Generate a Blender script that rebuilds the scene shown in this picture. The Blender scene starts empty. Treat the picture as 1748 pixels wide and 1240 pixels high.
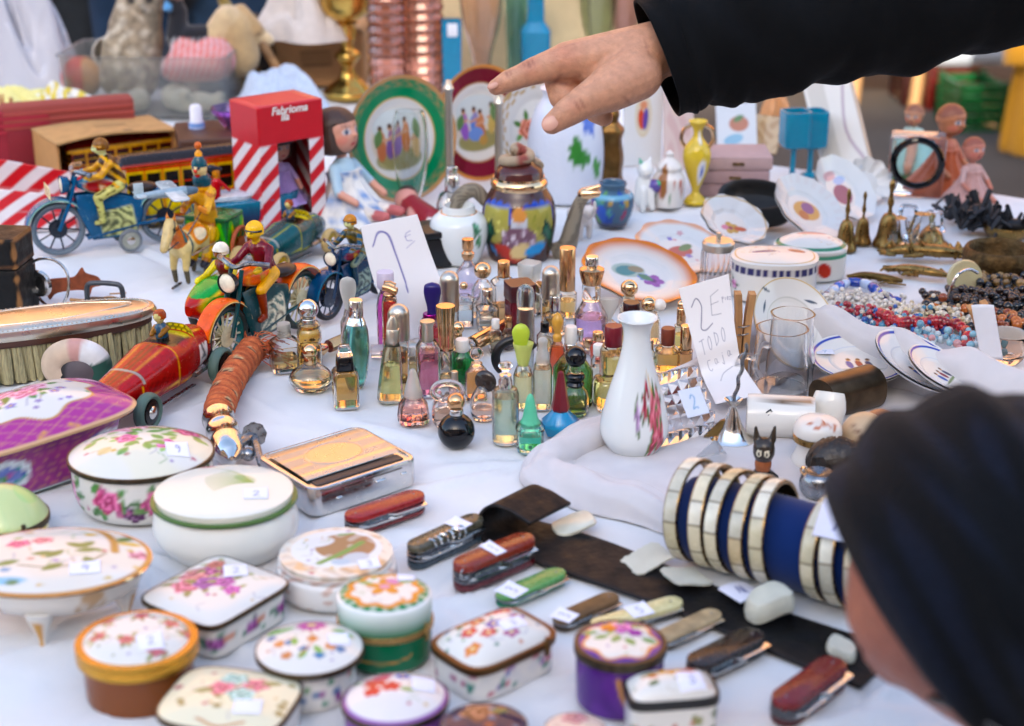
EXPO=2.24
import bpy,math,random
import numpy as np
from mathutils import Vector,Matrix,noise
R=math.radians
pi=math.pi
SC=bpy.context.scene
COL=SC.collection
rnd=random.Random(7)
F,PITCH,CH=2800.0,R(21.3),0.55
FW=Vector((0,math.cos(PITCH),-math.sin(PITCH)))
UP=Vector((0,math.sin(PITCH),math.cos(PITCH)))
EYE=Vector((0,0,CH))
def ray(px,py):
 return FW+Vector((1,0,0))*((px-874)/F)+UP*((620-py)/F)
def P(px,py,z=0.0):
 d=ray(px,py)
 return EYE+d*((z-CH)/d.z)
def D(px,py,depth):
 return EYE+ray(px,py)*depth
def U(px,py,z=0.0):
 return(z-CH)/ray(px,py).z/F
def HZ(y,py):
 t=(620-py)/F
 return CH+y*(-math.sin(PITCH)+math.cos(PITCH)*t)/(math.cos(PITCH)+math.sin(PITCH)*t)
def lin(c):
 return c/12.92 if c<=.04045 else((c+.055)/1.055)**2.4
def h(s):
 if not isinstance(s,str):
  return np.array(s[:3],float)
 s=s.lstrip('#')
 return np.array([lin(int(s[i:i+2],16)/255)for i in(0,2,4)])
_M={}
def mat(name,col=None,rough=.5,metal=0.,trans=0.,ior=1.45,coat=0.,bump=0.,bs=300.,var=0.,vs=60.,sss=0.,sheen=0.,spec=.5,rvar=0.,stretch=None,sat=0.):
 if name in _M:
  return _M[name]
 m=bpy.data.materials.new(name)
 m.use_nodes=True
 nt=m.node_tree
 b=nt.nodes['Principled BSDF']
 N,L=nt.nodes.new,nt.links.new
 if col is None:
  a=N('ShaderNodeVertexColor');a.layer_name='Col'
  src=a.outputs['Color']
 else:
  a=N('ShaderNodeRGB');a.outputs[0].default_value=(*h(col),1)
  src=a.outputs[0]
 tc=N('ShaderNodeTexCoord')
 vec=tc.outputs['Object']
 if stretch:
  mp=N('ShaderNodeMapping');mp.inputs['Scale'].default_value=stretch
  L(vec,mp.inputs[0]);vec=mp.outputs[0]
 if var:
  n=N('ShaderNodeTexNoise');n.inputs['Scale'].default_value=vs;n.inputs['Detail'].default_value=5
  L(vec,n.inputs['Vector'])
  r=N('ShaderNodeMapRange');r.inputs[1].default_value=.3;r.inputs[2].default_value=.7
  r.inputs[3].default_value=1-var;r.inputs[4].default_value=1+var*.6
  L(n.outputs[0],r.inputs[0])
  x=N('ShaderNodeVectorMath');x.operation='MULTIPLY'
  L(src,x.inputs[0]);L(r.outputs[0],x.inputs[1])
  src=x.outputs[0]
 if sat:
  hs=N('ShaderNodeHueSaturation');hs.inputs['Saturation'].default_value=1+sat;hs.inputs['Value'].default_value=1+sat*.35
  L(src,hs.inputs['Color']);src=hs.outputs[0]
 L(src,b.inputs['Base Color'])
 if rvar:
  n=N('ShaderNodeTexNoise');n.inputs['Scale'].default_value=vs*1.7;n.inputs['Detail'].default_value=4
  L(vec,n.inputs['Vector'])
  r=N('ShaderNodeMapRange');r.inputs[1].default_value=.3;r.inputs[2].default_value=.7
  r.inputs[3].default_value=max(0,rough-rvar);r.inputs[4].default_value=rough+rvar
  L(n.outputs[0],r.inputs[0]);L(r.outputs[0],b.inputs['Roughness'])
 else:
  b.inputs['Roughness'].default_value=rough
 b.inputs['Metallic'].default_value=metal
 b.inputs['Transmission Weight'].default_value=trans
 b.inputs['IOR'].default_value=ior
 b.inputs['Coat Weight'].default_value=coat
 b.inputs['Coat Roughness'].default_value=.05
 b.inputs['Specular IOR Level'].default_value=spec
 b.inputs['Sheen Weight'].default_value=sheen
 if sss:
  b.inputs['Subsurface Weight'].default_value=sss
  b.inputs['Subsurface Radius'].default_value=(.008,.004,.002)
 if bump:
  n=N('ShaderNodeTexNoise');n.inputs['Scale'].default_value=bs;n.inputs['Detail'].default_value=6
  L(vec,n.inputs['Vector'])
  k=N('ShaderNodeBump');k.inputs['Strength'].default_value=bump;k.inputs['Distance'].default_value=.002
  L(n.outputs[0],k.inputs['Height']);L(k.outputs[0],b.inputs['Normal'])
 _M[name]=m
 return m
PORC=mat('painted_porcelain',sat=.04,rough=.1,bump=.02,bs=90,rvar=.05)
TIN=mat('printed_tin',rough=.22,coat=.1,spec=.35,sat=.5,var=.22,vs=120,rvar=.08,bump=.05,bs=250)
PLAST=mat('coloured_plastic',sat=.15,rough=.35,var=.06,rvar=.1)
CARD=mat('card_and_paper',rough=.8,var=.06,vs=90,bump=.06,bs=400)
CLOTHC=mat('coloured_cloth',sat=.15,rough=.95,var=.12,vs=140,bump=.25,bs=900,sheen=.3)
SKIN=mat('skin',rough=.48,sss=.1,var=.16,vs=160,bump=.45,bs=520,rvar=.1)
DOLLM=mat('doll_vinyl',rough=.45,sss=.05,var=.04)
SILVER=mat('polished_silver','#d9d6d0',rough=.14,metal=1,var=.1,rvar=.1,vs=90,bump=.05,bs=200)
PEWTER=mat('satin_pewter','#c9bfae',rough=.34,metal=1,var=.06,rvar=.05)
STEEL=mat('worn_steel','#8f9194',rough=.3,metal=1,var=.35,vs=150,rvar=.15)
GOLD=mat('polished_gold','#e2bd90',rough=.12,metal=1,var=.08,rvar=.05)
ROSEG=mat('satin_rose_gold','#d8a878',rough=.22,metal=1,var=.08)
BRASS=mat('aged_brass','#8f7242',rough=.32,metal=1,var=.35,vs=110,rvar=.15,bump=.15,bs=300)
DKBRASS=mat('dark_bronze_trim','#5d5242',rough=.38,metal=1,var=.3,vs=200,rvar=.1,bump=.1)
BLACKG=mat('black_gloss','#08080a',rough=.06,rvar=.03)
BLACKM=mat('black_satin','#0c0c0e',rough=.35,var=.3)
WOOD=mat('pale_wood','#b08455',rough=.65,var=.35,vs=120,bump=.15,bs=200,stretch=(1,1,.12))
DKWOOD=mat('dark_wood','#4a2a1c',rough=.45,var=.4,vs=40,bump=.1,stretch=(.15,1,1))
FROST=mat('frosted_glass','#e4e4dc',rough=.45,trans=.75,ior=1.3)
LEATHER=mat('worn_black_leather',None,rough=.55,spec=.3,var=.4,vs=50,bump=.3,bs=250,rvar=.15)
def glass(tint='#ffffff',rough=0.,ior=1.45):
 return mat('glass_'+tint.strip('#')+('_r' if rough else ''),h(tint)**.5,rough=rough,trans=1,ior=ior)
def liquid(tint):
 c=h(tint)
 return mat('liquid_'+tint.strip('#'),(c/c.max())**.45*.97,rough=0,trans=1,ior=1.34)
def rr(w,d,r,n=6):
 """rounded rectangle outline, counter-clockwise"""
 r=max(1e-5,min(r,w/2-1e-6,d/2-1e-6))
 o=[]
 for cx,cy,a0 in((w/2-r,d/2-r,0),(-w/2+r,d/2-r,90),(-w/2+r,-d/2+r,180),(w/2-r,-d/2+r,270)):
  for i in range(n+1):
   a=R(a0+90*i/n)
   o.append((cx+r*math.cos(a),cy+r*math.sin(a)))
 return o
def sup(n,k=2.,ph=0.):
 """unit superellipse outline"""
 a=np.linspace(0,2*pi,n,endpoint=False)+ph
 c,s=np.cos(a),np.sin(a)
 if k!=2:
  q=(np.abs(c)**k+np.abs(s)**k)**(-1/k)
  c,s=c*q,s*q
 return np.stack([c,s],1)
def cr(pts,sub=6):
 """Catmull-Rom through points (any dimension)"""
 p=np.array(pts,float)
 if sub<=1 or len(p)<3:
  return p
 q=np.vstack([2*p[0]-p[1],p,2*p[-1]-p[-2]])
 o=[]
 for i in range(1,len(q)-2):
  for j in range(sub):
   t=j/sub
   a,b,c,d=q[i-1],q[i],q[i+1],q[i+2]
   o.append(.5*((2*b)+(c-a)*t+(2*a-5*b+4*c-d)*t*t+(3*b-a-3*c+d)*t**3))
 o.append(p[-1])
 return np.array(o)
def TR(loc=(0,0,0),rz=0,rx=0,ry=0,s=1):
 m=Matrix.Translation(loc)@Matrix.Rotation(R(rz),4,'Z')@Matrix.Rotation(R(ry),4,'Y')@Matrix.Rotation(R(rx),4,'X')
 if not isinstance(s,(int,float)):
  return m@Matrix.Diagonal((*s,1))
 return m@Matrix.Scale(s,4)if s!=1 else m
def along(p0,p1):
 """matrix carrying the z axis onto p0 -> p1"""
 p0,p1=Vector(p0),Vector(p1)
 q=(p1-p0).to_track_quat('Z','Y')
 return Matrix.Translation(p0)@q.to_matrix().to_4x4()
class MB:
 def __init__(s,col=(.8,.8,.8)):
  s.V,s.Fc,s.Cc,s.Mi,s.n,s.col=[],[],[],[],0,col
 def add(s,V,Fs,col=None,mi=0,T=None):
  V=np.asarray(V,float)
  col=s.col if col is None else col
  if callable(col):
   c=np.asarray(col(V))
  else:
   c=np.tile(h(col),(len(V),1))
  if T is not None:
   A=np.array(T)
   V=V@A[:3,:3].T+A[:3,3]
   if np.linalg.det(A[:3,:3])<0:
    Fs=[tuple(reversed(f))for f in Fs]
  s.V.append(V);s.Cc.append(c)
  s.Fc+=[tuple(i+s.n for i in f)for f in Fs]
  s.Mi+=[mi]*len(Fs)
  s.n+=len(V)
  return s
 def loft(s,rings,col=None,mi=0,T=None,close=False,caps=(True,True),loop=True):
  """rings: (m, n, 3)"""
  rings=np.asarray(rings,float)
  m,n=rings.shape[:2]
  Fs=[]
  for i in range(m if close else m-1):
   a,b=i*n,((i+1)%m)*n
   for j in range(n if loop else n-1):
    k=(j+1)%n
    Fs.append((a+j,a+k,b+k,b+j))
  if not close and loop:
   if caps[0]:Fs.append(tuple(range(n-1,-1,-1)))
   if caps[1]:Fs.append(tuple((m-1)*n+j for j in range(n)))
  return s.add(rings.reshape(-1,3),Fs,col,mi,T)
 def lathe(s,prof,n=32,col=None,mi=0,T=None,sx=1.,sy=1.,k=2.,sub=1,lobes=None,caps=(True,True),ph=0.):
  p=cr(prof,sub)
  o=sup(n,k,ph)
  if lobes is not None:
   o=o*lobes(np.linspace(0,2*pi,n,endpoint=False)+ph)[:,None]
  r=np.maximum(p[:,0],1e-6)
  rings=np.zeros((len(p),n,3))
  rings[:,:,0]=r[:,None]*o[None,:,0]*sx
  rings[:,:,1]=r[:,None]*o[None,:,1]*sy
  rings[:,:,2]=p[:,1][:,None]
  return s.loft(rings,col,mi,T,caps=caps)
 def prism(s,outline,levels,col=None,mi=0,T=None):
  """levels: (z, scale) of the outline, or (z, outline)"""
  rings=[]
  for z,q in levels:
   o=np.array(outline)*q if isinstance(q,(int,float))else np.array(q)
   rings.append(np.column_stack([o,np.full(len(o),z)]))
  return s.loft(rings,col,mi,T)
 def rbox(s,w,d,hh,r=None,b=None,col=None,mi=0,T=None,n=4,z0=0.):
  r=min(w,d)*.1 if r is None else r
  b=min(r,hh*.3)*.6 if b is None else b
  lv=[]
  for q,z in((b,0),(b*.3,b*.3),(0,b),(0,hh-b),(b*.3,hh-b*.3),(b,hh)):
   lv.append((z0+z,rr(w-2*q,d-2*q,max(r-q,1e-4),n)))
  return s.prism(None,lv,col,mi,T)
 def box(s,w,d,hh,col=None,mi=0,T=None,z0=0.):
  return s.rbox(w,d,hh,min(w,d,hh)*.06,min(w,d,hh)*.05,col,mi,T,1,z0)
 def ball(s,c,r,col=None,mi=0,n=20,T=None,rot=None):
  r=(r,r,r)if isinstance(r,(int,float))else r
  t=np.linspace(-pi/2,pi/2,n//2+1)
  M_=Matrix.Translation(c)@(rot or Matrix())@Matrix.Diagonal((*r,1))
  if T is not None:M_=T@M_
  return s.lathe(np.stack([np.cos(t),np.sin(t)],1),n,col,mi,M_)
 def tube(s,pts,r,n=10,col=None,mi=0,T=None,close=False,sub=1,flat=1.,caps=(True,True)):
  p=np.array([list(q)for q in pts],float)
  rad=np.full(len(p),r)if isinstance(r,(int,float))else np.array(r,float)
  if sub>1:
   if close:
    q=np.vstack([p[-2:],p,p[:3]]);rq=np.concatenate([rad[-2:],rad,rad[:3]])
    k=cr(np.column_stack([q,rq]),sub)[2*sub:(2+len(p))*sub]
   else:
    k=cr(np.column_stack([p,rad]),sub)
   p,rad=k[:,:3],k[:,3]
  m=len(p)
  tg=np.roll(p,-1,0)-np.roll(p,1,0)
  if not close:
   tg[0]=p[1]-p[0];tg[-1]=p[-1]-p[-2]
  tg/=np.linalg.norm(tg,axis=1)[:,None]+1e-12
  up=np.array([0,0,1.])if abs(tg[0][2])<.9 else np.array([1.,0,0])
  a=np.linspace(0,2*pi,n,endpoint=False)
  rings=[]
  x=np.cross(up,tg[0]);x/=np.linalg.norm(x)
  for i in range(m):
   x=x-tg[i]*x.dot(tg[i]);x/=np.linalg.norm(x)+1e-12
   y=np.cross(tg[i],x)
   rings.append(p[i]+rad[i]*(np.cos(a)[:,None]*x+flat*np.sin(a)[:,None]*y))
  return s.loft(rings,col,mi,T,close=close,caps=caps)
 def cap(s,p0,r0,p1,r1,col=None,mi=0,n=16,T=None):
  """round cone"""
  p0,p1=Vector(p0),Vector(p1)
  L=(p1-p0).length
  if L<1e-6:
   return s.ball(p0,max(r0,r1),col,mi,n,T)
  t=np.linspace(0,pi/2,6)
  pr=[(r0*math.sin(x),-r0*math.cos(x))for x in t]+[(r1*math.cos(x),L+r1*math.sin(x))for x in t]
  M_=along(p0,p1)
  return s.lathe(pr,n,col,mi,(T@M_)if T is not None else M_)
 def sheet(s,fn,nu,nv,col=None,mi=0,T=None,thick=0.):
  u,v=np.meshgrid(np.linspace(0,1,nu),np.linspace(0,1,nv),indexing='ij')
  V=np.asarray(fn(u.ravel(),v.ravel()),float)
  if V.shape[0]==3 and V.shape[1]!=3:V=V.T
  Fs=[(i*nv+j,(i+1)*nv+j,(i+1)*nv+j+1,i*nv+j+1)for i in range(nu-1)for j in range(nv-1)]
  if callable(col):
   uu,vv=u.ravel(),v.ravel();c0=col
   col=lambda _:c0(uu,vv)
  return s.add(V,Fs,col,mi,T)
def dens(ol,n):
 p=np.array(ol);q=np.vstack([p,p[:1]]);d=np.concatenate([[0],np.cumsum(np.linalg.norm(np.diff(q,axis=0),axis=1))])
 s=np.linspace(0,d[-1],n,endpoint=False)
 return np.column_stack([np.interp(s,d,q[:,0]),np.interp(s,d,q[:,1])])
def raw(name,m,mats,ang=40):
 me=bpy.data.meshes.new(name)
 V=np.vstack(m.V);Cc=np.vstack(m.Cc)
 me.from_pydata(V.tolist(),[],m.Fc)
 if not isinstance(mats,(list,tuple)):mats=[mats]
 for x in mats:me.materials.append(x)
 if len(mats)>1:
  me.polygons.foreach_set('material_index',m.Mi)
 at=me.color_attributes.new('Col','FLOAT_COLOR','POINT')
 at.data.foreach_set('color',np.column_stack([Cc,np.ones(len(Cc))]).astype(np.float32).ravel())
 me.polygons.foreach_set('use_smooth',[True]*len(me.polygons))
 me.set_sharp_from_angle(angle=R(ang))
 me.update()
 return me
def ob(name,m,mats,par=None,loc=None,rz=0,ang=40,solid=0.):
 o=bpy.data.objects.new(name,raw(name,m,mats,ang))
 COL.objects.link(o)
 if par is not None:o.parent=par
 if loc is not None:o.location=loc
 if rz:o.rotation_euler.z=R(rz)
 if solid:
  md=o.modifiers.new('thickness','SOLIDIFY');md.thickness=solid;md.offset=0
 return o
def tag(o,label=None,cat=None,group=None,kind=None):
 if label:o['label']=label
 if cat:o['category']=cat
 if group:o['group']=group
 if kind:o['kind']=kind
 return o
def thing(name,label,cat,loc=(0,0,0),rz=0,group=None,rx=0,ry=0):
 o=bpy.data.objects.new(name,None)
 o.empty_display_size=.02
 COL.objects.link(o)
 o.location=loc
 o.rotation_euler=(R(rx),R(ry),R(rz))
 return tag(o,label,cat,group)
def copytree(o,par=None):
 c=o.copy();COL.objects.link(c)
 if par is not None:c.parent=par
 for ch in list(o.children):copytree(ch,c)
 return c
def fuse(name,caps,voxel,mats,par=None,smooth=4,loc=None,rz=0,paint=None,extra=None,blend=0.):
 """one continuous body grown over a skeleton of round cones: (p0, r0, p1, r1, colour)"""
 m=MB()
 for c in caps:m.cap(c[0],c[1],c[2],c[3])
 if extra:extra(m)
 me=raw('tmp',m,[PLAST])
 t=bpy.data.objects.new('tmp',me);COL.objects.link(t)
 md=t.modifiers.new('r','REMESH');md.mode='VOXEL';md.voxel_size=voxel
 if smooth:
  ms=t.modifiers.new('s','SMOOTH');ms.factor=.5;ms.iterations=smooth
 dg=bpy.context.evaluated_depsgraph_get()
 ev=t.evaluated_get(dg)
 e=ev.to_mesh()
 n=len(e.vertices)
 V=np.zeros(n*3);e.vertices.foreach_get('co',V);V=V.reshape(-1,3)
 Fs=[tuple(p.vertices)for p in e.polygons]
 ev.to_mesh_clear()
 bpy.data.objects.remove(t);bpy.data.meshes.remove(me)
 best=np.full(n,1e9);C_=np.zeros((n,3))
 for c in caps:
  a,b=np.array(list(c[0]),float),np.array(list(c[2]),float)
  d=b-a;q=max(d.dot(d),1e-12)
  tt=np.clip(((V-a)@d)/q,0,1)
  dist=np.linalg.norm(V-a-tt[:,None]*d,axis=1)-(c[1]+(c[3]-c[1])*tt)
  k=dist<best
  best[k]=dist[k];C_[k]=h(c[4])
 if paint is not None:C_=paint(V,C_)
 o=MB();o.add(V,Fs,lambda _:C_)
 return ob(name,o,mats,par,loc,rz,ang=80)
class Pa:
 def __init__(s,u,v,base,soft=.02):
  s.u,s.v,s.s=np.asarray(u,float),np.asarray(v,float),soft
  s.c=np.tile(h(base),(len(s.u),1))
 def put(s,m,col):
  m=np.clip(m,0,1)[:,None]
  s.c=s.c*(1-m)+h(col)*m
  return s
 def sd(s,d,col,a=1.):
  return s.put(np.clip(.5-d/s.s,0,1)*a,col)
 def disc(s,x,y,r,col,a=1.):
  return s.sd(np.hypot(s.u-x,s.v-y)-r,col,a)
 def rot(s,x,y,ang):
  c,n=math.cos(R(ang)),math.sin(R(ang))
  du,dv=s.u-x,s.v-y
  return du*c+dv*n,-du*n+dv*c
 def ell(s,x,y,a,b,ang,col,al=1.):
  p,q=s.rot(x,y,ang)
  return s.sd((np.hypot(p/a,q/b)-1)*min(a,b),col,al)
 def rect(s,x,y,a,b,ang,col,al=1.):
  p,q=s.rot(x,y,ang)
  return s.sd(np.maximum(np.abs(p)-a,np.abs(q)-b),col,al)
 def ring(s,x,y,r,w,col,a=1.):
  return s.sd(np.abs(np.hypot(s.u-x,s.v-y)-r)-w,col,a)
 def leaf(s,x,y,l,w,ang,col):
  p,q=s.rot(x,y,ang)
  t=np.clip(p/l,0,1)
  d=np.abs(q)-w*np.sin(pi*t)**.8
  d=np.where((p<0)|(p>l),np.hypot(np.maximum(-p,p-l),q),d)
  s.sd(d,col)
  return s.sd(np.where((p<0)|(p>l),9,np.abs(q)-w*.08),h(col)*.6,.6)
 def line(s,pts,w,col,a=1.,sub=1):
  pts=cr(pts,sub)
  d=np.full(len(s.u),1e9)
  for(x0,y0),(x1,y1)in zip(pts[:-1],pts[1:]):
   dx,dy=x1-x0,y1-y0
   t=np.clip(((s.u-x0)*dx+(s.v-y0)*dy)/(dx*dx+dy*dy+1e-12),0,1)
   d=np.minimum(d,np.hypot(s.u-x0-t*dx,s.v-y0-t*dy))
  return s.sd(d-w,col,a)
 def petals(s,x,y,r,n,col,ctr=None,ph=0.,depth=.3):
  du,dv=s.u-x,s.v-y
  rr_=np.hypot(du,dv);th=np.arctan2(dv,du)
  rad=r*(1-depth+depth*np.abs(np.cos(n*(th-ph)/2)))
  s.sd(rr_-rad,col)
  s.put(np.clip(.5-(rr_-rad)/s.s,0,1)*(.35*np.abs(np.sin(n*(th-ph)/2+1.2))**4),h(col)*.5)
  if ctr is not None:s.disc(x,y,r*.28,ctr)
  return s
 def rose(s,x,y,r,col,seed=0):
  c=h(col);du,dv=s.u-x,s.v-y
  rr_=np.hypot(du,dv);th=np.arctan2(dv,du)
  rad=r*(.88+.12*np.cos(5*th+seed))
  inside=np.clip(.5-(rr_-rad)/s.s,0,1)
  s.put(inside,c)
  sw=np.sin(rr_/r*11+1.5*th+2.2*np.sin(2.5*th+seed))
  s.put(inside*np.clip(sw,0,1)*.75,np.minimum(c*1.9+.12,.85))
  s.put(inside*np.clip(-sw,0,1)*.6,c*.45)
  return s.disc(x,y,r*.2,c*.5,.8)
 def spray(s,x,y,r,col,seed=0,green='#4f7a3a',n=5):
  q=random.Random(seed)
  for i in range(n):
   a=360*i/n+q.uniform(-25,25)
   s.leaf(x+r*.6*math.cos(R(a)),y+r*.6*math.sin(R(a)),r*q.uniform(.8,1.3),r*.26,a+q.uniform(-20,20),h(green)*q.uniform(.7,1.3))
  return s.rose(x,y,r,col,seed)
 def specks(s,n,r,cols,seed=0,rad=.9,u0=-1,u1=1,v0=-1,v1=1):
  q=random.Random(seed)
  for i in range(n):
   x,y=q.uniform(u0,u1),q.uniform(v0,v1)
   if rad and math.hypot(x,y)>rad:continue
   s.petals(x,y,r*q.uniform(.6,1.2),q.choice((4,5,6)),q.choice(cols),ph=q.random())
  return s
 def mottle(s,col,amt,sc=8.,seed=0.,lo=.5,hi=.75):
  w=np.sin(s.u*sc+2.3*np.sin(s.v*sc*.7+seed))*np.sin(s.v*sc*1.1+1.9*np.sin(s.u*sc*.8-seed))*.5+.5
  return s.put(np.clip((w-lo)/(hi-lo),0,1)*amt,col)
DIG={'7':[[(-.5,.7),(.5,.75),(.05,0),(-.15,-.8)]],'2':[[(-.45,.5),(-.1,.85),(.4,.55),(.1,-.1),(-.5,-.75),(.1,-.65),(.55,-.75)]],'3':[[(-.4,.7),(.2,.85),(.4,.45),(-.1,.1),(.45,-.3),(.1,-.8),(-.45,-.6)]],'4':[[(-.1,.85),(-.45,-.05),(.45,-.05)],[(.25,.5),(.15,-.85)]],'5':[[(.4,.8),(-.3,.75),(-.4,.1),(.2,.2),(.4,-.4),(-.1,-.85),(-.5,-.6)]],'6':[[(.3,.85),(-.3,.2),(-.3,-.6),(.2,-.75),(.35,-.2),(-.25,-.1)]],'9':[[(.35,.4),(-.1,.8),(-.4,.4),(0,.1),(.35,.4),(.3,-.3),(.05,-.85)]],'E':[[(.5,.8),(-.35,.75),(-.4,-.8),(.45,-.75)],[(-.38,.05),(.3,.08)]],'V':[[(-.6,-.3),(-.1,.7),(-.05,-.5),(.5,.7),(.3,-.6)]]}
INK='#3a4480'
def digit(p,ch,x,y,s,w,col=INK,sl=0.):
 for st in DIG[ch]:
  p.line([(x+(a+sl*b)*s*.7,y+b*s)for a,b in st],w,col,.8,4)
 return p
STK=mat('sticker_paper',rough=.7,var=.03)
def text(par,body,size,loc,rot,m_,shear=0.,fat=0.):
 fc=bpy.data.curves.new('lettering','FONT');fc.body=body;fc.size=size;fc.extrude=.0002;fc.shear=shear;fc.offset=fat
 fo=bpy.data.objects.new('t',fc);COL.objects.link(fo)
 me=bpy.data.meshes.new_from_object(fo.evaluated_get(bpy.context.evaluated_depsgraph_get()));bpy.data.objects.remove(fo);me.materials.clear();me.materials.append(m_)
 o=bpy.data.objects.new('lettering',me);COL.objects.link(o);o.parent=par;o.location=loc;o.rotation_euler=rot
 return o
def sticker(par,fn,x,y,w,d,rot,ch,name='price_sticker',lift=.0006):
 """a small gummed paper following the surface z = fn(x, y)"""
 c,s=math.cos(R(rot)),math.sin(R(rot))
 def f(u,v):
  a,b=(u-.5)*w,(v-.5)*d
  X,Y=x+a*c-b*s,y+a*s+b*c
  return np.stack([X,Y,fn(X,Y)+lift+.0012*(u**6)*(v**2)])
 def col(u,v):
  p=Pa((u-.5)*2,(v-.5)*2,'#dfe0ee',.06)
  if ch:digit(p,ch,.05,0,.62,.055)
  return p.c
 m=MB();m.sheet(f,26,26,col)
 return ob(name,m,STK,par,solid=.0003)
cam=bpy.data.cameras.new('camera');co=bpy.data.objects.new('camera',cam);COL.objects.link(co)
co.location=EYE;co.rotation_euler=(pi/2-PITCH,0,0)
cam.sensor_fit='HORIZONTAL';cam.sensor_width=36;cam.lens=36*F/1748
cam.clip_start=.02;cam.clip_end=500
cam.dof.use_dof=True;cam.dof.focus_distance=1.44;cam.dof.aperture_fstop=5.6
SC.camera=co
SC.render.engine='CYCLES'
SC.cycles.use_denoising=True
SC.cycles.max_bounces=14;SC.cycles.transmission_bounces=14;SC.cycles.transparent_max_bounces=12;SC.cycles.diffuse_bounces=4
SC.cycles.sample_clamp_indirect=6
SC.view_settings.view_transform='Standard';SC.view_settings.look='None';SC.view_settings.gamma=1
SC.view_settings.exposure=EXPO
wd=bpy.data.worlds.new('World');SC.world=wd;wd.use_nodes=True
nt=wd.node_tree
sky=nt.nodes.new('ShaderNodeTexSky');sky.sky_type='NISHITA';sky.sun_disc=False
SUN_EL,SUN_AZ=28,188
sky.sun_elevation=R(SUN_EL);sky.sun_rotation=R(SUN_AZ);sky.air_density=1.0;sky.dust_density=2.5;sky.ozone_density=1.0
nt.links.new(sky.outputs[0],nt.nodes['Background'].inputs[0]);nt.nodes['Background'].inputs[1].default_value=.15
sl=bpy.data.lights.new('sun','SUN');sl.energy=2.2;sl.angle=R(.5);sl.color=(1,.93,.82)
so=bpy.data.objects.new('sun',sl);COL.objects.link(so)
sd=Vector((math.sin(R(SUN_AZ))*math.cos(R(SUN_EL)),math.cos(R(SUN_AZ))*math.cos(R(SUN_EL)),math.sin(R(SUN_EL))))
so.rotation_euler=sd.to_track_quat('Z','Y').to_euler()
GZ=-.75
m=MB();m.sheet(lambda u,v:np.stack([(u-.5)*120,(v-.5)*120,u*0+GZ]),30,30)
tag(ob('ground',m,mat('street_paving','#35322f',rough=.85,var=.25,vs=3,bump=.3,bs=60)),kind='structure')
def building(label,y,z1,col,face):
 t=thing('street_building',label,'building',(0,y,GZ))
 hh=z1-GZ
 m=MB();m.box(60,1,hh,z0=0,T=TR((0,-.5*face,0)))
 ob('wall',m,mat('plaster_'+col.strip('#'),col,rough=.9,var=.12,vs=.4),t)
 m=MB();m.box(61,1.6,.35,z0=hh,T=TR((0,-.5*face,0)))
 ob('cornice',m,mat('cornice_stone','#b8a58a',rough=.9),t)
 w=None
 for i in range(12):
  for k in range(3):
   x,z=-22+4*i,3+3.6*k
   if w is None:
    m=MB();m.box(1.5,.16,2.3,T=TR((0,face*.02,0)))
    w=ob('window',m,mat('shutter_wood','#94714a',rough=.6),t,(x,0,z))
   else:
    c=w.copy();COL.objects.link(c);c.location=(x,0,z);c.parent=t
 return t
building('tall ochre plaster building across the street, lit by the sun',14,12.5,'#b0805a',-1)
building('pale stone building behind the stall front, in its own shade',-12,8.3,'#bdbab6',1)  # added out of view: blocks the sun, pale wall lifts the front light
B0,B1=P(0,110),P(1748,335)
E=(B1-B0);E.z=0;EL=E.length;E.normalize()
Nn=Vector((E.y,-E.x,0))
if Nn.y>0:Nn=-Nn
S0,S1,TD=-.55,EL+.32,1.64
def tw(s,t,z=0.):return B0+E*s+Nn*t+Vector((0,0,z))
tb=thing('market_table','long trestle table of the stall under the white cloth','table',tw((S0+S1)/2,TD/2,GZ),math.degrees(math.atan2(E.y,E.x)))
m=MB();m.box(S1-S0-.02,TD-.02,.03,z0=.705)
ob('tabletop',m,WOOD,tb)
for sx in(-1,1):
 for sy in(-1,1):
  m=MB();m.box(.05,.05,.704,T=TR((sx*(S1-S0-.2)/2,sy*(TD-.2)/2,0)))
  ob('leg',m,WOOD,tb)
q_=random.Random(21);CREASE=[]
for _ in range(150):
 c_=P(q_.uniform(-60,1800),q_.uniform(330,1260));a_=q_.choice((.35,.5,2.5,1.1))+q_.uniform(-.35,.35);l_=q_.uniform(.03,.13)
 CREASE.append((c_.x-l_*math.cos(a_),c_.y-l_*math.sin(a_),c_.x+l_*math.cos(a_),c_.y+l_*math.sin(a_),q_.uniform(.0012,.0038),q_.uniform(.003,.008)))
def wr(x,y):
 a=np.sin(x*31+3*np.sin(y*9))*np.sin(y*23+2.1*np.sin(x*13+1))*.5
 b=np.sin(x*75-y*44+3*np.sin(x*21+y*17))*.28
 c=np.sin(y*120+x*35+4*np.sin(x*26-y*8))*.2*(np.sin(x*7+y*5)>-.2)
 d=-np.abs(np.sin(x*11+y*17+1.2*np.sin(y*14-x*3)))**.35*1.1
 e=-np.abs(np.sin(x*19-y*13+1.7*np.sin(x*9+2)))**.4*.8
 z=(a*.6+b*.6+c*.7+d+e*.6-.6)*.0012
 for(x0,y0,x1,y1,hh,w)in CREASE:
  dx,dy=x1-x0,y1-y0;l2=dx*dx+dy*dy
  t=np.clip(((x-x0)*dx+(y-y0)*dy)/l2,0,1)
  q=(x-x0-t*dx)*-dy/l2**.5+(y-y0-t*dy)*dx/l2**.5+.004*np.sin(t*7+x0*40)
  k=np.hypot(x-x0-t*dx,y-y0-t*dy)<.05
  z=z+np.where(k,hh*np.sin(pi*t)*(np.exp(-(q/w)**2)-.6*np.exp(-((q-1.6*w)/w)**2)),0)
 return z
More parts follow.
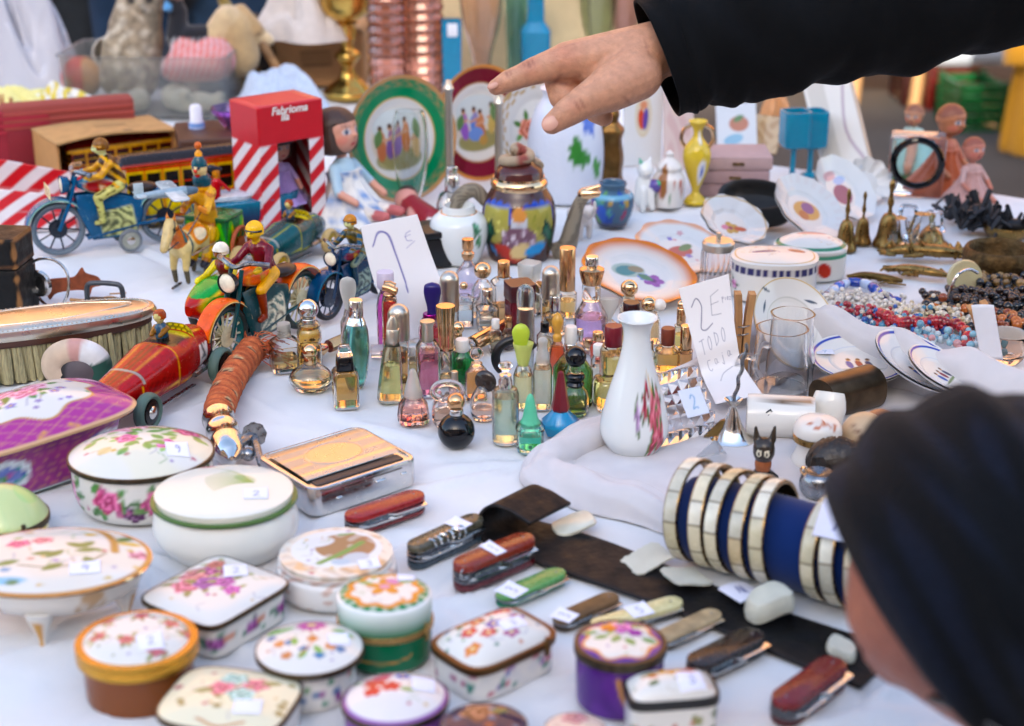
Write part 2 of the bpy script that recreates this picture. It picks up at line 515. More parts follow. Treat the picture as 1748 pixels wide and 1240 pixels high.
def cloth(u,v):
 s=S0-.28+u*(S1-S0+.56);t=-.28+v*(TD+.56)
 ov=np.maximum(np.maximum(S0-s,s-S1),np.maximum(-t,t-TD))
 ov=np.maximum(ov,0)
 sc,tc=np.clip(s,S0-.01,S1+.01),np.clip(t,-.01,TD+.01)
 X=B0 .x+E.x*sc+Nn.x*tc;Y=B0 .y+E.y*sc+Nn.y*tc
 fl=.02*np.sin(s*22+t*19)*np.minimum(ov*6,1)
 return np.stack([X+Nn.x*fl,Y+Nn.y*fl,wr(X,Y)-ov])
m=MB();m.sheet(cloth,640,470)
FAB=mat('white_cotton','#d1d2d2',rough=.95,var=.07,vs=14,bump=.4,bs=38,sheen=.15)
tag(ob('tablecloth',m,FAB,ang=180),'creased white cloth spread over the whole stall table','tablecloth')
xa,xb,ya,yb=P(425,150).x,P(1150,150).x,P(700,262).y,P(700,98).y
t2=thing('side_table','narrow white-covered table carrying the glass vases behind the main stall','table',((xa+xb)/2,(ya+yb)/2,GZ))
m=MB();m.sheet(lambda u,v:np.stack([(np.clip(u,.08,.92)-.5)/.84*(xb-xa),(np.clip(v,.1,.9)-.5)/.8*(yb-ya),-GZ-.005-np.maximum(np.maximum(.08-u,u-.92)*4,0)-np.maximum(np.maximum(.1-v,v-.9)*3.4,0)+.001*np.sin(u*70+4*np.sin(v*30))]),120,80);ob('cover',m,FAB,t2,ang=60)
for sx in(-1,1):
 for sy in(-1,1):
  m=MB();m.box(.05,.05,.73,T=TR((sx*(xb-xa)*.42,sy*(yb-ya)*.4,0)));ob('leg',m,WOOD,t2)
def far_crate(label,px,py,w,d,hh,col,rz=0):
 p=P(px,py,GZ)
 t=thing('plastic_crate',label,'crate',p,rz,'crates under the far stall')
 m=MB(col);m.box(w,d,.012)
 for i in range(4):
  z=.03+i*(hh-.03)/4
  m.box(w,.012,(hh-.03)/4*.72,T=TR((0,-d/2,z)));m.box(w,.012,(hh-.03)/4*.72,T=TR((0,d/2,z)))
  m.box(.012,d,(hh-.03)/4*.72,T=TR((-w/2,0,z)));m.box(.012,d,(hh-.03)/4*.72,T=TR((w/2,0,z)))
 ob('basket',m,PLAST,t)
 for a in(-1,1):
  for b in(-1,1):
   m=MB(h(col)*.8);m.box(.02,.02,hh,T=TR((a*w/2,b*d/2,0)));ob('corner_post',m,PLAST,t)
 return t
ft=thing('far_stall_table','distant stall table with a pale grey cloth hanging low','table',P(1640,190,GZ),-8)
m=MB('#a3a7ad')
def skirt(u,v):
 x=(u-.5)*1.6
 return np.stack([x,-.02+.02*np.sin(x*18)*(1-v),.22+v*.48-.05*np.cos(x*3.0)])
m.sheet(skirt,60,12);m.box(1.6,.8,.03,z0=.70,T=TR((0,.4,0)))
ob('cloth_skirt',m,CLOTHC,ft,solid=.004)
for x in(-.36,-.14,.5):
 m=MB();m.tube([(x-.02,.05,0),(x+.02,.08,.7)],.022,8)
 ob('leg',m,WOOD,ft)
far_crate('red crate under the distant stall table',1612,178,.17,.2,.16,'#4a120e')
far_crate('dark red crate beside the distant table legs',1560,172,.12,.2,.15,'#2c100d')
far_crate('green crate in front of the distant stall',1654,214,.15,.2,.17,'#0b4420',6)
t=thing('yellow_coat','yellow coat hanging at the far right behind the dolls','coat',P(1800,262,GZ))
m=MB('#a87408')
m.lathe([(.02,.95),(.09,.92),(.12,.8),(.11,.55),(.13,.3),(.15,.04),(.14,0)],40,sx=1.1,sy=.6,sub=4,lobes=lambda a:1+.07*np.sin(7*a)+.05*np.sin(11*a+1))
ob('coat_body',m,CLOTHC,t)
for sx in(-1,1):
 m=MB('#a06e08');m.tube([(sx*.1,0,.88),(sx*.16,-.02,.6),(sx*.17,-.05,.3)],[.05,.055,.045],12,sub=5)
 ob('sleeve',m,CLOTHC,t)
def base_at(cx,by,w,d=1.,z=0.):
 """centre of a footprint whose nearest edge shows at row by"""
 p=P(cx,by,z);u=U(cx,by,z)
 return p+Vector((0,w*u*d/2,0)),u
GOLDP,WHITEP='#b98a45','#d3d0c8'
def side_uv(V,hh):
 return(np.arctan2(V[:,1],V[:,0])+pi/2+pi)%(2*pi)-pi,V[:,2]/hh
def trinket(label,cx,by,w,rimrow,toprow,d=1.,k=2.,rot=0.,lidp=None,bodyp=None,dome=2.2,rim=DKBRASS,rw=3.5,prof=None,lidr=1.0,stick=None,clasp=None,name='trinket_box',cat='porcelain box',feet=None,n=120,rimb=None,lidin=1.0,group='porcelain trinket boxes on the cloth',edge=.0,ctr=None,zoom=1.22,deco=True):
 prof=prof or[(.86,0),(.95,.06),(.97,.3),(.98,.7),(.97,1)]
 va=PITCH+math.atan(((ctr[0]if ctr else by)-620)/F)
 hd=w*d/2*math.sin(va)
 if ctr:
  p,u=P(cx,ctr[0]),U(cx,ctr[0]);hb,hl=ctr[1],ctr[2]
 else:
  p,u=base_at(cx,by,w*prof[0][0],d)
  hb=by-rimrow+hd*(1-prof[0][0]);hl=max(rimrow-toprow-hd*2*.96,0)*.5+.5*max(rimrow-toprow-hd*1.45,4)
 hw=w*u/2;uv=u/math.cos(va)
 HB,HL,RW=hb*uv,hl*uv,rw*uv
 t=thing(name,label,cat,p,rot,group)
 sy=d
 def bc(V):
  a,z=side_uv(V,HB)
  q=Pa(a,z,WHITEP,.03)
  if bodyp:bodyp(q)
  return q.c
 fz=(feet or 0)*uv
 m=MB();m.lathe([(r*hw,fz+z*(HB-fz))for r,z in cr(prof,6)],n,bc,sx=1,sy=sy,k=k)
 ob('body',m,PORC,t)
 if feet:
  for i in range(4):
   a=R(45+90*i-45*(feet>30))
   x,y=math.cos(a)*hw*.72,math.sin(a)*hw*.72*sy
   m=MB(WHITEP)
   m.lathe([(.16*hw,fz*1.35),(.1*hw,fz*.8),(.045*hw,fz*.3),(.05*hw,0)],14,lambda V:Pa((np.arctan2(V[:,1],V[:,0])-math.atan2(y,x)+pi)%(2*pi)-pi,V[:,2]/fz,WHITEP,.1).rect(0,.5,.55,.6,0,GOLDP).c,sub=3,T=TR((x,y,0)))
   ob('foot',m,PORC,t)
 if rim is not None:
  m=MB(rimb or GOLDP)
  z0=HB-RW*.2
  e=.022*hw
  m.lathe([(hw*.96,z0-RW*.6),(hw+e,z0-RW*.55),(hw+e*1.3,z0+RW*.05),(hw+e*.6,z0+RW*.12),(hw+e*1.3,z0+RW*.2),(hw+e,z0+RW),(hw*.97,z0+RW*1.05)],n,sx=1,sy=sy,k=k)
  ob('hinge_rim',m,rim,t)
 zt=HB+(RW*.75 if rim is not None else 0)
 LR=hw*lidr
 def rho(x,y):
  return(np.abs(x/LR)**k+np.abs(y/(LR*sy))**k)**(1/k)
 def zl(x,y):
  return zt+edge*uv+(HL-edge*uv)*np.clip(1-np.clip(rho(x,y),0,1)**dome,0,1)**.85
 def lc(V):
  q=Pa(V[:,0]/LR/zoom,V[:,1]/(LR*sy)/zoom-.04,WHITEP,.025)
  q.rho=rho(V[:,0],V[:,1]);q.sy=sy
  if lidp:
   lidp(q)
   if deco:
    z=random.Random(int(cx));fl=q.c.min(1)>.35;keep=q.c.copy()
    for _ in range(9):
     a0,r0=z.uniform(0,6.28),z.uniform(.1,.7);x0,y0=r0*math.cos(a0),r0*math.sin(a0);a1=z.uniform(0,6.28)
     q.line([(x0,y0),(x0+.12*math.cos(a1),y0+.12*math.sin(a1)),(x0+.2*math.cos(a1+.8),y0+.2*math.sin(a1+.8))],.008,z.choice(['#7f9a5f','#a88a5a','#8f8aa0']),.7,4)
    q.specks(26,.034,['#7f9a5f','#b98a7a','#9a88b0','#c9a860','#b8606a'],int(cx)+1,.78)
    q.c=np.where(fl[:,None],q.c,keep)
  return q.c
 rs=np.concatenate([np.linspace(1,.9,12),np.linspace(.885,0,54)])
 m=MB()
 pr=([(LR*.985,zt-.0003)]if edge else[])+[(LR*r,zt+edge*uv+(HL-edge*uv)*(1-r**dome)**.85)for r in rs]
 m.lathe(pr,n,lc,sx=1,sy=sy,k=k,caps=(True,False))
 ob('lid',m,PORC,t,ang=60)
 if clasp is not None:
  a=R(clasp)
  q=sup(360,k)[int(clasp)%360]
  x,y=q[0]*hw*1.03,q[1]*hw*1.03*sy
  m=MB();m.ball((x,y,HB+RW*.2),(hw*.07,hw*.06,RW*1.3));m.tube([(x,y,HB-RW*2),(x*1.03,y*1.03,HB),(x,y,HB+RW*2)],RW*.5,8)
  ob('clasp',m,rim,t)
 for s_ in(stick if isinstance(stick,list)else[stick]if stick else[]):
  x,y,sw,sd_,sr,ch=s_
  sticker(t,zl,x*LR,y*LR*sy,sw*u,sd_*u,sr,ch)
 return t
PINK,ROSE,PURP,RED,ORG,BLUE,YEL,GRN='#d0789a','#c04a78','#7a3a88','#c23a3a','#d8823a','#3f5aa8','#d8b040','#4f8a45'
def lp(q):
 q.put(np.ones(len(q.u)),'#a03a86')
 for i in range(-9,10):
  q.line([(i*.22-1.5,-1),(i*.22+1.5,1)],.004,'#c08a6a',.7);q.line([(i*.22+1.5,-1),(i*.22-1.5,1)],.004,'#c08a6a',.7)
 th=np.arctan2(q.v,q.u)
 q.sd(np.hypot(q.u*1.05,q.v*1.0)-(.60+.045*np.cos(8*th)),GOLDP);q.sd(np.hypot(q.u*1.05,q.v)-(.575+.045*np.cos(8*th)),WHITEP)
 for x,y,r,c in((-.15,.12,.17,'#d6829c'),(.1,.06,.14,'#dc93a6'),(-.02,-.08,.13,'#cf7693'),(-.3,-.08,.1,'#d99ab0')):q.spray(x,y,r,c,int(x*50),n=4)
 for x,y in((.28,-.12),(.2,-.2),(-.2,-.25)):q.petals(x,y,.05,5,'#8a74b8',YEL)
 q.specks(12,.03,['#6a8a4a','#8a74b8'],3,.5)
 for sx in(-1,1):
  for sy_ in(-1,1):
   for a in(-30,0,30):q.leaf(sx*.72,sy_*.72,.2,.05,math.degrees(math.atan2(sy_,sx))+a,'#dcd2c2')
 for i in range(4):
  a=R(90*i);x,y=.76*math.cos(a),.76*math.sin(a)
  for s in(-1,1):q.line([(x-.1*s*math.sin(a),y+.1*s*math.cos(a)),(x+.07*math.cos(a)-.16*s*math.sin(a),y+.07*math.sin(a)+.16*s*math.cos(a)),(x+.12*math.cos(a),y+.12*math.sin(a))],.014,'#c99550',1,5)
 q.sd(.965-q.rho,'#c9a27c')
def bp(q):
 q.put(np.ones(len(q.u)),'#8c3478');q.mottle('#6a2a6a',.5,6)
 for i in range(-14,15):q.line([(i*.25-.4,0),(i*.25+.4,1.2)],.01,'#b07a5a',.6);q.line([(i*.25+.4,0),(i*.25-.4,1.2)],.01,'#b07a5a',.6)
 for x in(-2.4,-.8,.8,2.4):
  q.petals(x,.5,.3,8,'#cfdadc',depth=.12);q.petals(x,.5,.17,7,'#6a7ab8',ROSE);q.specks(12,.05,[BLUE,GRN,PURP,'#3f8a8a'],int(x*10),0,x-.22,x+.22,.28,.72)
 q.rect(0,.02,9,.03,0,'#a9c0bf')
trinket('large purple and gold porcelain casket with roses on its lid',58,0,330,0,0,.62,4.2,45,lp,bp,ctr=(802,84,48),dome=1.5,rim=None,lidr=1.06,prof=[(.8,0),(.84,.06),(.84,.4),(.88,.75),(.96,1)],edge=4)
def lp(q):
 q.mottle('#d9cfa0',.35,3)
 q.spray(-.18,.42,.24,'#cf93a0',1,'#7d9a58');q.spray(.5,.3,.17,'#c9587f',2,'#7f9a55');q.rose(-.42,.5,.15,'#7a5470',3)
 q.spray(-.15,-.05,.14,'#c4568a',4,'#7fa45c');q.spray(.32,-.2,.14,'#c95a94',5,'#7fa45c')
 for x,y,a in((.05,.15,20),(.2,.22,60),(.12,.05,-40),(0,.2,140),(.22,.08,0),(-.4,.1,200),(-.5,0,230),(.08,-.18,-70),(0,-.15,220),(.15,-.12,-30),(.58,.1,-20),(-.1,-.3,240)):q.leaf(x,y,.2,.055,a,'#6f9a50')
 q.leaf(-.3,-.25,.2,.08,230,'#cbb98a')
def bp(q):
 for x,y,c in((-.45,.55,ROSE),(.35,.5,'#b84a78'),(1.2,.5,ROSE),(-1.3,.5,PINK),(2.4,.5,ROSE),(-2.3,.5,PINK)):q.spray(x,y,.27,c,int(x*9),'#4f7f45',7)
 q.rose(-.02,.3,.2,'#5a2a56',2);q.specks(30,.07,['#5f8a4a','#7a9a60','#b8628a'],8,0,-2,2,.25,.9)
trinket('white domed oval porcelain box with pink roses and dark metal rim',232,895,246,825,716,.88,2,4,lp,bp,dome=2.3,stick=(.55,-.32,38,40,12,'9'),rw=5,prof=[(.74,0),(.86,.05),(.95,.25),(.99,.6),(.98,1)])
def lp(q):
 q.put(np.ones(len(q.u)),'#d8d6c8')
 for i in range(26):
  a=122+3.1*i;q.line([(.33,.1),(.33+.25*math.cos(R(a)),.1+.25*math.sin(R(a))),(.33+(.62-.01*abs(i-10))*math.cos(R(a+6)),.1+.55*math.sin(R(a+9)))],.006,'#7d9a52',.65,4)
 q.ell(.22,.22,.16,.09,-40,'#6f9a48',.5);q.ell(-.35,.7,.13,.06,-14,'#bf7c80')
 q.line([(-.25,.66),(.1,.4),(.3,.14)],.006,'#8a9a5a',.7,4)
def bp(q):q.put(np.ones(len(q.u)),'#dcdcd4')
trinket('plain white round porcelain box with a green line and grass-sprig lid',378,970,246,903,797,.9,2,0,lp,bp,dome=2.6,deco=False,rim=mat('green_glaze','#4a6a35',rough=.12),rw=3,lidr=.965,edge=10,stick=(.5,-.25,42,36,10,'2'),prof=[(.62,0),(.8,.06),(.99,.35),(1.02,.6),(.98,.85),(.9,1)])
def lp(q):
 q.mottle('#cdbb98',.2,4)
 q.rose(-.3,.22,.11,ROSE,1);q.rose(-.12,.3,.1,'#c06a7a',2);q.rose(.62,.55,.13,'#c2707a',4);q.rose(.72,.02,.1,'#b9748a',5)
 q.line([(-.2,-.3),(.1,-.35),(.35,-.2),(.45,0)],.012,'#6a6a4a',1,5);q.line([(.1,.75),(.3,.62),(.45,.35),(.52,.05)],.035,'#b08444',1,5)
 for x,y,a in((-.15,-.05,10),(.2,.1,60),(.1,.05,-120),(.3,-.1,-60),(.28,.12,150),(.4,.1,200),(-.4,-.3,30),(.5,.3,70),(-.55,-.1,200),(.15,-.25,230)):q.leaf(x,y,.22,.055,a,'#6a7f46')
 q.ell(.35,.72,.17,.07,-10,'#6f95b0');q.disc(.38,.72,.05,'#c9a25a');q.ell(-.25,-.6,.17,.07,0,'#86b3cc');q.ell(.6,.28,.1,.05,0,'#c9a94e');q.ell(.78,.4,.08,.06,0,'#d3b46a')
 q.specks(16,.05,['#c9a94e','#6a7f46','#b9748a','#7a9ab8'],5,.9)
 q.sd(.95-q.rho,'#b5864a')
def bp(q):
 for x in(-2.35,-.785,.785,2.35):
  for s in(-.28,-.14,0,.14,.28):q.line([(x+s*.3,.95),(x+s,.2)],.025,'#b08850',.8)
trinket('cream oval footed porcelain dish with flowers and gold edge',97,0,332,0,0,.72,2,0,lp,bp,dome=2.5,rim=GOLD,rw=2.5,lidr=1.02,stick=(.42,-.38,50,36,14,'4'),feet=44,ctr=(1058,96,12),prof=[(.5,0),(.7,.05),(.88,.4),(.96,.8),(.99,1)],clasp=None)
def lp(q):
 for x,y,r,c in((-.25,.3,.24,'#b9607a'),(.05,.45,.25,'#c4767a'),(.3,.25,.2,'#8a3a78'),(-.05,.1,.2,PURP),(.12,-.12,.17,'#94408a'),(.02,-.38,.14,'#b04a98'),(.45,.42,.16,'#bb6a5a')):q.spray(x,y,r,c,int(r*100+x*10),'#8a8a5a',3)
 q.specks(14,.05,['#b04a98','#8a9a6a','#c99a60'],6,.7)
def bp(q):
 for x in(-2.36,-.785,.785,2.36,-1.57,0,1.57):q.spray(x,.45,.22,'#8a3a80',int(x*7),'#4a7a60',5);q.disc(x+.2,.5,.1,'#c07a5a')
trinket('white square porcelain box with purple posy turned cornerwise',372,0,196,0,0,.92,7,55,lp,bp,dome=3.5,rim=DKBRASS,rw=5,stick=(.55,.05,40,44,-42,'2'),prof=[(.9,0),(.94,.08),(.95,1)],ctr=(1064,52,10))
def lp(q):
 q.put(np.ones(len(q.u)),'#d5ccbc');q.mottle('#cfa475',.8,5,2);q.mottle('#9a7a60',.4,13,1,.6,.75)
 q.ell(0,.05,.66,.62,0,'#cbd2d2');q.ell(.12,.12,.44,.42,0,'#8a6a50');q.mottle('#cfd6d6',.35,11,5,.6,.8)
 q.ell(-.3,.25,.25,.16,20,'#c5ccd0');q.line([(-.2,-.42),(.1,-.1),(.35,.25)],.05,'#5f8a4a',1,5);q.line([(0,.5),(.2,.55)],.03,'#5f8a4a')
 q.ell(.3,-.25,.2,.16,30,'#aeb8c0');q.ell(.1,-.38,.14,.1,0,'#9fb4c4')
def bp(q):q.put(np.ones(len(q.u)),'#d6d4d0');q.mottle('#b9907c',.7,9,3,.62,.8)
trinket('white oval porcelain box with an animal picture framed on the lid',568,1046,212,1000,908,.95,2,0,lp,bp,dome=3,rim=None,lidr=.93,edge=8,stick=(.62,-.5,36,32,16,'3'),prof=[(.84,0),(.95,.12),(1,.4),(.98,.75),(.93,.85),(.95,1)])
def lp(q):
 for i,(x,y)in enumerate(((-.5,.3),(0,.42),(.5,.2),(-.55,-.2),(-.08,-.35),(.45,.68),(-.1,.8),(.4,-.55),(-.5,.72),(.8,.05))):q.spray(x,y,.13,'#a8545a',i,'#8a8a4a',6)
 q.specks(14,.04,['#a8545a','#8f8a4a'],4,.85)
def bp(q):q.put(np.ones(len(q.u)),'#74401c')
trinket('round brown box with a gilt rim and roses dotted over its lid',223,1222,206,1158,1050,.95,2,0,lp,bp,dome=4,rim=mat('gilt_band','#d9a23f',rough=.25,metal=1,bump=.5,bs=700),rw=15,stick=(.35,-.42,44,44,20,'2'),lidr=.9,prof=[(.88,0),(.92,.03),(.92,.97),(.94,1)])
def lp(q):
 q.petals(-.02,.5,.26,12,'#b85a9c','#cfc07a');q.leaf(-.25,.42,.5,.08,200,'#7aa458');q.leaf(.3,.3,.25,.06,10,'#7aa458')
 for x,y in((-.45,-.12),(.05,.0),(.35,-.2),(-.3,-.45)):q.petals(x,y,.1,5,'#c9824a')
 for x,y in((-.3,-.1),(-.6,.1),(.2,-.45),(.5,-.25),(-.05,-.3)):q.petals(x,y,.09,4,'#4a76a0')
 for x,y,a in((-.1,-.55,70),(-.2,-.2,100),(.45,.1,40),(-.7,.3,40),(.1,-.2,-60)):q.leaf(x,y,.25,.06,a,'#74a454')
 q.line([(0,.25),(.05,-.1),(-.1,-.5)],.012,'#b8703a',1,4)
def bp(q):q.specks(46,.1,['#3f6a9a','#4a8a4a','#b85a5a','#8a3a86','#3f8a6a'],2,0,-2.6,2.6,.1,.9)
trinket('white round porcelain box with a pink aster and dark metal rim',524,1216,184,1160,1065,.96,2,0,lp,bp,dome=2.4,rim=DKBRASS,rw=6,stick=(.55,.05,36,36,14,None),prof=[(.8,0),(.86,.1),(.86,.8),(.95,1)])
def lp(q):
 q.put(np.ones(len(q.u)),'#e0dccd');th=np.arctan2(q.v,q.u)
 q.sd(.93-q.rho,'#d8d8d4');q.put(((q.rho>.7)&(q.rho<.93))*(.6+.4*(np.sin(th*22)>0)),'#2f7a45')
 q.sd(q.rho-(.8+.05*np.cos(9*th)),'#c98238');q.sd(q.rho-(.66+.05*np.cos(9*th)),WHITEP)
 q.petals(0,.1,.34,5,'#d08a3a','#c98aa0',.4,.6);q.ell(.15,.3,.16,.1,-30,'#c07aa4');q.leaf(-.2,.2,.3,.07,160,'#8a9a5a');q.leaf(.2,.25,.35,.07,20,'#9aa86a');q.specks(10,.05,['#c98238','#8a9a5a'],2,.6)
def bp(q):
 q.put(np.ones(len(q.u)),'#12613f');q.line([(-.7,.38),(0,.33),(.55,.42),(.7,.5)],.025,'#b5803f',1,5)
 q.rect(0,.97,9,.02,0,'#9fc0b0')
p_,u_=base_at(655,1150,168,.86)
t=trinket('tall round green and gold porcelain box with a clasp',655,1150,164,1098,988,.88,2,0,lp,bp,dome=7,rim=mat('gilt_rope','#c9a566',rough=.22,metal=1,bump=.6,bs=900),rw=6.5,clasp=330,edge=38,stick=(.42,.62,30,26,8,None))
for c in t.children:
 if c.name.startswith('lid'):
  ca=c.data.color_attributes['Col']
  for v in c.data.vertices:
   if v.co.z<u_*119 and(abs(v.co.x)>0 or abs(v.co.y)>0)and math.hypot(v.co.x,v.co.y/.86)>u_*76:
    ca.data[v.index].color=(*h('#16683f' if v.co.z<u_*107 else '#cfd8d4'),1)
def lp(q):
 for x,y,c in((-.4,.1,RED),(-.1,.35,'#c25a3a'),(.25,.45,'#c8483f'),(.45,.35,'#cf5a5a'),(.02,0,'#5a4aa0'),(-.2,-.2,'#b84a58'),(.5,.0,'#8a5aa0'),(-.6,-.35,ORG),(.1,-.45,'#b06a8a'),(-.3,.5,ORG)):q.petals(x,y,.15,5,c,'#d8c890',x*5)
 q.specks(34,.06,['#3f7a60','#4a7aa0','#c98a6a',RED],9,.95)
def bp(q):q.specks(64,.1,['#8a4a98','#4a5ab0','#3f8070','#b83a5a','#a04a70'],5,0,-3,3,.15,.9);q.mottle('#b8bcc4',.35,5)
trinket('white rectangular porcelain box with small flowers and bronze rim',843,0,196,0,0,.72,4.4,41,lp,bp,dome=3.0,rim=mat('bronze_band','#6d5030',rough=.4,metal=1,bump=.1),rw=7,lidr=.93,stick=(.3,-.25,46,30,-8,'3'),prof=[(.9,0),(.96,.05),(.96,1)],clasp=300,ctr=(1144,48,22))
def lp(q):
 th=np.arctan2(q.v,q.u);q.put(np.ones(len(q.u)),'#5a2f86')
 q.sd(q.rho-(.86+.06*np.cos(7*th+1)),'#c98238');q.sd(q.rho-(.78+.07*np.cos(7*th+1)),WHITEP)
 q.spray(.05,.4,.24,'#b85a9c',2,'#6f9350');q.petals(-.2,.42,.18,5,'#d8823a');q.petals(.3,.2,.15,6,'#a04a98')
 for x,y,a in((-.2,.1,200),(.1,0,-60),(.4,0,-30),(.0,.1,240),(-.4,.25,180)):q.leaf(x,y,.32,.09,a,'#76955a')
def bp(q):
 q.put(np.ones(len(q.u)),'#4a2470');q.mottle('#5f3088',.5,4)
 q.line([(-.1,.75),(.1,.35),(.5,.3),(.65,.6)],.06,'#b58040',1,5);q.line([(-.05,.55),(.2,.2),(.55,.15)],.03,'#b58040',1,5)
trinket('round purple porcelain box with flowered lid and gold scroll',1060,1230,156,1146,1076,.95,2,0,lp,bp,dome=2.4,rim=DKBRASS,rw=9,lidr=.96)
def lp(q):
 q.put(np.ones(len(q.u)),'#d9d2b4')
 for s,c in((0,'#c86478'),(1,'#8fbcae'),(2,'#c86478'),(3,'#8fbcae')):q.rose(.05+.22*math.cos(s*pi/2+.5),.15+.22*math.sin(s*pi/2+.5),.2,c,s)
 q.specks(14,.06,['#a8606a','#9a8a5a'],2,.9);q.line([(-.2,-.7),(.1,-.8),(.4,-.65)],.02,'#b0703a',1,4);q.leaf(.3,.3,.3,.07,30,'#8a8a5a');q.leaf(-.2,0,.3,.07,200,'#8a8a5a')
trinket('cream square-cornered box with turquoise and pink roses, cut by the frame',384,1300,226,1254,1152,.84,4,-14,lp,None,dome=2.6,rim=DKBRASS,rw=6,stick=(.42,-.35,48,38,14,None))
def lp(q):
 q.put(np.ones(len(q.u)),'#d6d0cc')
 q.petals(-.25,.25,.2,6,'#c24a3a');q.petals(-.1,.4,.17,5,'#c25a6a');q.petals(-.05,-.0,.16,5,RED);q.petals(-.35,-.02,.15,5,RED);q.petals(.2,.3,.13,6,'#5a5ab0',YEL);q.petals(.1,.6,.15,6,'#b08a9a')
 q.leaf(.05,-.1,.25,.06,-30,'#7a9a5a');q.leaf(-.4,.4,.25,.06,140,'#7a9a5a');q.leaf(.3,.45,.25,.06,30,'#9aa06a');q.sd(.93-q.rho,'#8a5a9a')
def bp(q):q.put(np.ones(len(q.u)),'#7a4a8a')
trinket('oval lavender-edged porcelain box with red cherries and blossoms',672,1290,184,1246,1146,.9,2,18,lp,bp,dome=2.2,rim=DKBRASS,rw=6,stick=(.55,0,40,44,-14,None))
def lp(q):
 q.put(np.ones(len(q.u)),'#2a2440');q.rose(-.1,.3,.4,'#7a4a30',2);q.leaf(.1,.3,.4,.12,20,'#5a6a3a');q.specks(20,.1,['#7a6a50','#4a6a8a','#8a4a3a'],3,.9);q.sd(.9-q.rho,'#3a3a50')
trinket('dark painted round box at the bottom edge',826,1330,148,1284,1206,.95,2,0,lp,lambda q:q.put(np.ones(len(q.u)),'#1c1a28'),rim=DKBRASS)
def lp(q):q.put(np.ones(len(q.u)),'#cbb8ac');q.rose(0,.4,.4,'#a8757a',1)
trinket('pale pink round box barely in the frame between the dark and purple boxes',982,1330,104,1278,1226,.95,2,0,lp,None,rim=DKBRASS)
def lp(q):
 q.petals(0,.3,.28,5,'#d09a3a','#b8603a');q.petals(.35,.3,.18,5,'#b85a4a');q.leaf(-.2,.2,.4,.1,170,'#5a6a40');q.leaf(-.3,-.2,.3,.1,240,'#5a6a40');q.petals(-.35,.05,.12,5,'#b86a3a');q.specks(12,.06,['#5a6a40','#b86a3a'],3,.9)
trinket('small rectangular box with orange flowers and a black rim',1146,1270,156,1208,1146,.56,5,8,lp,lambda q:q.specks(30,.12,['#5a6a40','#b8603a','#8a8a5a'],5,0,-3,3,.1,.7),dome=3,rim=mat('black_rim','#16130f',rough=.35),rw=9,stick=(.4,-.35,46,40,4,'3'),lidr=.95)
def lp(q):
 q.put(np.ones(len(q.u)),'#b8c48a');q.mottle('#7fb07a',.7,4,1);q.ell(-.1,.4,.4,.3,-20,'#c08a5a');q.ell(-.2,.3,.25,.12,-40,'#c9b4a4');q.ell(.4,.1,.2,.3,20,'#a8c480')
trinket('small oval box with a green painted lid at the left edge',-6,950,152,918,812,.95,2,-10,lp,lambda q:(q.put(np.ones(len(q.u)),'#c9bd5a'),q.mottle('#e0dcc0',.9,5),q.disc(.5,.5,.2,'#2f4aa0')),dome=2,rim=DKBRASS,rw=7,clasp=320)
BG='perfume miniatures standing on the cloth'
def bot(label,cx,by,body,tint='#f4f4f0',liq=None,caps=(),k=2.,rot=0.,d=1.,n=40,rough=0.,lobes=None,solid=False,sub=1,lean=0.,group=BG,name='perfume_bottle',bmat=None,hide=None):
 r0=body[0][0]
 p,u=base_at(cx,by,2*r0,d)
 va=PITCH+math.atan((by-620)/F)
 row0=by-r0*d*math.sin(va)
 def zz(row):return max(0.,HZ(p.y,row))if row is not None else 0.
 t=thing(name,label,'perfume bottle',p,rot,group,ry=lean)
 pr=[(r*u,zz(row))for r,row in body]
 if sub>1:pr=[tuple(x)for x in cr(pr,sub)]
 g=bmat or glass(tint,rough)
 m=MB()
 if solid:
  m.lathe(pr,n,sy=d,k=k,lobes=lobes)
 else:
  th=max(.0006,min(.0016,r0*u*.13))
  inn=[(max(r-th,r*.45),z)for r,z in pr]
  fl=th*2.2
  inn=[(r,max(z,fl))for r,z in inn]
  inn=[q for i,q in enumerate(inn)if i==0 or q[1]>inn[i-1][1]+1e-5]
  m.lathe(pr+inn[::-1],n,sy=d,k=k,lobes=lobes)
  if liq:
   zf=zz(liq[1]);e=.00018
   lq=[(r-e,z+e)for r,z in inn]
   L=[]
   for i,(r,z)in enumerate(lq):
    if z<=zf:L.append((r,z))
    else:
     if L:
      r1,z1=L[-1];f=(zf-z1)/max(z-z1,1e-6)
      L.append((r1+(r-r1)*f,zf))
     break
   if len(L)>=2:
    ml=MB();ml.lathe(L,n,sy=d,k=k,lobes=lobes)
    ob('perfume',ml,liquid(liq[0]),t,ang=50)
 ob('bottle_body',m,g,t,ang=38)
 for c in caps:
  nm,mt,pf=c[:3]
  o=c[3]if len(c)>3 else{}
  m=MB(o.get('col',(.8,.8,.8)))
  q=[(r*u,zz(row))for r,row in pf]
  m.lathe(q,o.get('n',32),sy=o.get('d',1),k=o.get('k',2),lobes=o.get('lobes'),sub=o.get('sub',1),T=TR((o.get('dx',0)*u,o.get('dy',0)*u,0),o.get('rz',0)))
  ob(nm,m,mt,t,ang=o.get('ang',40))
 t['u']=u
 return t
def ballrows(r,c,n=10):
 return[(r*math.sin(pi*i/n)+.01,c+r*.93*math.cos(pi*i/n))for i in range(n+1)]
def domerows(r,bot_,top,flat=.1):
 hh=min(r*.95,(bot_-top)*.6)
 return[(r*.97,bot_),(r,bot_-1.5),(r,top+hh)]+[(r*math.cos(a)+.01,top+hh-hh*math.sin(a))for a in np.linspace(.2,pi/2,7)]
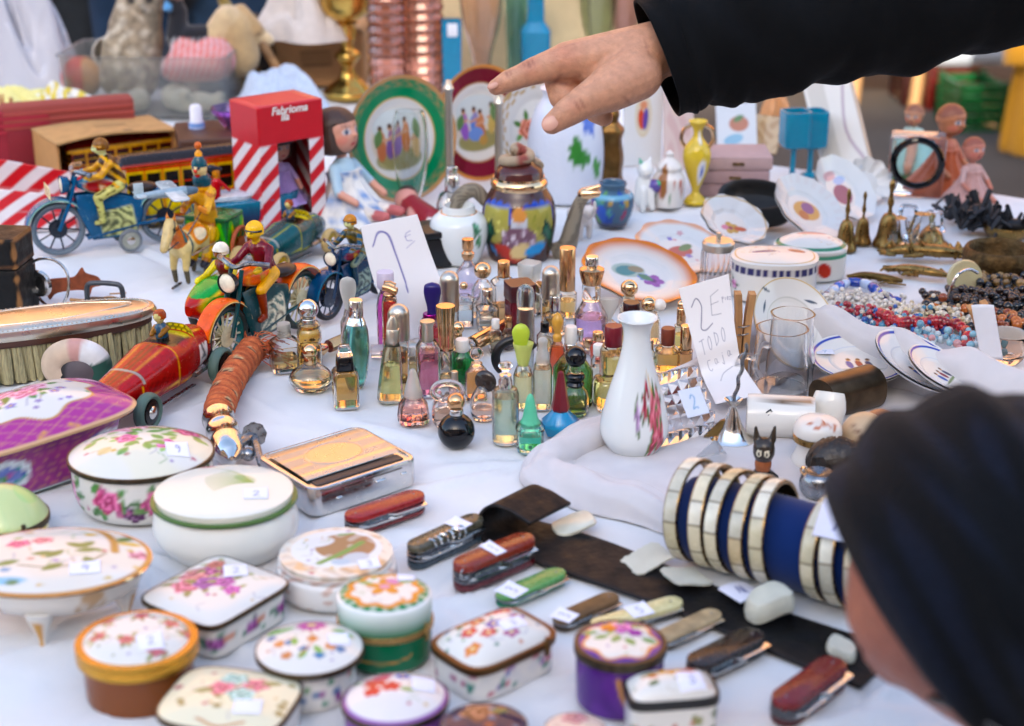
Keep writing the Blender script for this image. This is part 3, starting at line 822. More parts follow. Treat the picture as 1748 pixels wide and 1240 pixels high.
def cyl(r,b,t_,bev=1.2,r2=None):
 r2=r if r2 is None else r2
 return[(r-bev*.7,b),(r,b-bev),(r2,t_+bev),(r2-bev*.7,t_),(.01,t_)]
WPL=mat('white_cap','#d9d6cf',rough=.4);REDP=mat('dark_red_cap','#6a1220',rough=.3);MAROON=mat('maroon_cap','#2c0a10',rough=.25)
RIB=lambda a:1+.06*np.cos(22*a)
def GL(c,r=0.):return glass(c,r)
bot('clear square flask with white screw neck and a finger of amber perfume',485,638,[(25,None),(26,625),(26,587),(20,580),(11,574),(10.5,560)],'#f3efe6',('#d9a545',609),[('screw_neck',FROST,[(11,574),(12,572),(10.5,570),(12,567),(10.5,565),(12,562),(11,560),(12,557),(11,552),(.01,552)])],5,20)
bot('ridged amber bottle under a large shiny silver ball',528,634,[(20,None),(21,615),(21,592),(18.5,586),(21,580),(21,566),(17,560),(20,556),(18,551),(13,548)],'#f3e7c8',('#d9941f',556),[('collar',SILVER,cyl(12.5,552,543,1,13)),('ball_cap',SILVER,ballrows(18,528))],sub=2)
bot('squat clear disc flask with a gold ball cap',529,672,[(30,None),(38,649),(38,643),(30,632),(16,624),(11,619)],'#f6f0e2',('#dcb868',640),[('collar',GOLD,cyl(11.5,622,607,1,10.5)),('ball_cap',GOLD,ballrows(13,600))],sub=3,d=.9)
bot('square bottle of amber perfume with a slanted black cap',589,700,[(21.5,None),(22,688),(22,636),(19,631),(13,629)],'#f4e6cf',('#d0821c',638),[('black_cap',BLACKG,cyl(15.5,631,607,1,13.5),{'k':6}),('clear_top',GL('#d8d8d8'),cyl(13,606,590,1,9),{'k':6,'dx':1})],6,12)
bot('tall aqua barrel bottle with a tapered silver cap',606,665,[(13,None),(20,640),(23.5,600),(21,565),(17,553),(14.5,545)],'#bfeee4',('#3fb0a4',551),[('shoulder',SILVER,cyl(17.5,553,540,1,12.5)),('cap',SILVER,cyl(12.8,541,512,1,11.8))],sub=4,rough=.12,lean=2)
bot('slim clear bottle with a frosted oval paddle stopper behind the aqua bottle',598,640,[(14,None),(15,600),(15,550),(9,538),(7,528)],'#f0dcd8',('#d9b0a8',575),[('paddle_stopper',FROST,[(6,530),(8,520),(13,500),(14,488),(11,477),(.01,472)],{'d':.35,'sub':4})])
bot('frosted lemon bottle tapering to a slanted silver cap',664,690,[(21,None),(21,670),(18,630),(15,600),(11.5,585)],'#ecebc0',('#d9d37c',622),[('slanted_cap',PEWTER,cyl(12,590,562,.8,11)),('slanted_tip',PEWTER,[(10,562),(9.5,552),(4,541),(.01,540)],{'d':.8,'dx':-1.5})],3,18,rough=.1,lean=4)
bot('slim bottle of orange perfume under a satin silver dome',682,652,[(16,None),(16.5,630),(17,590),(16,574)],'#f4eee4',('#c86f22',596),[('dome_cap',PEWTER,domerows(18.5,578,519))])
bot('magenta bottle with pale cap in front of the large price card',660,600,[(15,None),(16,570),(16,520),(13,506),(9,496),(10,490)],'#e3a3d6',('#8a1f6c',500),[('pale_cap',mat('pale_lilac_cap','#d8cfe0',rough=.5,trans=.3),cyl(14.5,491,464))],4)
t=bot('tall orange bottle with a gold twisted bow on its neck',667,618,[(13.5,None),(14,600),(13.5,520),(12,508),(10,503)],'#f3cfae',('#c44c14',512),[('neck_collar',ROSEG,cyl(11,506,501))],3)
u=t['u'];m=MB()
z=HZ(t.location.y,494)
m.tube([(-9*u,0,z+.002),(0,-4*u,z+.0015),(12*u,-7*u,z-.001)],7*u,14);m.tube([(-8*u,3*u,z+.003),(0,5*u,z+.003),(8*u,3*u,z+.001)],8*u,14);m.lathe([(7.4*u,0),(5.5*u,.0006),(5.5*u,-.001),(3.8*u,-.001),(3.8*u,.0008),(.0002,.0008)],20,T=along((12*u,-7*u,z-.001),(20*u,-10*u,z-.002)))
ob('gold_bow',m,ROSEG,t);del t['u']
bot('clear square-shouldered bottle with rosy perfume and a satin silver cap',731,680,[(19,None),(20,660),(20,592),(14,583),(10,580)],'#f6efe8',('#b8375a',598),[('cap',PEWTER,[(10,583),(10,556),(12.5,552),(12.5,548),(.01,546)])],4,8)
bot('clear bottle under a tall ribbed gold cap',762,660,[(15,None),(14,640),(12.5,600),(11.5,592)],'#f5efe2',('#cf9d52',640),[('ribbed_cap',GOLD,[(12,594),(13,590),(12,584),(13,560),(15.5,526),(15.5,522),(.01,521)],{'lobes':RIB,'n':132}),('neck_ring',GOLD,cyl(12.5,597,590))],3)
bot('red bottle with a slanted purple heel-shaped cap',734,606,[(18,None),(19,590),(20,562),(14,545),(11,541)],'#e0a0a0',('#a3101e',556),[('neck_ring',mat('magenta_foil','#9a1f86',rough=.2,metal=1),cyl(12,545,535)),('heel_cap',mat('deep_purple_cap','#20135e',rough=.28),[(9.5,537),(9.5,525),(14,505),(14.5,494),(12,486),(.01,482)],{'d':.7,'sub':3,'dx':5})],sub=2)
bot('clear bottle with a long satin pewter dome, behind the purple cap',768,590,[(15.5,None),(15.5,560),(15.5,522)],'#f1efe8',('#d8b878',560),[('dome_cap',PEWTER,domerows(16.5,524,463)),('base_ring',PEWTER,cyl(16,530,523))])
bot('small bottle with a gold ball low behind the ribbed cap',782,632,[(13,None),(14,615),(14,588),(7,578)],'#f4ead8',('#cf8f3a',600),[('ball_cap',GOLD,ballrows(11,560)),('collar',GOLD,cyl(7,579,568))],sub=2)
bot('emerald green bottle with a white screw cap',789,656,[(19,None),(20,645),(20,612),(13,602),(9.5,598)],'#118a3c',None,[('white_cap',WPL,cyl(11.5,600,579,1.5))],3.4,10,bmat=glass('#15a04a'))
t=bot('flat bottle of orange perfume with a clear disc stopper',814,686,[(20,None),(21,668),(20,636),(13,627),(9,623)],'#f4dfc8',('#cf7a2e',632),[('lip',GL('#f4e4d4'),cyl(10,625,619)),('disc_stopper',GL('#d8c0b0'),ballrows(12,604),{'d':.4})],3,d=.75)
bot('round clear bottle with a dark tilted pebble stopper',825,720,[(18,None),(23,700),(23,682),(14,665),(8,658)],'#f5ebe0',('#d9a488',695),[('pebble_stopper',mat('smoked_glass','#3a2f2a',rough=.08,trans=.3),ballrows(20,651),{'d':.42,'rz':-24,'dx':4})],sub=3,d=.85)
t=bot('pinkish bottle with a clear ring stopper beside the black ball flask',764,734,[(20,None),(27,715),(25,692),(13,680),(8,676)],'#f6e6e0',('#e0a878',700),[],sub=3,d=.8)
u=t['u'];del t['u'];z=HZ(t.location.y,668);m=MB()
m.tube([(24*u*math.cos(a),0,z+16*u*math.sin(a))for a in np.linspace(0,2*pi,28,endpoint=False)],6.5*u,12,close=True);m.cap((0,0,z-16*u),6*u,(0,0,z-6*u),5*u)
ob('ring_stopper',m,GL('#f3ece4'),t)
bot('glossy black ball bottle with a small gold ball cap',779,766,[(12,None)]+[(32*math.sin(a),736+32*.92*math.cos(a))for a in np.linspace(.45,2.75,14)],caps=[('collar',SILVER,cyl(11.5,710,698,1)),('ball_cap',ROSEG,ballrows(15.5,686))],solid=True,bmat=BLACKG)
bot('pink crackled glass bottle with a frosted cone stopper',705,729,[(25,None),(27,712),(24,690),(16,678),(12,674)],'#f4c9bf',('#e8a898',684),[('cone_stopper',FROST,[(11,680),(16,676),(15,668),(9,645),(5,632),(.01,629)],{'sub':3})],3,10,lobes=lambda a:1+.035*np.sin(9*a)+.025*np.sin(17*a+1))
bot('tall misty textured cylinder with a chrome neck and mushroom stopper',863,762,[(22.5,None),(23,745),(23,672),(20,664),(12,661)],'#dfeada',('#cfe0bf',676),[('chrome_neck',SILVER,[(12,662),(12,650),(10,646),(10,640),(.01,639)]),('mushroom_stopper',GL('#f0e2d8'),[(3.5,641),(4,636),(9,630),(13,625),(10,620),(.01,618)],{'sub':2})],rough=.14,lobes=lambda a:1+.012*np.sin(18*a))
bot('little mint green bottle with a tall cone stopper',905,776,[(22,None),(24,758),(23,738),(25,730),(19,722),(15,720)],'#bff0dc',('#1fae80',740),[('cone_stopper',mat('mint_frosted','#62cfa2',rough=.35,trans=.35),[(17,727),(18,722),(13,712),(9,690),(5,676),(.01,672)],{'sub':2})],3)
t=bot('turquoise faceted pyramid bottle with a dark red spire',957,750,[(27,None),(34,725),(33,718),(11,698)],caps=[('spire',REDP,[(13,702),(16.5,697),(5,636),(.01,633)],{'n':7,'ang':15})],solid=True,n=7,bmat=mat('turquoise_enamel','#1787b8',rough=.22,coat=.3),rot=10)
del t['u']
bot('round clear bottle of amber with black rings and black ball on top',982,714,[(20,None),(24,695),(23,672),(14,660),(8,656)],'#f5efe0',('#c79324',690),[('black_ring',BLACKG,[(13,659),(16,655),(13,651),(15,647),(17,643),(13,637),(.01,636)],{'sub':2}),('clear_neck',GL('#f3f3ee'),cyl(9,637,624)),('ball_cap',BLACKG,ballrows(18.5,609))],sub=3)
bot('dark green glass cube standing behind the black-ringed bottle',978,700,[(27,None),(28,685),(28,630),(18,612),(11,606)],'#3f7a34',None,[],6,30,bmat=glass('#5a9a44'))
t=bot('clear bottle with yellow-green tulip stopper and flame',893,700,[(15,None),(17,680),(17,640),(12,627),(8,622)],'#f3f1dc',('#d7cf86',640),[('tulip_cup',mat('lime_frosted','#dbe47a',rough=.35,trans=.35),[(8,625),(11,615),(14,600),(18,586),(15,588),(.01,600)],{'sub':2,'d':.8}),('flame',mat('lime_flame','#c3d93c',rough=.35,trans=.3),[(7,600),(13,580),(15,566),(9,556),(.01,552)],{'sub':3,'d':.5,'dx':-4})])
bot('tall teal-frosted bottle with a slanted glass dome',897,640,[(14,None),(15,600),(15,530),(13.5,526)],'#cfdcd4',None,[('slanted_dome',GL('#b9cfcb',.2),[(14,526),(15,520),(15,500),(11,490),(4,486),(.01,485)],{'sub':2})],rough=.25)
bot('clear bottle filled with fibres and a frosted flower stopper',926,702,[(15,None),(16,680),(16,630),(13,620),(11,617)],'#eceadc',('#cfc8a0',628),[('flower_stopper',FROST,[(11,620),(12,612),(9,600),(7,590),(9,582),(5,577),(.01,576)],{'sub':2})],3,lobes=lambda a:1+.03*np.sin(11*a))
bot('burgundy box-shaped bottle with a square lid',887,590,[(22,None),(22,560),(22,510)],caps=[('square_lid',mat('burgundy_lid','#3a0e16',rough=.3),cyl(23.5,509,482,1),{'k':8})],solid=True,k=8,rot=18,bmat=mat('burgundy_glass','#6d0d1d',rough=.08,trans=.35))
bot('bottle with yellow teardrop stopper over a red leaf-shaped flask',951,640,[(13,None),(15,620),(13,596),(6,580)],'#f2b090',('#d8401c',592),[('teardrop_stopper',mat('amber_stopper','#e2a93c',rough=.3,trans=.3),[(7,582),(8,574),(5,568),(9,556),(10,547),(6,538),(.01,533)],{'sub':3})],sub=3,d=.6)
bot('small bottle of amber with a silver flip cap',947,574,[(18,None),(19,560),(19,538),(12,533)],'#f4ecd8',('#d9a440',540),[('flip_cap',SILVER,cyl(9.5,534,505)),('flip_lever',SILVER,[(2.5,508),(3,502),(.01,500)],{'dx':10})],3)
bot('clear bottle of pale perfume with a satin pewter dome beside the gold tube cap',940,566,[(16,None),(17,545),(17,512),(15,507)],'#f4efe0',('#d8a850',520),[('dome_cap',PEWTER,domerows(15.5,508,454))])
bot('clear bottle with a tall straight rose-gold tube cap',968,545,[(16,None),(17,530),(17,500),(12,494)],'#f4ead6',('#dca23a',512),[('tube_cap',ROSEG,cyl(13.7,495,423,1))])
bot('lilac cut-glass bottle with a flared gold cap',1009,590,[(22,None),(29,565),(28,540),(20,524),(14,512)],'#e3cdea',('#c3a0cc',540),[('white_collar',GL('#f2f2f4'),cyl(16,512,484)),('flared_cap',ROSEG,[(15,485),(17,482),(21.5,464),(21,459),(13,455),(.01,455)]),('silver_top',SILVER,cyl(11,456,438))],n=9,lobes=lambda a:1+.05*np.cos(9*a),rot=5)
bot('pale bottle with a frosted fan stopper',1038,586,[(17,None),(18,570),(17,553),(9,547)],'#f3e8d8',('#e0c8a0',560),[('fan_stopper',FROST,[(5,548),(9,538),(17,520),(18,512),(15,509),(.01,510)],{'d':.35,'sub':2})])
bot('clear bottle with a large gold ball above the maroon cap',1073,580,[(16,None),(17,560),(16,528),(10,515)],'#f2e6cf',('#cf9a48',535),[('neck',GL('#e8d09c'),cyl(10,516,505)),('ball_cap',GOLD,ballrows(15,492))])
bot('bottle with a round maroon cap',1077,606,[(16,None),(17,585),(17,558),(11,548)],'#f2ead6',('#d8b45a',560),[('maroon_cap',MAROON,cyl(14.5,543,516,1.5))])
bot('two-tier crystal bottle of yellow perfume with a red cap',1046,704,[(30,None),(31,690),(31,652),(27,646),(20,644),(20,600),(17,592)],'#f3ecd2',('#d6b545',604),[('red_cap',REDP,cyl(15,590,556,1.5))],5,14)
bot('slim clear bottle with white cap left of the red-capped crystal',1021,660,[(12,None),(13,640),(13,614),(8,606)],'#eeeee6',('#d9d0b8',625),[('white_cap',WPL,cyl(9.5,606,588,2))])
bot('clear bottle with white cap and chrome ring over orange perfume',974,640,[(18,None),(19,625),(18,606),(11,596)],'#f4e0cc',('#cf7a34',610),[('chrome_ring',SILVER,cyl(11,597,586)),('white_cap',WPL,cyl(10.5,586,557,2))],3)
bot('clear bottle with a gold ball and a pearl side by side',1112,590,[(16,None),(17,570),(15,545),(9,534)],'#f3ead8',('#d8a860',548),[('ball_cap',GOLD,ballrows(13.5,519),{'dx':-5}),('pearl',mat('pearl','#dcd8d0',rough=.25),ballrows(11,520),{'dx':13,'dy':-3})])
bot('amber bottle with a reddish brown cap right of the rose vase',1140,640,[(20,None),(21,620),(21,598),(13,590)],'#f2dfba',('#c88a2c',600),[('brown_cap',mat('russet_cap','#6e2e1a',rough=.35),cyl(12,588,560,1.5))],3)
bot('small gold-capped bottle half hidden by the handwritten card',1162,600,[(11,None),(12,580),(11,556)],'#eadfba',('#b8b04a',570),[('gold_cap',GOLD,cyl(8,556,526)),('gold_ball',GOLD,ballrows(8,520))],3)
bot('gold and clear bottle tucked behind the left edge of the card',1170,640,[(12,None),(12,615),(12,598)],'#f0dcc0',('#b5702e',602),[('gold_cap',GOLD,cyl(10,597,556,1))],4)
bot('round red bottle with gold neck left of the red cap',1020,622,[(10,None),(14,606),(14,592),(8,580)],'#e8a890',('#b0200f',586),[('gold_neck',GOLD,cyl(9,581,567,1))],sub=3)
bot('clear bottle topped by a frosted white cube',904,540,[(16,None),(17,520),(17,490),(9,480)],'#efeee6',('#dfd2a8',505),[('cube_stopper',FROST,cyl(15.5,478,448,1.5,17),{'k':7,'rz':30})],5,30)
bot('square clear bottle with a small gold ribbed cap behind the burgundy box',860,560,[(20,None),(21,540),(21,482),(12,474)],'#f2efe6',('#c9843c',520),[('gold_cap',ROSEG,cyl(10.5,473,446,1))],6,12)
bot('clear bottle with a bright silver ball in the back row',824,545,[(18,None),(20,520),(19,492),(10,480)],'#f2f0ea',('#e2d6bc',520),[('ball_cap',GOLD,ballrows(15,462))],3)
bot('round-shouldered lilac bottle with gold cap, farthest back near the jar',799,515,[(18,None),(23,490),(21,466),(10,450),(7,443)],'#e6dcea',('#cfb0c0',490),[('gold_cap',ROSEG,[(7,444),(11,438),(11,432),(7,428),(10,424),(10,408),(.01,407)])],sub=3)
bot('small clear square bottle with a silver cap in the middle of the crowd',832,566,[(18,None),(19,550),(19,526),(9,519)],'#f1f0ea',('#dccfb4',540),[('silver_cap',SILVER,cyl(9.5,519,494,1))],6,8)
bot('clear bottle with pale blue-printed front behind the lying gold tube',792,560,[(16,None),(17,540),(17,512),(9,504)],'#e4ecec',('#d0dcd8',525),[('round_cap',GOLD,ballrows(7,488))],6)
bot('short clear bottle with peach perfume behind the pink crackled bottle',690,676,[(8,None),(9,662),(8,648)],'#f0dfc8',('#c9a860',655),[('gold_cap',BRASS,ballrows(9,646))])
bot('small blue bottle peeping behind the red cap',1086,640,[(10,None),(10,600),(8,560)],'#1f86a8',None,bmat=glass('#2a9ac0'))
bot('little rose-tinted bottle between the two round clear stoppers',748,700,[(9,None),(10,690),(9,676)],'#f2d8d0',('#e0b0a0',685),[('clear_cap',GL('#f6f0ee'),ballrows(7,670))])
for label,cx,by,w,top,cap,tint,lq,ck,k,rot in(('pale straw bottle with a white bead cap behind the gold tube',846,604,11,560,545,'#f6f3e6','#ead9a0',WPL,4,10),('small clear flask with a rose-gold dome left of the burgundy box',868,598,10,558,540,'#f4efe8','#e6c8a0',ROSEG,2,0),('little square bottle of honey perfume under a black cap, behind the red leaf flask',930,604,12,566,550,'#f6eedc','#e0ae58',BLACKG,6,20),('thin clear vial with a silver cap right of the teardrop stopper',990,626,9,580,562,'#f4f2ee','#efe2c0',SILVER,2,0),('rounded peach bottle with a gold cap in front of the lilac crystal',1006,606,13,592,578,'#f6e2d4','#eab890',GOLD,2,0),('small bottle of pale green perfume next to the brown-red cap',1108,634,12,596,580,'#eef2e0','#d0dca0',PEWTER,3,0),('clear cube bottle with a glass ball behind the ribbed gold cap',748,580,13,548,530,'#f4f4f2','#f0e4c8',SILVER,6,15),('tiny amber sample bottle with white cap between the lemon and rosy bottles',704,640,9,606,592,'#f6ecd6','#dca450',WPL,2,0),('narrow rose-water bottle left of the emerald bottle',776,690,10,650,634,'#f8e6e2','#ecc0b4',PEWTER,2,0),('flat clear bottle with bronze cap in the back row beside the frosted cube',922,536,13,498,482,'#f4f2ea','#e8cf98',BRASS,5,25)):
 bot(label,cx,by,[(w,None),(w,by-12),(w,top+8),(w*.55,top)],tint,(lq,top+(by-top)*.4),[('cap',ck,cyl(w*.62,top+1,cap,1))],k,rot)
for o in bpy.data.objects:
 if 'u' in o:del o['u']
def lying(label,p0,p1,z,r,parts,name='perfume_bottle',group=BG):
 """parts: (name, material, [(r_px, f)]) along the axis from p0 to p1"""
 a,b=P(*p0,z),P(*p1,z)
 t=thing(name,label,'perfume bottle',(a+b)/2-Vector((0,0,z)),0,group)
 u=U(*p0);L=(b-a).length
 T=Matrix.Translation(-t.location)@along(a,b)
 for nm,mt,pf in parts:
  m=MB();m.lathe([(q*u,f*L)for q,f in pf],28,T=T)
  ob(nm,m,mt,t)
 return t
lying('polished gold tube cap lying across the bottles with its clear bottle',(806,588),(880,548),.012,14,[('gold_tube',GOLD,[(11,0),(13.5,0),(13.8,.5),(13.5,1),(.01,1.01)]),('tube_lip',mat('dark_lining','#2b2118',rough=.4),[(11,.002),(.01,.004)]),('bottle_body',GL('#f1e8dc'),[(.01,-.75),(12,-.74),(12.5,-.4),(12,-.05),(.01,-.04)])])
lying('amber bottle with a dark ornate stopper lying behind the ridged bottle',(560,592),(620,568),.009,12,[('bottle_body',GL('#efc06a'),[(.01,0),(11,.02),(12,.5),(11,.95),(.01,.97)]),('ornate_stopper',GOLD,[(.01,-.62),(8,-.6),(11,-.45),(9,-.32),(11,-.2),(7,-.05),(6,0)]),('red_label',mat('dark_red_label','#7d1420',rough=.3),[(11.6,.55),(12.4,.56),(12.4,.8),(11.6,.82)])])
lying('clear bottle with satin cap lying under the price card',(632,600),(712,596),.009,11,[('bottle_body',GL('#ecd5d0'),[(.01,0),(11,.02),(11.5,.4),(9,.5),(.01,.52)]),('satin_cap',PEWTER,[(9,.5),(11.5,.52),(11.5,.98),(.01,1)])])
lying('clear tube bottle with silver end lying behind the ribbed gold cap',(680,588),(790,622),.008,10,[('bottle_body',GL('#e8e4e0'),[(.01,.4),(9,.42),(9.5,.95),(.01,.97)]),('silver_cap',PEWTER,[(9,0),(12,.02),(12,.38),(9,.41),(.01,.42)])])
p,u=base_at(880,648,60,.3)
t=thing('ring_stopper','thick black curved ring leaning among the bottles','bottle stopper',p)
m=MB();m.tube([(34*u*math.cos(a),6*u*math.cos(a),32*u*(1+math.sin(a))+.003)for a in np.linspace(.5,3.9,24)],[8*u]*24,14)
ob('ring',m,BLACKM,t)
TY='old tin toys on the cloth'
TYRE=mat('toy_rubber',None,rough=.6,var=.15)
def wheel(par,x,y,z,r,w,tyre='#1c1d20',hub='#c9c3ad',spokes=10,rim=None,name='wheel'):
 m=MB(hub)
 m.lathe([(.01,-w*.3),(r*.16,-w*.32),(r*.16,w*.32),(.01,w*.3)],12,T=TR((0,0,0),rx=90))
 for i in range(spokes):
  a=2*pi*i/spokes
  m.tube([(r*.1*math.cos(a),0,r*.1*math.sin(a)),(r*.8*math.cos(a+.15),0,r*.8*math.sin(a+.15))],r*.035,5)
 m.lathe([(r*.78,-w*.28),(r*.84,-w*.3),(r*.84,w*.3),(r*.78,w*.28),(r*.78,-w*.28)],36,rim or hub,T=TR(rx=90),caps=(False,False))
 o=ob(name,m,TIN,par,(x,y,z))
 m=MB(tyre)
 t=np.linspace(0,2*pi,13)
 m.lathe([(r*(.9+.1*math.cos(q)),w*.5*math.sin(q))for q in t],40,T=TR(rx=90),caps=(False,False))
 ob('tyre',m,TYRE,o)
 return o
def disc_wheel(par,x,y,z,r,w,tyre,hub,name='wheel'):
 m=MB(hub)
 m.lathe([(.01,-w*.42),(r*.2,-w*.5),(r*.25,-w*.36),(r*.8,-w*.3),(r*.8,w*.3),(r*.25,w*.36),(r*.2,w*.5),(.01,w*.42)],28,T=TR(rx=90))
 o=ob(name,m,TIN,par,(x,y,z))
 m=MB();m.lathe([(r*.34,-w*.5),(r*.22,-w*.62),(.0001,-w*.66)],16,T=TR(rx=90));m.lathe([(r*.34,w*.5),(r*.22,w*.62),(.0001,w*.66)],16,T=TR(rx=90))
 ob('hub_cap',m,SILVER,o)
 m=MB();t=np.linspace(0,2*pi,13)
 m.lathe([(r*(.82+.18*math.cos(q)),w*.5*math.sin(q))for q in t],60,lambda V:Pa(np.arctan2(V[:,1],V[:,0]),V[:,2]*0,tyre).put(.45*(np.sin(np.arctan2(V[:,1],V[:,0])*30)>.3),h(tyre)*.4).c,T=TR(rx=90),caps=(False,False))
 ob('tyre',m,TYRE,o)
 return o
def fender(par,x,z,r,w,a0,a1,col,edge):
 m=MB();n=22
 rings=[]
 for i in range(n):
  a=R(a0+(a1-a0)*i/(n-1))
  row=[]
  for q,dy in((1.10,-.5),(1.17,-.42),(1.2,0),(1.17,.42),(1.10,.5)):
   row.append((x+r*q*math.cos(a),dy*w,z+r*q*math.sin(a)))
  rings.append(row)
 rings=np.array(rings)
 c=np.tile(h(col),(n*5,1)).reshape(n,5,3);c[:,0]=h(edge);c[:,4]=h(edge)
 m.loft(rings,lambda V:c.reshape(-1,3),loop=False)
 return ob('fender',m,TIN,par,solid=.0006)
def moto(label,px,py,head,s,c,name='toy_motorcycle',rider=True,plate=None,support=True,spk=10):
 p=P(px,py)
 t=thing(name,label,'toy motorcycle',p,head,TY)
 r,w=.25*s,.1*s
 wheel(t,.5*s,0,r,r,w,c['tyre'],c['spoke'],spk,c.get('rimc'));wheel(t,-.5*s,0,r,r,w,c['tyre'],c['spoke'],spk,c.get('rimc'))
 fender(t,.5*s,r,r,.15*s,10,165,c['body'],c['edge']);fender(t,-.5*s,r,r,.15*s,25,195,c['body'],c['edge'])
 def side(V):
  q=Pa(V[:,0]/s,V[:,2]/s,c['frame'],.02)
  q.rect(-.04,.27,.16,.13,-8,c['engine']);g_=q.c.copy();q.mottle(c['engine2'],.85,34,1,.5,.65);q.c=np.where((np.abs(g_-h(c['engine'])).sum(1)<.05)[:,None],q.c,g_)
  for i in range(5):q.rect(.06,.26+i*.035,.1,.006,0,'#2a2a26')
  q.disc(-.12,.22,.07,c['engine']);q.ring(-.12,.22,.05,.01,'#1c1c1c');q.rect(.02,.13,.26,.012,0,c['frame'])
  return q.c
 ol=[(-.26,.12),(.2,.12),(.3,.3),(.34,.52),(.2,.6),(-.2,.56),(-.3,.4)]
 for sy in(-1,1):
  m=MB()
  def f(u,v):
   x=-.28+.6*v;lo=np.interp(x,[-.28,-.2,.2,.32],[.3,.12,.12,.42]);hi=np.interp(x,[-.28,-.1,.2,.34],[.46,.52,.56,.56])
   return np.stack([x*s,u*0+sy*s*(.05+.025*np.sin(pi*u)),(lo+(hi-lo)*u)*s])
  m.sheet(f,26,40,None);m.Cc=[side(m.V[0])]
  ob('engine_panel',m,TIN,t,solid=.0008)
 m=MB(c['body'])
 T=np.linspace(0,1,14)
 rings=[]
 for q in T:
  x=-.16+.46*q;hw=.085*math.sin(pi*min(max(q,.04),.96))**.5*s;hh=.09*math.sin(pi*min(max(q,.04),.96))**.5*s
  a=np.linspace(0,2*pi,20,endpoint=False)
  rings.append(np.stack([np.full(20,x*s),hw*np.cos(a),(.6+.05*q)*s+hh*np.sin(a)],1))
 def tank(V):
  q=Pa(V[:,0]/s,V[:,2]/s,c['body'],.015);q.ell(.08,.62,.17,.075,6,c['edge']);q.ell(.08,.62,.155,.062,6,c['tank'])
  q.disc(.08,.62,.03,c['badge']);return q.c
 m.loft(rings,tank);ob('fuel_tank',m,TIN,t)
 m=MB('#2a1c14');m.ball((-.3*s,0,.56*s),(.14*s,.09*s,.05*s));ob('saddle',m,PLAST,t)
 m=MB(c['frame'])
 for sy in(-1,1):
  m.tube([(.5*s,sy*.075*s,r),(.38*s,sy*.06*s,.5*s),(.3*s,sy*.05*s,.74*s)],.018*s,8)
  m.tube([(-.5*s,sy*.075*s,r),(-.2*s,sy*.06*s,.22*s),(.25*s,sy*.05*s,.14*s)],.016*s,8)
 ob('fork_and_frame',m,TIN,t)
 m=MB('#b9b6b0');m.tube([(.2*s,-.24*s,.78*s),(.3*s,-.12*s,.8*s),(.32*s,0,.76*s),(.3*s,.12*s,.8*s),(.2*s,.24*s,.78*s)],.02*s,8,sub=4)
 ob('handlebar',m,STEEL if not c.get('hb')else TIN,t)
 m=MB('#d8d4c4');m.lathe([(.02*s,0),(.07*s,.03*s),(.085*s,.1*s)],18,c.get('lampc','#1c2c30'),T=along((.34*s,0,.66*s),(.5*s,0,.66*s)),caps=(True,False));m.ball((.42*s,0,.66*s),(.03*s,.078*s,.078*s))
 ob('headlight',m,TIN,t)
 if plate:
  m=MB()
  def pc(u,v):
   q=Pa(u*4-2,v*2-1,'#d9d4b0',.08)
   for i,ch in enumerate(plate):digit(q,ch,-1.2+i*.8,0,.6,.1,'#1c2c4a')
   return q.c
  m.sheet(lambda u,v:np.stack([(.56-.0*u)*s+0*u,(u-.5)*.26*s,(.56+.11*v)*s]),60,24,pc)
  ob('number_plate',m,TIN,t,solid=.0006)
 if support:
  for sy in(-1,1):disc_wheel(t,-.12*s,sy*.17*s,.11*s,.11*s,.05*s,'#6a7076','#8b8d86','stabiliser_wheel')
 if rider:figure(t,c,s*.66)
 return t
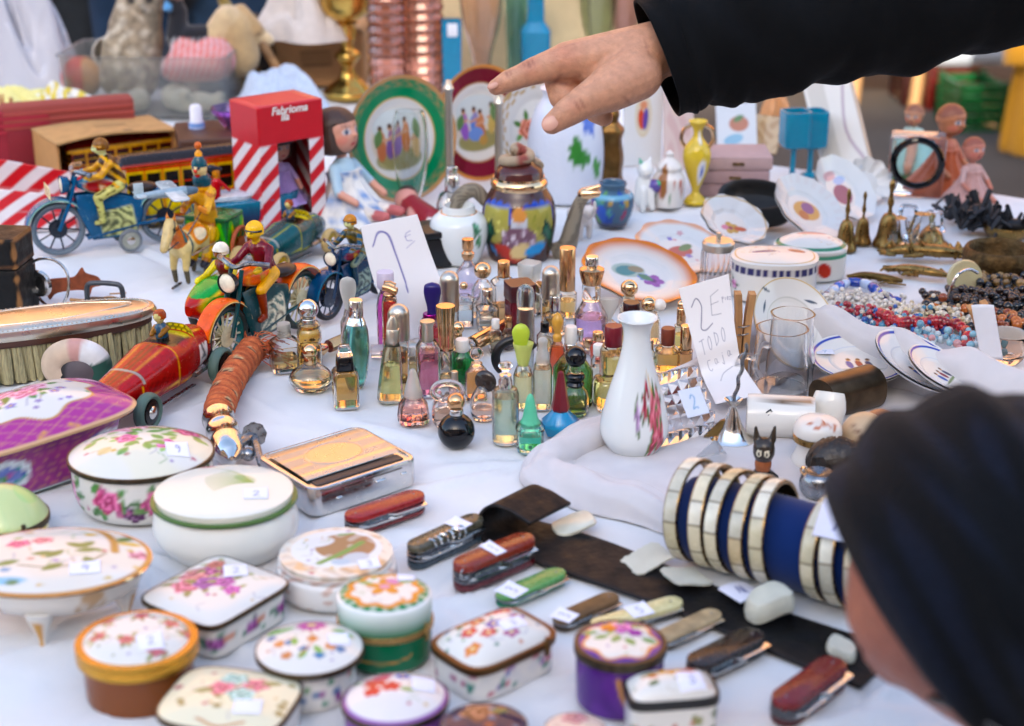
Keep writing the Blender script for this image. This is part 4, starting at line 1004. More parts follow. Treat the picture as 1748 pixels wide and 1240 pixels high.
def figure(t,c,s,dx=.12,dy=0.,dz=.3,name='rider',sit=False):
 """seated toy rider, one continuous body, helmet or cap as its own piece"""
 def q(x,y,z):return((x+dx)*s,(y+dy)*s,(z+dz)*s)
 K=[(q(-.26,0,.66),.115*s,q(-.12,0,.95),.125*s,c['coat']),(q(-.12,-.1,.98),.06*s,q(-.12,.1,.98),.06*s,c['coat']),(q(-.09,0,1.0),.05*s,q(-.05,0,1.12),.05*s,c['skin']),(q(-.05,0,1.18),.095*s,q(-.02,0,1.17),.09*s,c['skin']),(q(.06,0,1.16),.018*s,q(.075,0,1.14),.018*s,c['skin'])]
 for y in(-1,1):
  K+=[(q(-.12,y*.15,.96),.06*s,q(.02,y*.22,.82),.05*s,c['sleeve']),(q(.02,y*.22,.82),.05*s,q(.19,y*.22,.8),.042*s,c['sleeve']),(q(.2,y*.22,.8),.048*s,q(.24,y*.21,.79),.04*s,c['glove']),(q(-.24,y*.1,.62),.085*s,q(.08,y*.14,.5),.066*s,c['legs'])]
  if not sit:
   K+=[(q(.08,y*.14,.5),.064*s,q(.03,y*.14,.22),.046*s,c['boots']),(q(.03,y*.14,.16),.045*s,q(.12,y*.14,.14),.04*s,c['boots'])]
 def pt(V,C_):
  x,y,z=V[:,0]/s-dx,V[:,1]/s-dy,V[:,2]/s-dz
  a=Pa(y,z,'#000000',.012);a.c=C_
  f=x>-.03
  for sy in(-1,1):
   b=Pa(y,z,'#000000',.012);b.c=a.c.copy();b.ell(sy*.035,1.19,.018,.012,0,'#15151a')
   a.c=np.where((f&(z>1.1))[:,None],b.c,a.c)
  b=Pa(y,z,'#000000',.01);b.c=a.c.copy();b.ell(0,1.115,.025,.009,0,'#a02a20');a.c=np.where((x>.02)[:,None],b.c,a.c)
  if c.get('stripe'):
   w=np.sin((z*1.0-x*.8)*42);a.c=np.where(((w>.35)&(z>.62)&(z<1.06))[:,None],h(c['stripe']),a.c)
  if c.get('fold'):
   w=np.sin(x*40+4*np.sin(z*22))*np.sin(z*33+y*9);a.c=np.where(((w>.45)&(z<.66))[:,None],h(c['fold']),a.c)
  return a.c
 b=fuse(name,K,.018*s,TIN,t,3,paint=pt)
 m=MB(c['hat'])
 A=np.linspace(0,pi/2,8)
 T=TR(q(-.055,0,1.195))
 m.lathe([(.108*s,-.045*s)]+[(.112*s*math.cos(a)+1e-5,.115*s*math.sin(a))for a in A],24,c['hat'],T=T)
 m.tube([((.1*math.cos(a)-.05+dx)*s,(.108*math.sin(a)+dy)*s,(1.2+dz)*s)for a in np.linspace(-1.5,1.5,12)],.014*s,6,col=c.get('goggle',c['hat']))
 ob('helmet',m,TIN,b)
 return b
blue=dict(tyre='#5d6a74',spoke='#20242a',body='#1f5378',edge='#9fb8a8',frame='#1d4c70',engine='#b9bc94',engine2='#3a4230',tank='#9e1c22',badge='#d8c8b0',coat='#3a2a1e',sleeve='#b07c2a',skin='#c9cfa8',glove='#6b8a98',legs='#b5b284',boots='#a9a97c',hat='#6b4a2c',goggle='#b07c2a',stripe='#c79a4a',fold='#5a5236',lampc='#1d4c70',rimc='#5d6a74')
moto('blue tin motorcycle ridden by a striped-jersey rider in helmet',196,424,205,.12,blue,plate='7557')
orng=dict(tyre='#24302e',spoke='#cfc8b0',body='#d9551c',edge='#e3d4b0',frame='#14393c',engine='#d8d4c0',engine2='#1d4a4a',tank='#d9551c',badge='#c9a23a',coat='#641420',sleeve='#5d1220',skin='#cba94c',glove='#c8a84a',legs='#d79a20',boots='#7a2f1a',hat='#d5a31c',goggle='#1d1d1d',lampc='#20262a',rimc='#14504e')
sm=moto('orange and green tin motorcycle with sidecar, driver in maroon coat',452,592,242,.118,orng,name='toy_motorcycle_with_sidecar',support=False,spk=14)
s=.112
sc_=bpy.data.objects.new('sidecar',None);COL.objects.link(sc_)
bpy.data.objects.remove(sc_)
m=MB()
rings=[]
for q in np.linspace(0,1,70):
 x=(-.42+.86*q)*s;wv=.2*s*min(1,(1.02-q)*2.6)**.6*min(1,q*6+.45);hv=.17*s*min(1,(1.03-q)*2.2)**.5*min(1,q*5+.5)
 k=sup(90,2.8)
 rings.append(np.stack([np.full(90,x),-.43*s+wv*k[:,0],.38*s+hv*k[:,1]],1))
def scol(V):
 x,y,z=V[:,0]/s,V[:,1]/s,V[:,2]/s
 q=Pa(x,z,'#a01f1a',.02)
 q.ell(.02,.4,.36,.12,0,'#d8b84a');q.ell(.02,.4,.34,.105,0,'#3b7a3e');q.rect(0,.24,.6,.012,0,'#d8b84a')
 top=z>.47
 b=Pa(x,y+.43,'#a8321e',.02);b.ell(.12,0,.36,.15,0,'#d8b84a');b.ell(.12,0,.33,.13,0,'#3f8a4a');b.ell(-.22,0,.2,.13,0,'#d9d4cc')
 return np.where(top[:,None],b.c,q.c)
m.loft(np.array(rings),scol)
so_=ob('sidecar',m,TIN,sm)
m=MB('#2a2420')
for x in(-.3,.2):m=MB();m.tube([(x*s,-.3*s,.25*s),(x*s,0,.25*s)],.02*s,8);ob('sidecar_strut',m,STEEL,so_)
wheel(so_,-.1*s,-.68*s,.22*s,.22*s,.09*s,'#2a2622','#7a4a20',10,name='sidecar_wheel')
pas=dict(coat='#5d1016',sleeve='#cbb83a',skin='#7d4a28',glove='#cdbf4a',legs='#5d1016',boots='#5d1016',hat='#d8d4c8',goggle='#d8d4c8')
figure(sm,pas,s*.62,-.02,-.7,.06,name='passenger',sit=True)
dk=dict(tyre='#1a1f26',spoke='#3a3f48',body='#12395c',edge='#4f7a90',frame='#12304e',engine='#8a9a90',engine2='#22303a',tank='#7a2430',badge='#c9a23a',coat='#3a3a2c',sleeve='#2c4250',skin='#b9bd98',glove='#6a7a86',legs='#6a7468',boots='#2a3a48',hat='#a8702e',goggle='#4a3320',stripe='#6a5a3a',fold='#2c3c44',lampc='#12304e')
moto('dark blue tin motorcycle with goggled rider, partly behind the large price card',607,523,240,.092,dk,support=False)
def car(label,px,py,head,L,base,line,wheelc,hubc,num=None,driver=True):
 t=thing('toy_racing_car',label,'toy car',P(px,py),head,TY)
 S=[(.5,.085,.07,.20,2.6),(.47,.095,.06,.225,3),(.3,.115,.055,.25,3),(.1,.135,.055,.285,3),(.03,.138,.055,.30,3.2),(-.05,.14,.055,.29,3.4),(-.13,.135,.055,.30,3.2),(-.2,.125,.06,.31,2.6),(-.33,.1,.075,.285,2.4),(-.44,.055,.11,.23,2.2),(-.5,.012,.14,.19,2)]
 xs=np.array([q[0]for q in S][::-1]);A=np.array(S)[::-1]
 X=np.linspace(-.5,.5,90)
 rings=[]
 for x in X:
  hw,z0,z1,k=[np.interp(x,xs,A[:,j])for j in(1,2,3,4)]
  o=sup(56,k)
  rings.append(np.stack([np.full(56,x*L),o[:,0]*hw*L,((z0+z1)/2+o[:,1]*(z1-z0)/2)*L],1))
 def cc(V):
  x,y,z=V[:,0]/L,V[:,1]/L,V[:,2]/L
  q=Pa(x,z,base,.006)
  for xx in(.02,.3):q.rect(xx,.2,.004,.2,0,line)
  q.rect(.16,.12,.14,.0035,0,line);q.rect(-.2,.1,.2,.0035,0,line);q.rect(-.3,.25,.16,.003,12,line)
  for i in range(14):q.rect(.06+i*.015,.165,.003,.02,-20,h(base)*.45);
  for i in range(9):q.rect(.33+i*.014,.15,.003,.016,-20,h(base)*.45)
  if num:
   q.rect(-.24,.2,.052,.075,0,'#d9d2cc');digit(q,num,-.24,.2,.055,.009,'#111111')
   if True:pass
  top=z>np.interp(x,xs,(A[:,2]*.3+A[:,3]*.7))
  b=Pa(x,y,np.minimum(h(base)*1.15,1),.006)
  for sy in(-1,1):
   b.line([(.48,sy*.05),(.03,sy*.07)],.0035,line);b.line([(-.18,sy*.08),(-.42,sy*.03)],.0035,line);b.line([(.48,sy*.012),(.03,sy*.016)],.006,'#3a2a14',.7)
  b.rect(.02,0,.003,.2,0,line);b.rect(-.18,0,.003,.2,0,line);b.rect(.28,0,.008,.2,0,'#8a8a84')
  b.rect(-.08,0,.075,.095,0,'#1a140c');b.rect(-.15,0,.02,.09,0,'#b7a02a');
  return np.where(top[:,None],b.c,q.c)
 m=MB();m.loft(np.array(rings),cc);ob('car_body',m,TIN,t)
 m=MB();m.rbox(.13*L,.02*L,.115*L,.02*L,.004*L,T=TR((.503*L,0,.075*L),90))
 m.rbox(.1*L,.012*L,.09*L,.015*L,.002*L,T=TR((.515*L,0,.087*L),90));ob('radiator_grille',m,SILVER,t)
 for sy in(-1,1):
  for x in(.36,-.3):
   disc_wheel(t,x*L,sy*.175*L,.095*L,.095*L,.06*L,wheelc,hubc)
 m=MB('#9a9890')
 for x in(.36,-.3):m.tube([(x*L,-.17*L,.095*L),(x*L,.17*L,.095*L)],.012*L,8)
 for sy in(-1,1):m.tube([(-.1*L,sy*.145*L,.11*L),(-.45*L,sy*.13*L,.115*L)],.014*L,8);m.box(.36*L,.02*L,.008*L,T=TR((.08*L,sy*.14*L,.055*L)))
 ob('axles_and_exhaust',m,STEEL,t)
 def seat(u,v):
  q=Pa(u,v,'#a8921f',.05)
  for i in range(6):
   for j in range(5):q.disc((i+.5*(j%2))/6,(j+.5)/5,.07,'#c2ab2c');q.ring((i+.5*(j%2))/6,(j+.5)/5,.085,.012,'#231c08')
  return q.c
 m=MB();m.sheet(lambda u,v:np.stack([(-.17-.02*v)*L,(u-.5)*.2*L,(.24+.1*v-.06*(2*u-1)**4*v)*L]),50,30,seat);ob('seat_back',m,TIN,t,solid=.001)
 if driver:
  z=.27
  K=[((-.1*L,-.03*L,z*L),.035*L,(-.1*L,-.03*L,(z+.07)*L),.032*L,'#3a4a58'),((-.09*L,-.03*L,(z+.13)*L),.03*L,(-.088*L,-.03*L,(z+.135)*L),.03*L,'#b8b08a'),((-.1*L,.005*L,(z+.07)*L),.014*L,(-.04*L,.0,(z+.05)*L),.012*L,'#7a5a3a'),((-.1*L,-.065*L,(z+.07)*L),.014*L,(-.04*L,-.05*L,(z+.05)*L),.012*L,'#7a5a3a')]
  b=fuse('driver',K,.006*L,TIN,t,2)
  m=MB('#8a3a1c');m.lathe([(.033*L,-.01*L),(.033*L,.01*L),(.024*L,.028*L),(.001*L,.035*L)],16,T=TR((-.094*L,-.03*L,(z+.135)*L)));ob('helmet',m,TIN,b)
 return t
car('red tin racing car number 2 with a tiny driver',274,680,248,.174,'#8c0c0e','#d9a21c','#4a6258','#141414','2')
car('teal tin racing car with cream wheels behind the sidecar toy',492,446,244,.15,'#123f42','#a9a24a','#b59a62','#8f7a4a',None,True)
t=thing('toy_horse_cart','tin horse pulling a green cart driven by a clown in yellow','toy cart',P(328,474),252,TY)
s=.081
K=[((.2*s,0,.5*s),.17*s,(-.15*s,0,.55*s),.17*s,'#c9bb98'),((.28*s,0,.6*s),.13*s,(.45*s,0,.82*s),.09*s,'#b8622a'),((.45*s,0,.84*s),.09*s,(.66*s,0,.58*s),.055*s,'#b9a98a'),((.43*s,.05*s,.92*s),.025*s,(.42*s,.06*s,1.0*s),.012*s,'#a8642c'),((.43*s,-.05*s,.92*s),.025*s,(.42*s,-.06*s,1.0*s),.012*s,'#a8642c')]
for sy in(-1,1):
 K+=[((.25*s,sy*.09*s,.45*s),.07*s,(.3*s,sy*.09*s,.22*s),.045*s,'#b9aa88'),((.3*s,sy*.09*s,.22*s),.042*s,(.26*s,sy*.09*s,.03*s),.035*s,'#4a4438'),((-.2*s,sy*.09*s,.5*s),.085*s,(-.26*s,sy*.09*s,.26*s),.05*s,'#b9aa88'),((-.26*s,sy*.09*s,.26*s),.045*s,(-.22*s,sy*.09*s,.03*s),.035*s,'#4a4438')]
def hp(V,C_):
 x,y,z=V[:,0]/s,V[:,1]/s,V[:,2]/s
 q=Pa(x,z,'#000000',.012);q.c=C_
 q.ell(-.05,.6,.2,.13,0,'#c8742a');q.ell(-.05,.6,.14,.08,0,'#d9cfb8');q.line([(.2,.75),(.22,.3)],.02,'#1f3f46');q.line([(.46,.9),(.56,.6)],.012,'#1c1c1c');q.line([(.4,.8),(.52,.76)],.012,'#1c1c1c');q.disc(.5,.8,.025,'#1a1a1a');q.line([(.38,.9),(.3,.6)],.03,'#2f5a5c')
 return q.c
fuse('horse',K,.018*s,TIN,t,3,paint=hp)
m=MB('#1c4a2a')
def bx(V):
 x,y,z=V[:,0]/s,V[:,1]/s,V[:,2]/s
 q=Pa(x*.7+y,z,'#146030',.02)
 for i in range(-4,5):
  for sg in(1,):q.line([(i*.22,.18),(i*.22+.11,.6)],.028,'#b8b444');q.line([(i*.22+.22,.18),(i*.22+.11,.6)],.028,'#5fa058')
 q.rect(0,.17,3,.03,0,'#b8b444');q.rect(0,.66,3,.03,0,'#0f4a26');return q.c
V_=[]
for(x0,y0),(x1,y1)in(((-.45,-.3),(-.95,-.3)),((-.95,-.3),(-.95,.3)),((-.95,.3),(-.45,.3)),((-.45,.3),(-.45,-.3))):
 m.sheet(lambda u,v:np.stack([(x0+(x1-x0)*u)*s,(y0+(y1-y0)*u)*s,(.14+.54*v)*s]),40,30,None);m.Cc[-1]=bx(m.V[-1])
m.box(.5*s,.6*s,.03*s,'#125a2c',T=TR((-.7*s,0,.12*s)));m.box(.5*s,.6*s,.02*s,'#18683a',T=TR((-.7*s,0,.67*s)))
ob('cart_box',m,TIN,t,solid=.0008)
for sy in(-1,1):wheel(t,-.72*s,sy*.36*s,.27*s,.27*s,.06*s,'#a3481c','#9a4a24',8)
m=MB('#2a3034')
for sy in(-1,1):m.tube([(-.45*s,sy*.2*s,.4*s),(.3*s,sy*.2*s,.42*s)],.014*s,6)
m.tube([(.62*s,.03*s,.55*s),(.2*s,.1*s,.66*s),(-.3*s,.12*s,.95*s)],.009*s,5);m.tube([(.3*s,0,.02*s),(.5*s,0,.015*s),(.6*s,.05*s,.05*s)],.02*s,6)
ob('shafts_and_reins',m,STEEL,t)
K=[((-.5*s,0,.55*s),.17*s,(-.45*s,0,1.12*s),.12*s,'#c98f1e'),((-.44*s,0,1.2*s),.13*s,(-.42*s,0,1.22*s),.12*s,'#1d3c46'),((-.4*s,0,1.36*s),.1*s,(-.385*s,0,1.38*s),.1*s,'#c9b998'),((-.29*s,0,1.36*s),.025*s,(-.275*s,0,1.36*s),.025*s,'#b83a2a')]
for sy in(-1,1):
 K+=[((-.45*s,sy*.12*s,1.05*s),.07*s,(-.2*s,sy*.17*s,.85*s),.05*s,'#cc9420'),((-.2*s,sy*.17*s,.85*s),.045*s,(-.12*s,sy*.12*s,.92*s),.04*s,'#c98a5a'),((-.42*s,sy*.09*s,.55*s),.09*s,(-.24*s,sy*.1*s,.2*s),.07*s,'#cf9a28'),((-.24*s,sy*.1*s,.16*s),.06*s,(-.14*s,sy*.1*s,.14*s),.05*s,'#2a2a30')]
def cp(V,C_):
 y,z,x=V[:,1]/s,V[:,2]/s,V[:,0]/s
 q=Pa(y,z,'#000000',.012);q.c=C_.copy()
 for sy in(-1,1):q.ell(sy*.04,1.4,.022,.026,0,'#17263a')
 q.ell(0,1.3,.05,.018,0,'#a82a20');
 C_=np.where((x>-.33)[:,None]&(z>1.26)[:,None],q.c,C_)
 w=np.sin(z*30+y*12);return np.where(((w>.82)&(z<1.1))[:,None],h('#a8641a'),C_)
b=fuse('clown',K,.018*s,TIN,t,3,paint=cp)
m=MB('#17414c');m.lathe([(.105*s,0),(.1*s,.06*s),(.05*s,.13*s),(.02*s,.2*s)],20,T=TR((-.4*s,0,1.41*s)));m.lathe([(.05*s,0),(.05*s,.05*s),(.001,.1*s)],14,'#d08a1c',T=TR((-.4*s,0,1.53*s)));m.ball((-.4*s,0,1.68*s),.05*s,'#b85a2a',n=12)
ob('pointed_hat',m,TIN,b)
t=thing('toy_boat','navy blue tin boat with a white deck and a red-coated figure','toy boat',P(425,398),14,TY)
m=MB();L=.12;rings=[]
for q in np.linspace(0,1,26):
 wv=.03*min(1,(1.001-q)*3.2)**.6*min(1,q*4+.6);z0=.004+.012*q**4
 rings.append([((q-.5)*L,y*wv*f,z)for y,f,z in((-1,1,.04+.008*q),(-1,.92,.026),(-.5,.8,z0),(.5,.8,z0),(1,.92,.026),(1,1,.04+.008*q))])
m.loft(np.array(rings),lambda V:np.where((V[:,2]>.035)[:,None],h('#4f7486'),np.where((V[:,2]>.02)[:,None],h('#152c50'),h('#0f1c36'))),caps=(True,True));ob('hull',m,TIN,t)
m=MB('#b4b9be');m.rbox(.05,.034,.006,.012,z0=.043,T=TR((-.02,0,0)));m.rbox(.03,.02,.012,.006,z0=.043,T=TR((.022,0,0)),col='#2d5872');ob('deck',m,TIN,t)
fuse('deckhand',[((-.036,-.012,.05),.006,(-.034,-.012,.066),.0055,'#a8262a'),((-.034,-.012,.075),.0045,(-.034,-.012,.077),.0045,'#b58a6a'),((-.04,-.012,.083),.004,(-.028,-.012,.081),.002,'#23232a'),((-.03,-.012,.066),.0025,(-.02,-.014,.056),.002,'#a8262a')],.0012,TIN,t,2)
def coach(label,name,px,py,rz,L,w,hh,body,roofc,trim,win,panel=None,z=0.,side2=None):
 t=thing(name,label,'toy tram',P(px,py,z),rz,TY)
 def cc(u,v):
  q=Pa(u,v,body,.01)
  for i in range(7):
   x=(i+.5)/7;q.rect(x,.66,.055,.22,0,win)
   q.rect(x,.66,.055,.008,0,trim)
   q.rect(x,.2,.055,.14,0,panel or body);q.rect((i+1)/7,.5,.006,.5,0,trim)
  q.rect(.5,.02,.5,.03,0,trim);q.rect(.5,.4,.5,.012,0,trim);q.rect(.5,.96,.5,.03,0,trim)
  return q.c
 m=MB(body)
 for sy in(-1,1):m.sheet(lambda u,v:np.stack([(u-.5)*L*-sy,u*0+sy*w/2,.012+v*hh]),90,36,cc)
 for sx in(-1,1):m.sheet(lambda u,v:np.stack([u*0+sx*L/2,(u-.5)*w*sx,.012+v*hh]),40,24,lambda u,v:cc(u*3/7,v))
 m.box(L*.98,w*.96,.004,z0=.01)
 ob('coachwork',m,TIN,t)
 m=MB(roofc)
 rings=[[(x*L,y*w,.0125+hh+.28*w*(1-(y*1.86)**2)*e)for y in np.linspace(-.535,.535,13)]for x,e in((-.54,.3),(-.5,.9),(-.4,1),(.4,1),(.5,.9),(.54,.3))]
 m.loft(np.array(rings),lambda V:np.where((np.abs(V[:,1])>w*.5)[:,None],h(trim),h(roofc)),loop=False);ob('roof',m,TIN,t,solid=.002)
 for x in(-.3,.3):
  for sy in(-1,1):disc_wheel(t,x*L,sy*w*.4,.012,.012,.006,'#2a2620','#7a6a4a')
 return t
coach('black and yellow tin trolley car with red-framed windows','toy_trolley',322,374,27,.15,.04,.062,'#c7a40f','#1c1614','#b8321c','#17120e','#d6bb1a')
coach('dark red tin tram with yellow roof edge inside the open cardboard box','toy_tram',255,322,20,.135,.036,.03,'#5e1518','#5a1a18','#c8961c','#2a1a16','#6a1a1c')
t=thing('toy_aeroplane','small grey tin aeroplane lying on the trolley roof','toy plane',P(282,340,.088),25,TY)
fuse('fuselage',[((-.03,0,.006),.003,(.02,0,.006),.006,'#8d9aa2'),((.02,0,.006),.006,(.032,0,.006),.004,'#5a6670')],.0015,TIN,t,2)
m=MB('#a9b3b6');m.rbox(.018,.085,.0015,.006,z0=.007,T=TR((.008,0,0)));m.rbox(.01,.03,.0015,.004,z0=.007,T=TR((-.026,0,0)));m.box(.01,.0015,.014,T=TR((-.027,0,.006)));ob('wing',m,TIN,t)
def atY(px,py,Y):
 d=ray(px,py);return EYE+d*(Y/d.y)
def heading(a,b):
 return math.degrees(math.atan2(b.y-a.y,b.x-a.x))
a,b=P(-130,656),P(264,604)
t=thing('clothes_brush','long silver-backed brush with pale bristles lying on the left','brush',(a+b)/2,heading(a,b))
L=(b-a).length;W=.062;HB=.036
m=MB()
q=random.Random(4)
for i in range(46):
 for j in range(9):
  x=(-.485+.97*i/45)*L;y=(-.42+.84*j/8)*W
  if(abs(x)/(L/2))**2.6+(abs(y)/(W/2))**2.6>.93:continue
  c=h('#a39a72')*q.uniform(.7,1.15);lx,ly=q.uniform(-.003,.003),q.uniform(-.004,.002)
  m.lathe([(.0024,HB),(.0026,HB*.55),(.0034,.004),(.0025,0)],7,lambda V:np.where((V[:,2]<.004)[:,None],c*1.25,c),T=Matrix.Translation((x,y,0))@Matrix(((1,0,-lx/HB,lx),(0,1,-ly/HB,ly),(0,0,1,0),(0,0,0,1))))
ob('bristles',m,mat('brush_bristle',None,rough=.7,var=.35,vs=900,bump=.4,bs=1500,stretch=(1,1,.1)),t)
m=MB('#3a2a1c');m.lathe([(.96,HB-.002),(1,HB),(1,HB+.006),(.96,HB+.007)],120,k=2.6,sx=L/2,sy=W/2);ob('wooden_stock',m,DKWOOD,t)
m=MB()
pr=[(1.0,HB+.004),(1.035,HB+.006),(1.05,HB+.010),(1.03,HB+.0135),(.99,HB+.0145),(.965,HB+.0135),(.95,HB+.0143),(.9,HB+.0152),(.6,HB+.0172),(.3,HB+.018),(0,HB+.0182)]
m.lathe(pr,160,k=2.5,sx=L/2,sy=W/2)
o_=sup(150,2.5)
for i in range(150):m.ball((o_[i][0]*L/2*.982,o_[i][1]*W/2*.982,HB+.0145),.0009,n=6)
m.tube([(math.cos(x)*L*.38*(1+.1*math.cos(4*x)),math.sin(x)*W*.33,HB+.0168)for x in np.linspace(0,2*pi,50,endpoint=False)],.0006,6,close=True)
ob('silver_back',m,mat('brushed_silver','#d8cbb6',rough=.3,metal=1,var=.12,rvar=.08,vs=40,bump=.04,bs=120),t)
p,u=base_at(174,548,70,.8)
t=thing('small_flat_iron','small dark iron block with a bent loop handle behind the brush','flat iron',p,-6)
m=MB('#4a4a48');m.prism(None,[(0,rr(76*u,44*u,8*u)),(24*u,rr(72*u,40*u,8*u)),(27*u,rr(66*u,36*u,8*u))])
ob('sole',m,mat('cast_iron',None,rough=.45,metal=.6,var=.3,bump=.2,bs=200),t)
m=MB('#4c5054');m.tube([(-30*u,0,25*u),(-28*u,0,52*u),(-16*u,0,58*u),(18*u,0,58*u),(32*u,0,52*u),(34*u,0,25*u)],4.5*u,10,sub=4)
ob('handle',m,_M['cast_iron'],t)
p,u=base_at(128,670,112,.5)
t=thing('painted_stone','stone ring painted cream, black, white and green beside the brush','painted stone',p,0)
m=MB()
def pc(V):
 a=np.degrees(np.arctan2(V[:,2]-36*u,V[:,0]))
 q=Pa(a,V[:,1]*0,'#c2ab92',3);q.rect(86,0,18,9,0,'#b98a80');q.rect(40,0,28,9,0,'#d0cfcc');q.rect(-25,0,42,9,0,'#17473a');return q.c
m.tube([(38*u*math.cos(x),0,38*u+26*u*math.sin(x))for x in np.linspace(-.7,3.9,30)],[18*u]*30,16,col=pc,flat=1.3)
ob('ring',m,mat('matt_paint',None,rough=.6,var=.15,bump=.1,bs=120),t)
m=MB('#4a4044');m.ball((6*u,2*u,30*u),(40*u,26*u,30*u),n=28,col=lambda V:np.where((V[:,0]<-.45)[:,None],h('#16161a'),h('#51474a')))
ob('dark_core',m,_M['matt_paint'],t)
p=P(-30,556)
t=thing('leather_case','worn black leather box with rubbed brown edges at the left edge','leather box',p+Vector((0,.04,0)),-6)
u=U(0,556)
def lc(V):
 q=Pa(V[:,0]/u,V[:,2]/u,'#0d0d0d',6)
 e=np.sort(np.stack([68-np.abs(V[:,0]/u),45-np.abs(V[:,1]/u),np.minimum(V[:,2]/u+6,146-V[:,2]/u)]),0)[1]
 w=3+4*np.sin(V[:,2]/u*.21+2*np.sin(V[:,2]/u*.07))+4*np.sin(V[:,0]/u*.3)
 q.sd(np.where(e<30,e-w,9),'#9a6a3c');q.rect(0,94,90,1.5,4,'#6a4526',.8);return q.c
m=MB()
for(z0,z1)in((0,90),(92,146)):
 lv=[(z*u,dens(rr(136*u*k_,90*u*k_,10*u),160))for z,k_ in[(z0,.97)]+[(z0+(z1-z0)*f,1)for f in np.linspace(.04,.93,30)]+[(z1,.96)]]
 m.prism(None,lv,lc)
ob('case_shell',m,LEATHER,t)
m=MB('#9a7a4a');m.box(14*u,6*u,22*u,z0=78*u,T=TR((20*u,-46*u,0)));ob('clasp',m,BRASS,t)
p,u=base_at(85,532,80,.3)
t=thing('wire_hoop_toy','thin silver wire hoop holding a small chrome reflector','wire toy',p,-24)
m=MB();m.tube([(42*u*math.cos(x),6*u*math.sin(x*2),46*u+45*u*math.sin(x))for x in np.linspace(0,2*pi,40,endpoint=False)],2.6*u,8,close=True)
m.tube([(-40*u,0,12*u),(-15*u,-30*u,2*u),(20*u,-30*u,2*u),(30*u,0,14*u)],2*u,6,sub=5);ob('hoop',m,SILVER,t)
m=MB();m.lathe([(.01,3*u),(8*u,2*u),(16*u,8*u),(22*u,6*u),(24*u,0),(20*u,-5*u),(.01,-7*u)],32,T=TR((-18*u,0,44*u),0,90));ob('reflector',m,SILVER,t)
p,u=base_at(128,520,60,.4)
t=thing('rusty_pig','rusty cut-metal pig on a bent twig behind the wire hoop','metal pig',p,4)
ol=[(-60,22),(-50,40),(-20,44),(0,46),(14,62),(20,52),(40,44),(44,30),(30,26),(22,10),(12,22),(-30,18),(-44,6),(-50,18)]
m=MB('#8a4526');m.loft([[(x*u,y*u,z*u)for x,z in cr(ol+[ol[0]],4)[:-1]]for y in(-2,2)]);ob('pig_plate',m,mat('rust',None,rough=.75,var=.4,vs=160,bump=.25,bs=250),t)
m=MB('#7a5a30');m.tube([(-10*u,-4*u,6*u),(30*u,-8*u,4*u),(60*u,-6*u,9*u),(96*u,-30*u,3*u)],3*u,7,sub=5);m.tube([(55*u,10*u,60*u-50*u),(80*u,26*u,6*u)],1.5*u,6)
ob('twig',m,WOOD,t)
pts=[P(432,596,.016),P(412,622,.016),P(392,655,.016),P(378,688,.016),P(370,716,.016)]
mid=P(390,680);T0=Matrix.Translation(-mid)
t=thing('rope_lighter','old tinder lighter of orange braided rope and nickel tube','lighter',mid)
u=U(390,680)
c=cr([list(q)for q in pts],16);n_=len(c)
m=MB();NN=26
def rc(V):
 i=np.arange(len(V))//NN;j=np.arange(len(V))%NN
 a=j/NN*2*pi;s_=i/n_
 q=Pa(s_,a,'#b5562c',.05);w=np.sin(s_*95+2*a);q.put(.55*(w>.2),'#c9713f');q.put(.5*(w<-.6),'#8a3c1e')
 x=np.sin(s_*38+a);y=np.sin(3*a-s_*8);q.put((x>.9)*(y>.2)*.95,'#1c1a1a');q.put((np.sin(s_*38+a+.5)>.93)*(y>.2)*.8,'#c9a878');return q.c
rad=25*u*(1+.05*np.sin(np.arange(n_)*1.1));rad[-10:]*=np.linspace(1,.86,10)
m.tube(c,rad,NN,col=rc,T=T0)
ob('rope',m,mat('braided_rope',None,rough=.95,bump=.8,bs=420,var=.25,vs=300),t)
m=MB();q=random.Random(3)
lat_=Vector((.75,-.35,.1));e=Vector(c[2])-mid;dr=(Vector(c[0])-Vector(c[6])).normalized()
for i in range(150):
 s_=e+Vector((q.uniform(-1,1),q.uniform(-1,1),q.uniform(-.8,.9)))*19*u
 l=q.uniform(16,44)*u;w=lat_*q.choice((-.9,1.5,1.5))*q.uniform(.2,1.1)+Vector((q.uniform(-.3,.3),q.uniform(-.3,.3),q.uniform(-.3,.6)))
 p2=s_+(dr*.6+w*.5)*l;p3=p2+(dr*.1+w*.5+Vector((.3,-.2,-.35)))*l
 for v in(p2,p3):v.z=max(v.z,.001)
 m.tube([s_-dr*8*u,s_,p2,p3],.9*u,5,col=h(q.choice(['#c25a2a','#b04a22','#d07a42','#b8502a'])),sub=3)
ob('frayed_fringe',m,_M['braided_rope'],t)
a,b=P(372,712,.015)-mid,P(392,772,.015)-mid
m=MB();Ld=(b-a).length
m.lathe([(23*u,0),(26*u,.02*Ld),(27*u,.06*Ld),(25*u,.1*Ld),(25*u,.36*Ld),(26.5*u,.38*Ld),(26.5*u,.42*Ld),(25*u,.44*Ld),(25*u,.72*Ld),(27*u,.75*Ld),(27*u,.8*Ld),(25*u,.86*Ld),(24*u,1.0*Ld),(18*u,1.1*Ld),(16*u,1.12*Ld),(8*u,1.2*Ld),(7*u,1.22*Ld),(.01*u,1.24*Ld)],40,T=along(a,b))
ob('nickel_tube',m,SILVER,t)
m=MB()
f=P(404,762,.018)-mid;g=P(432,742,.018)-mid;k2=P(446,792,.012)-mid
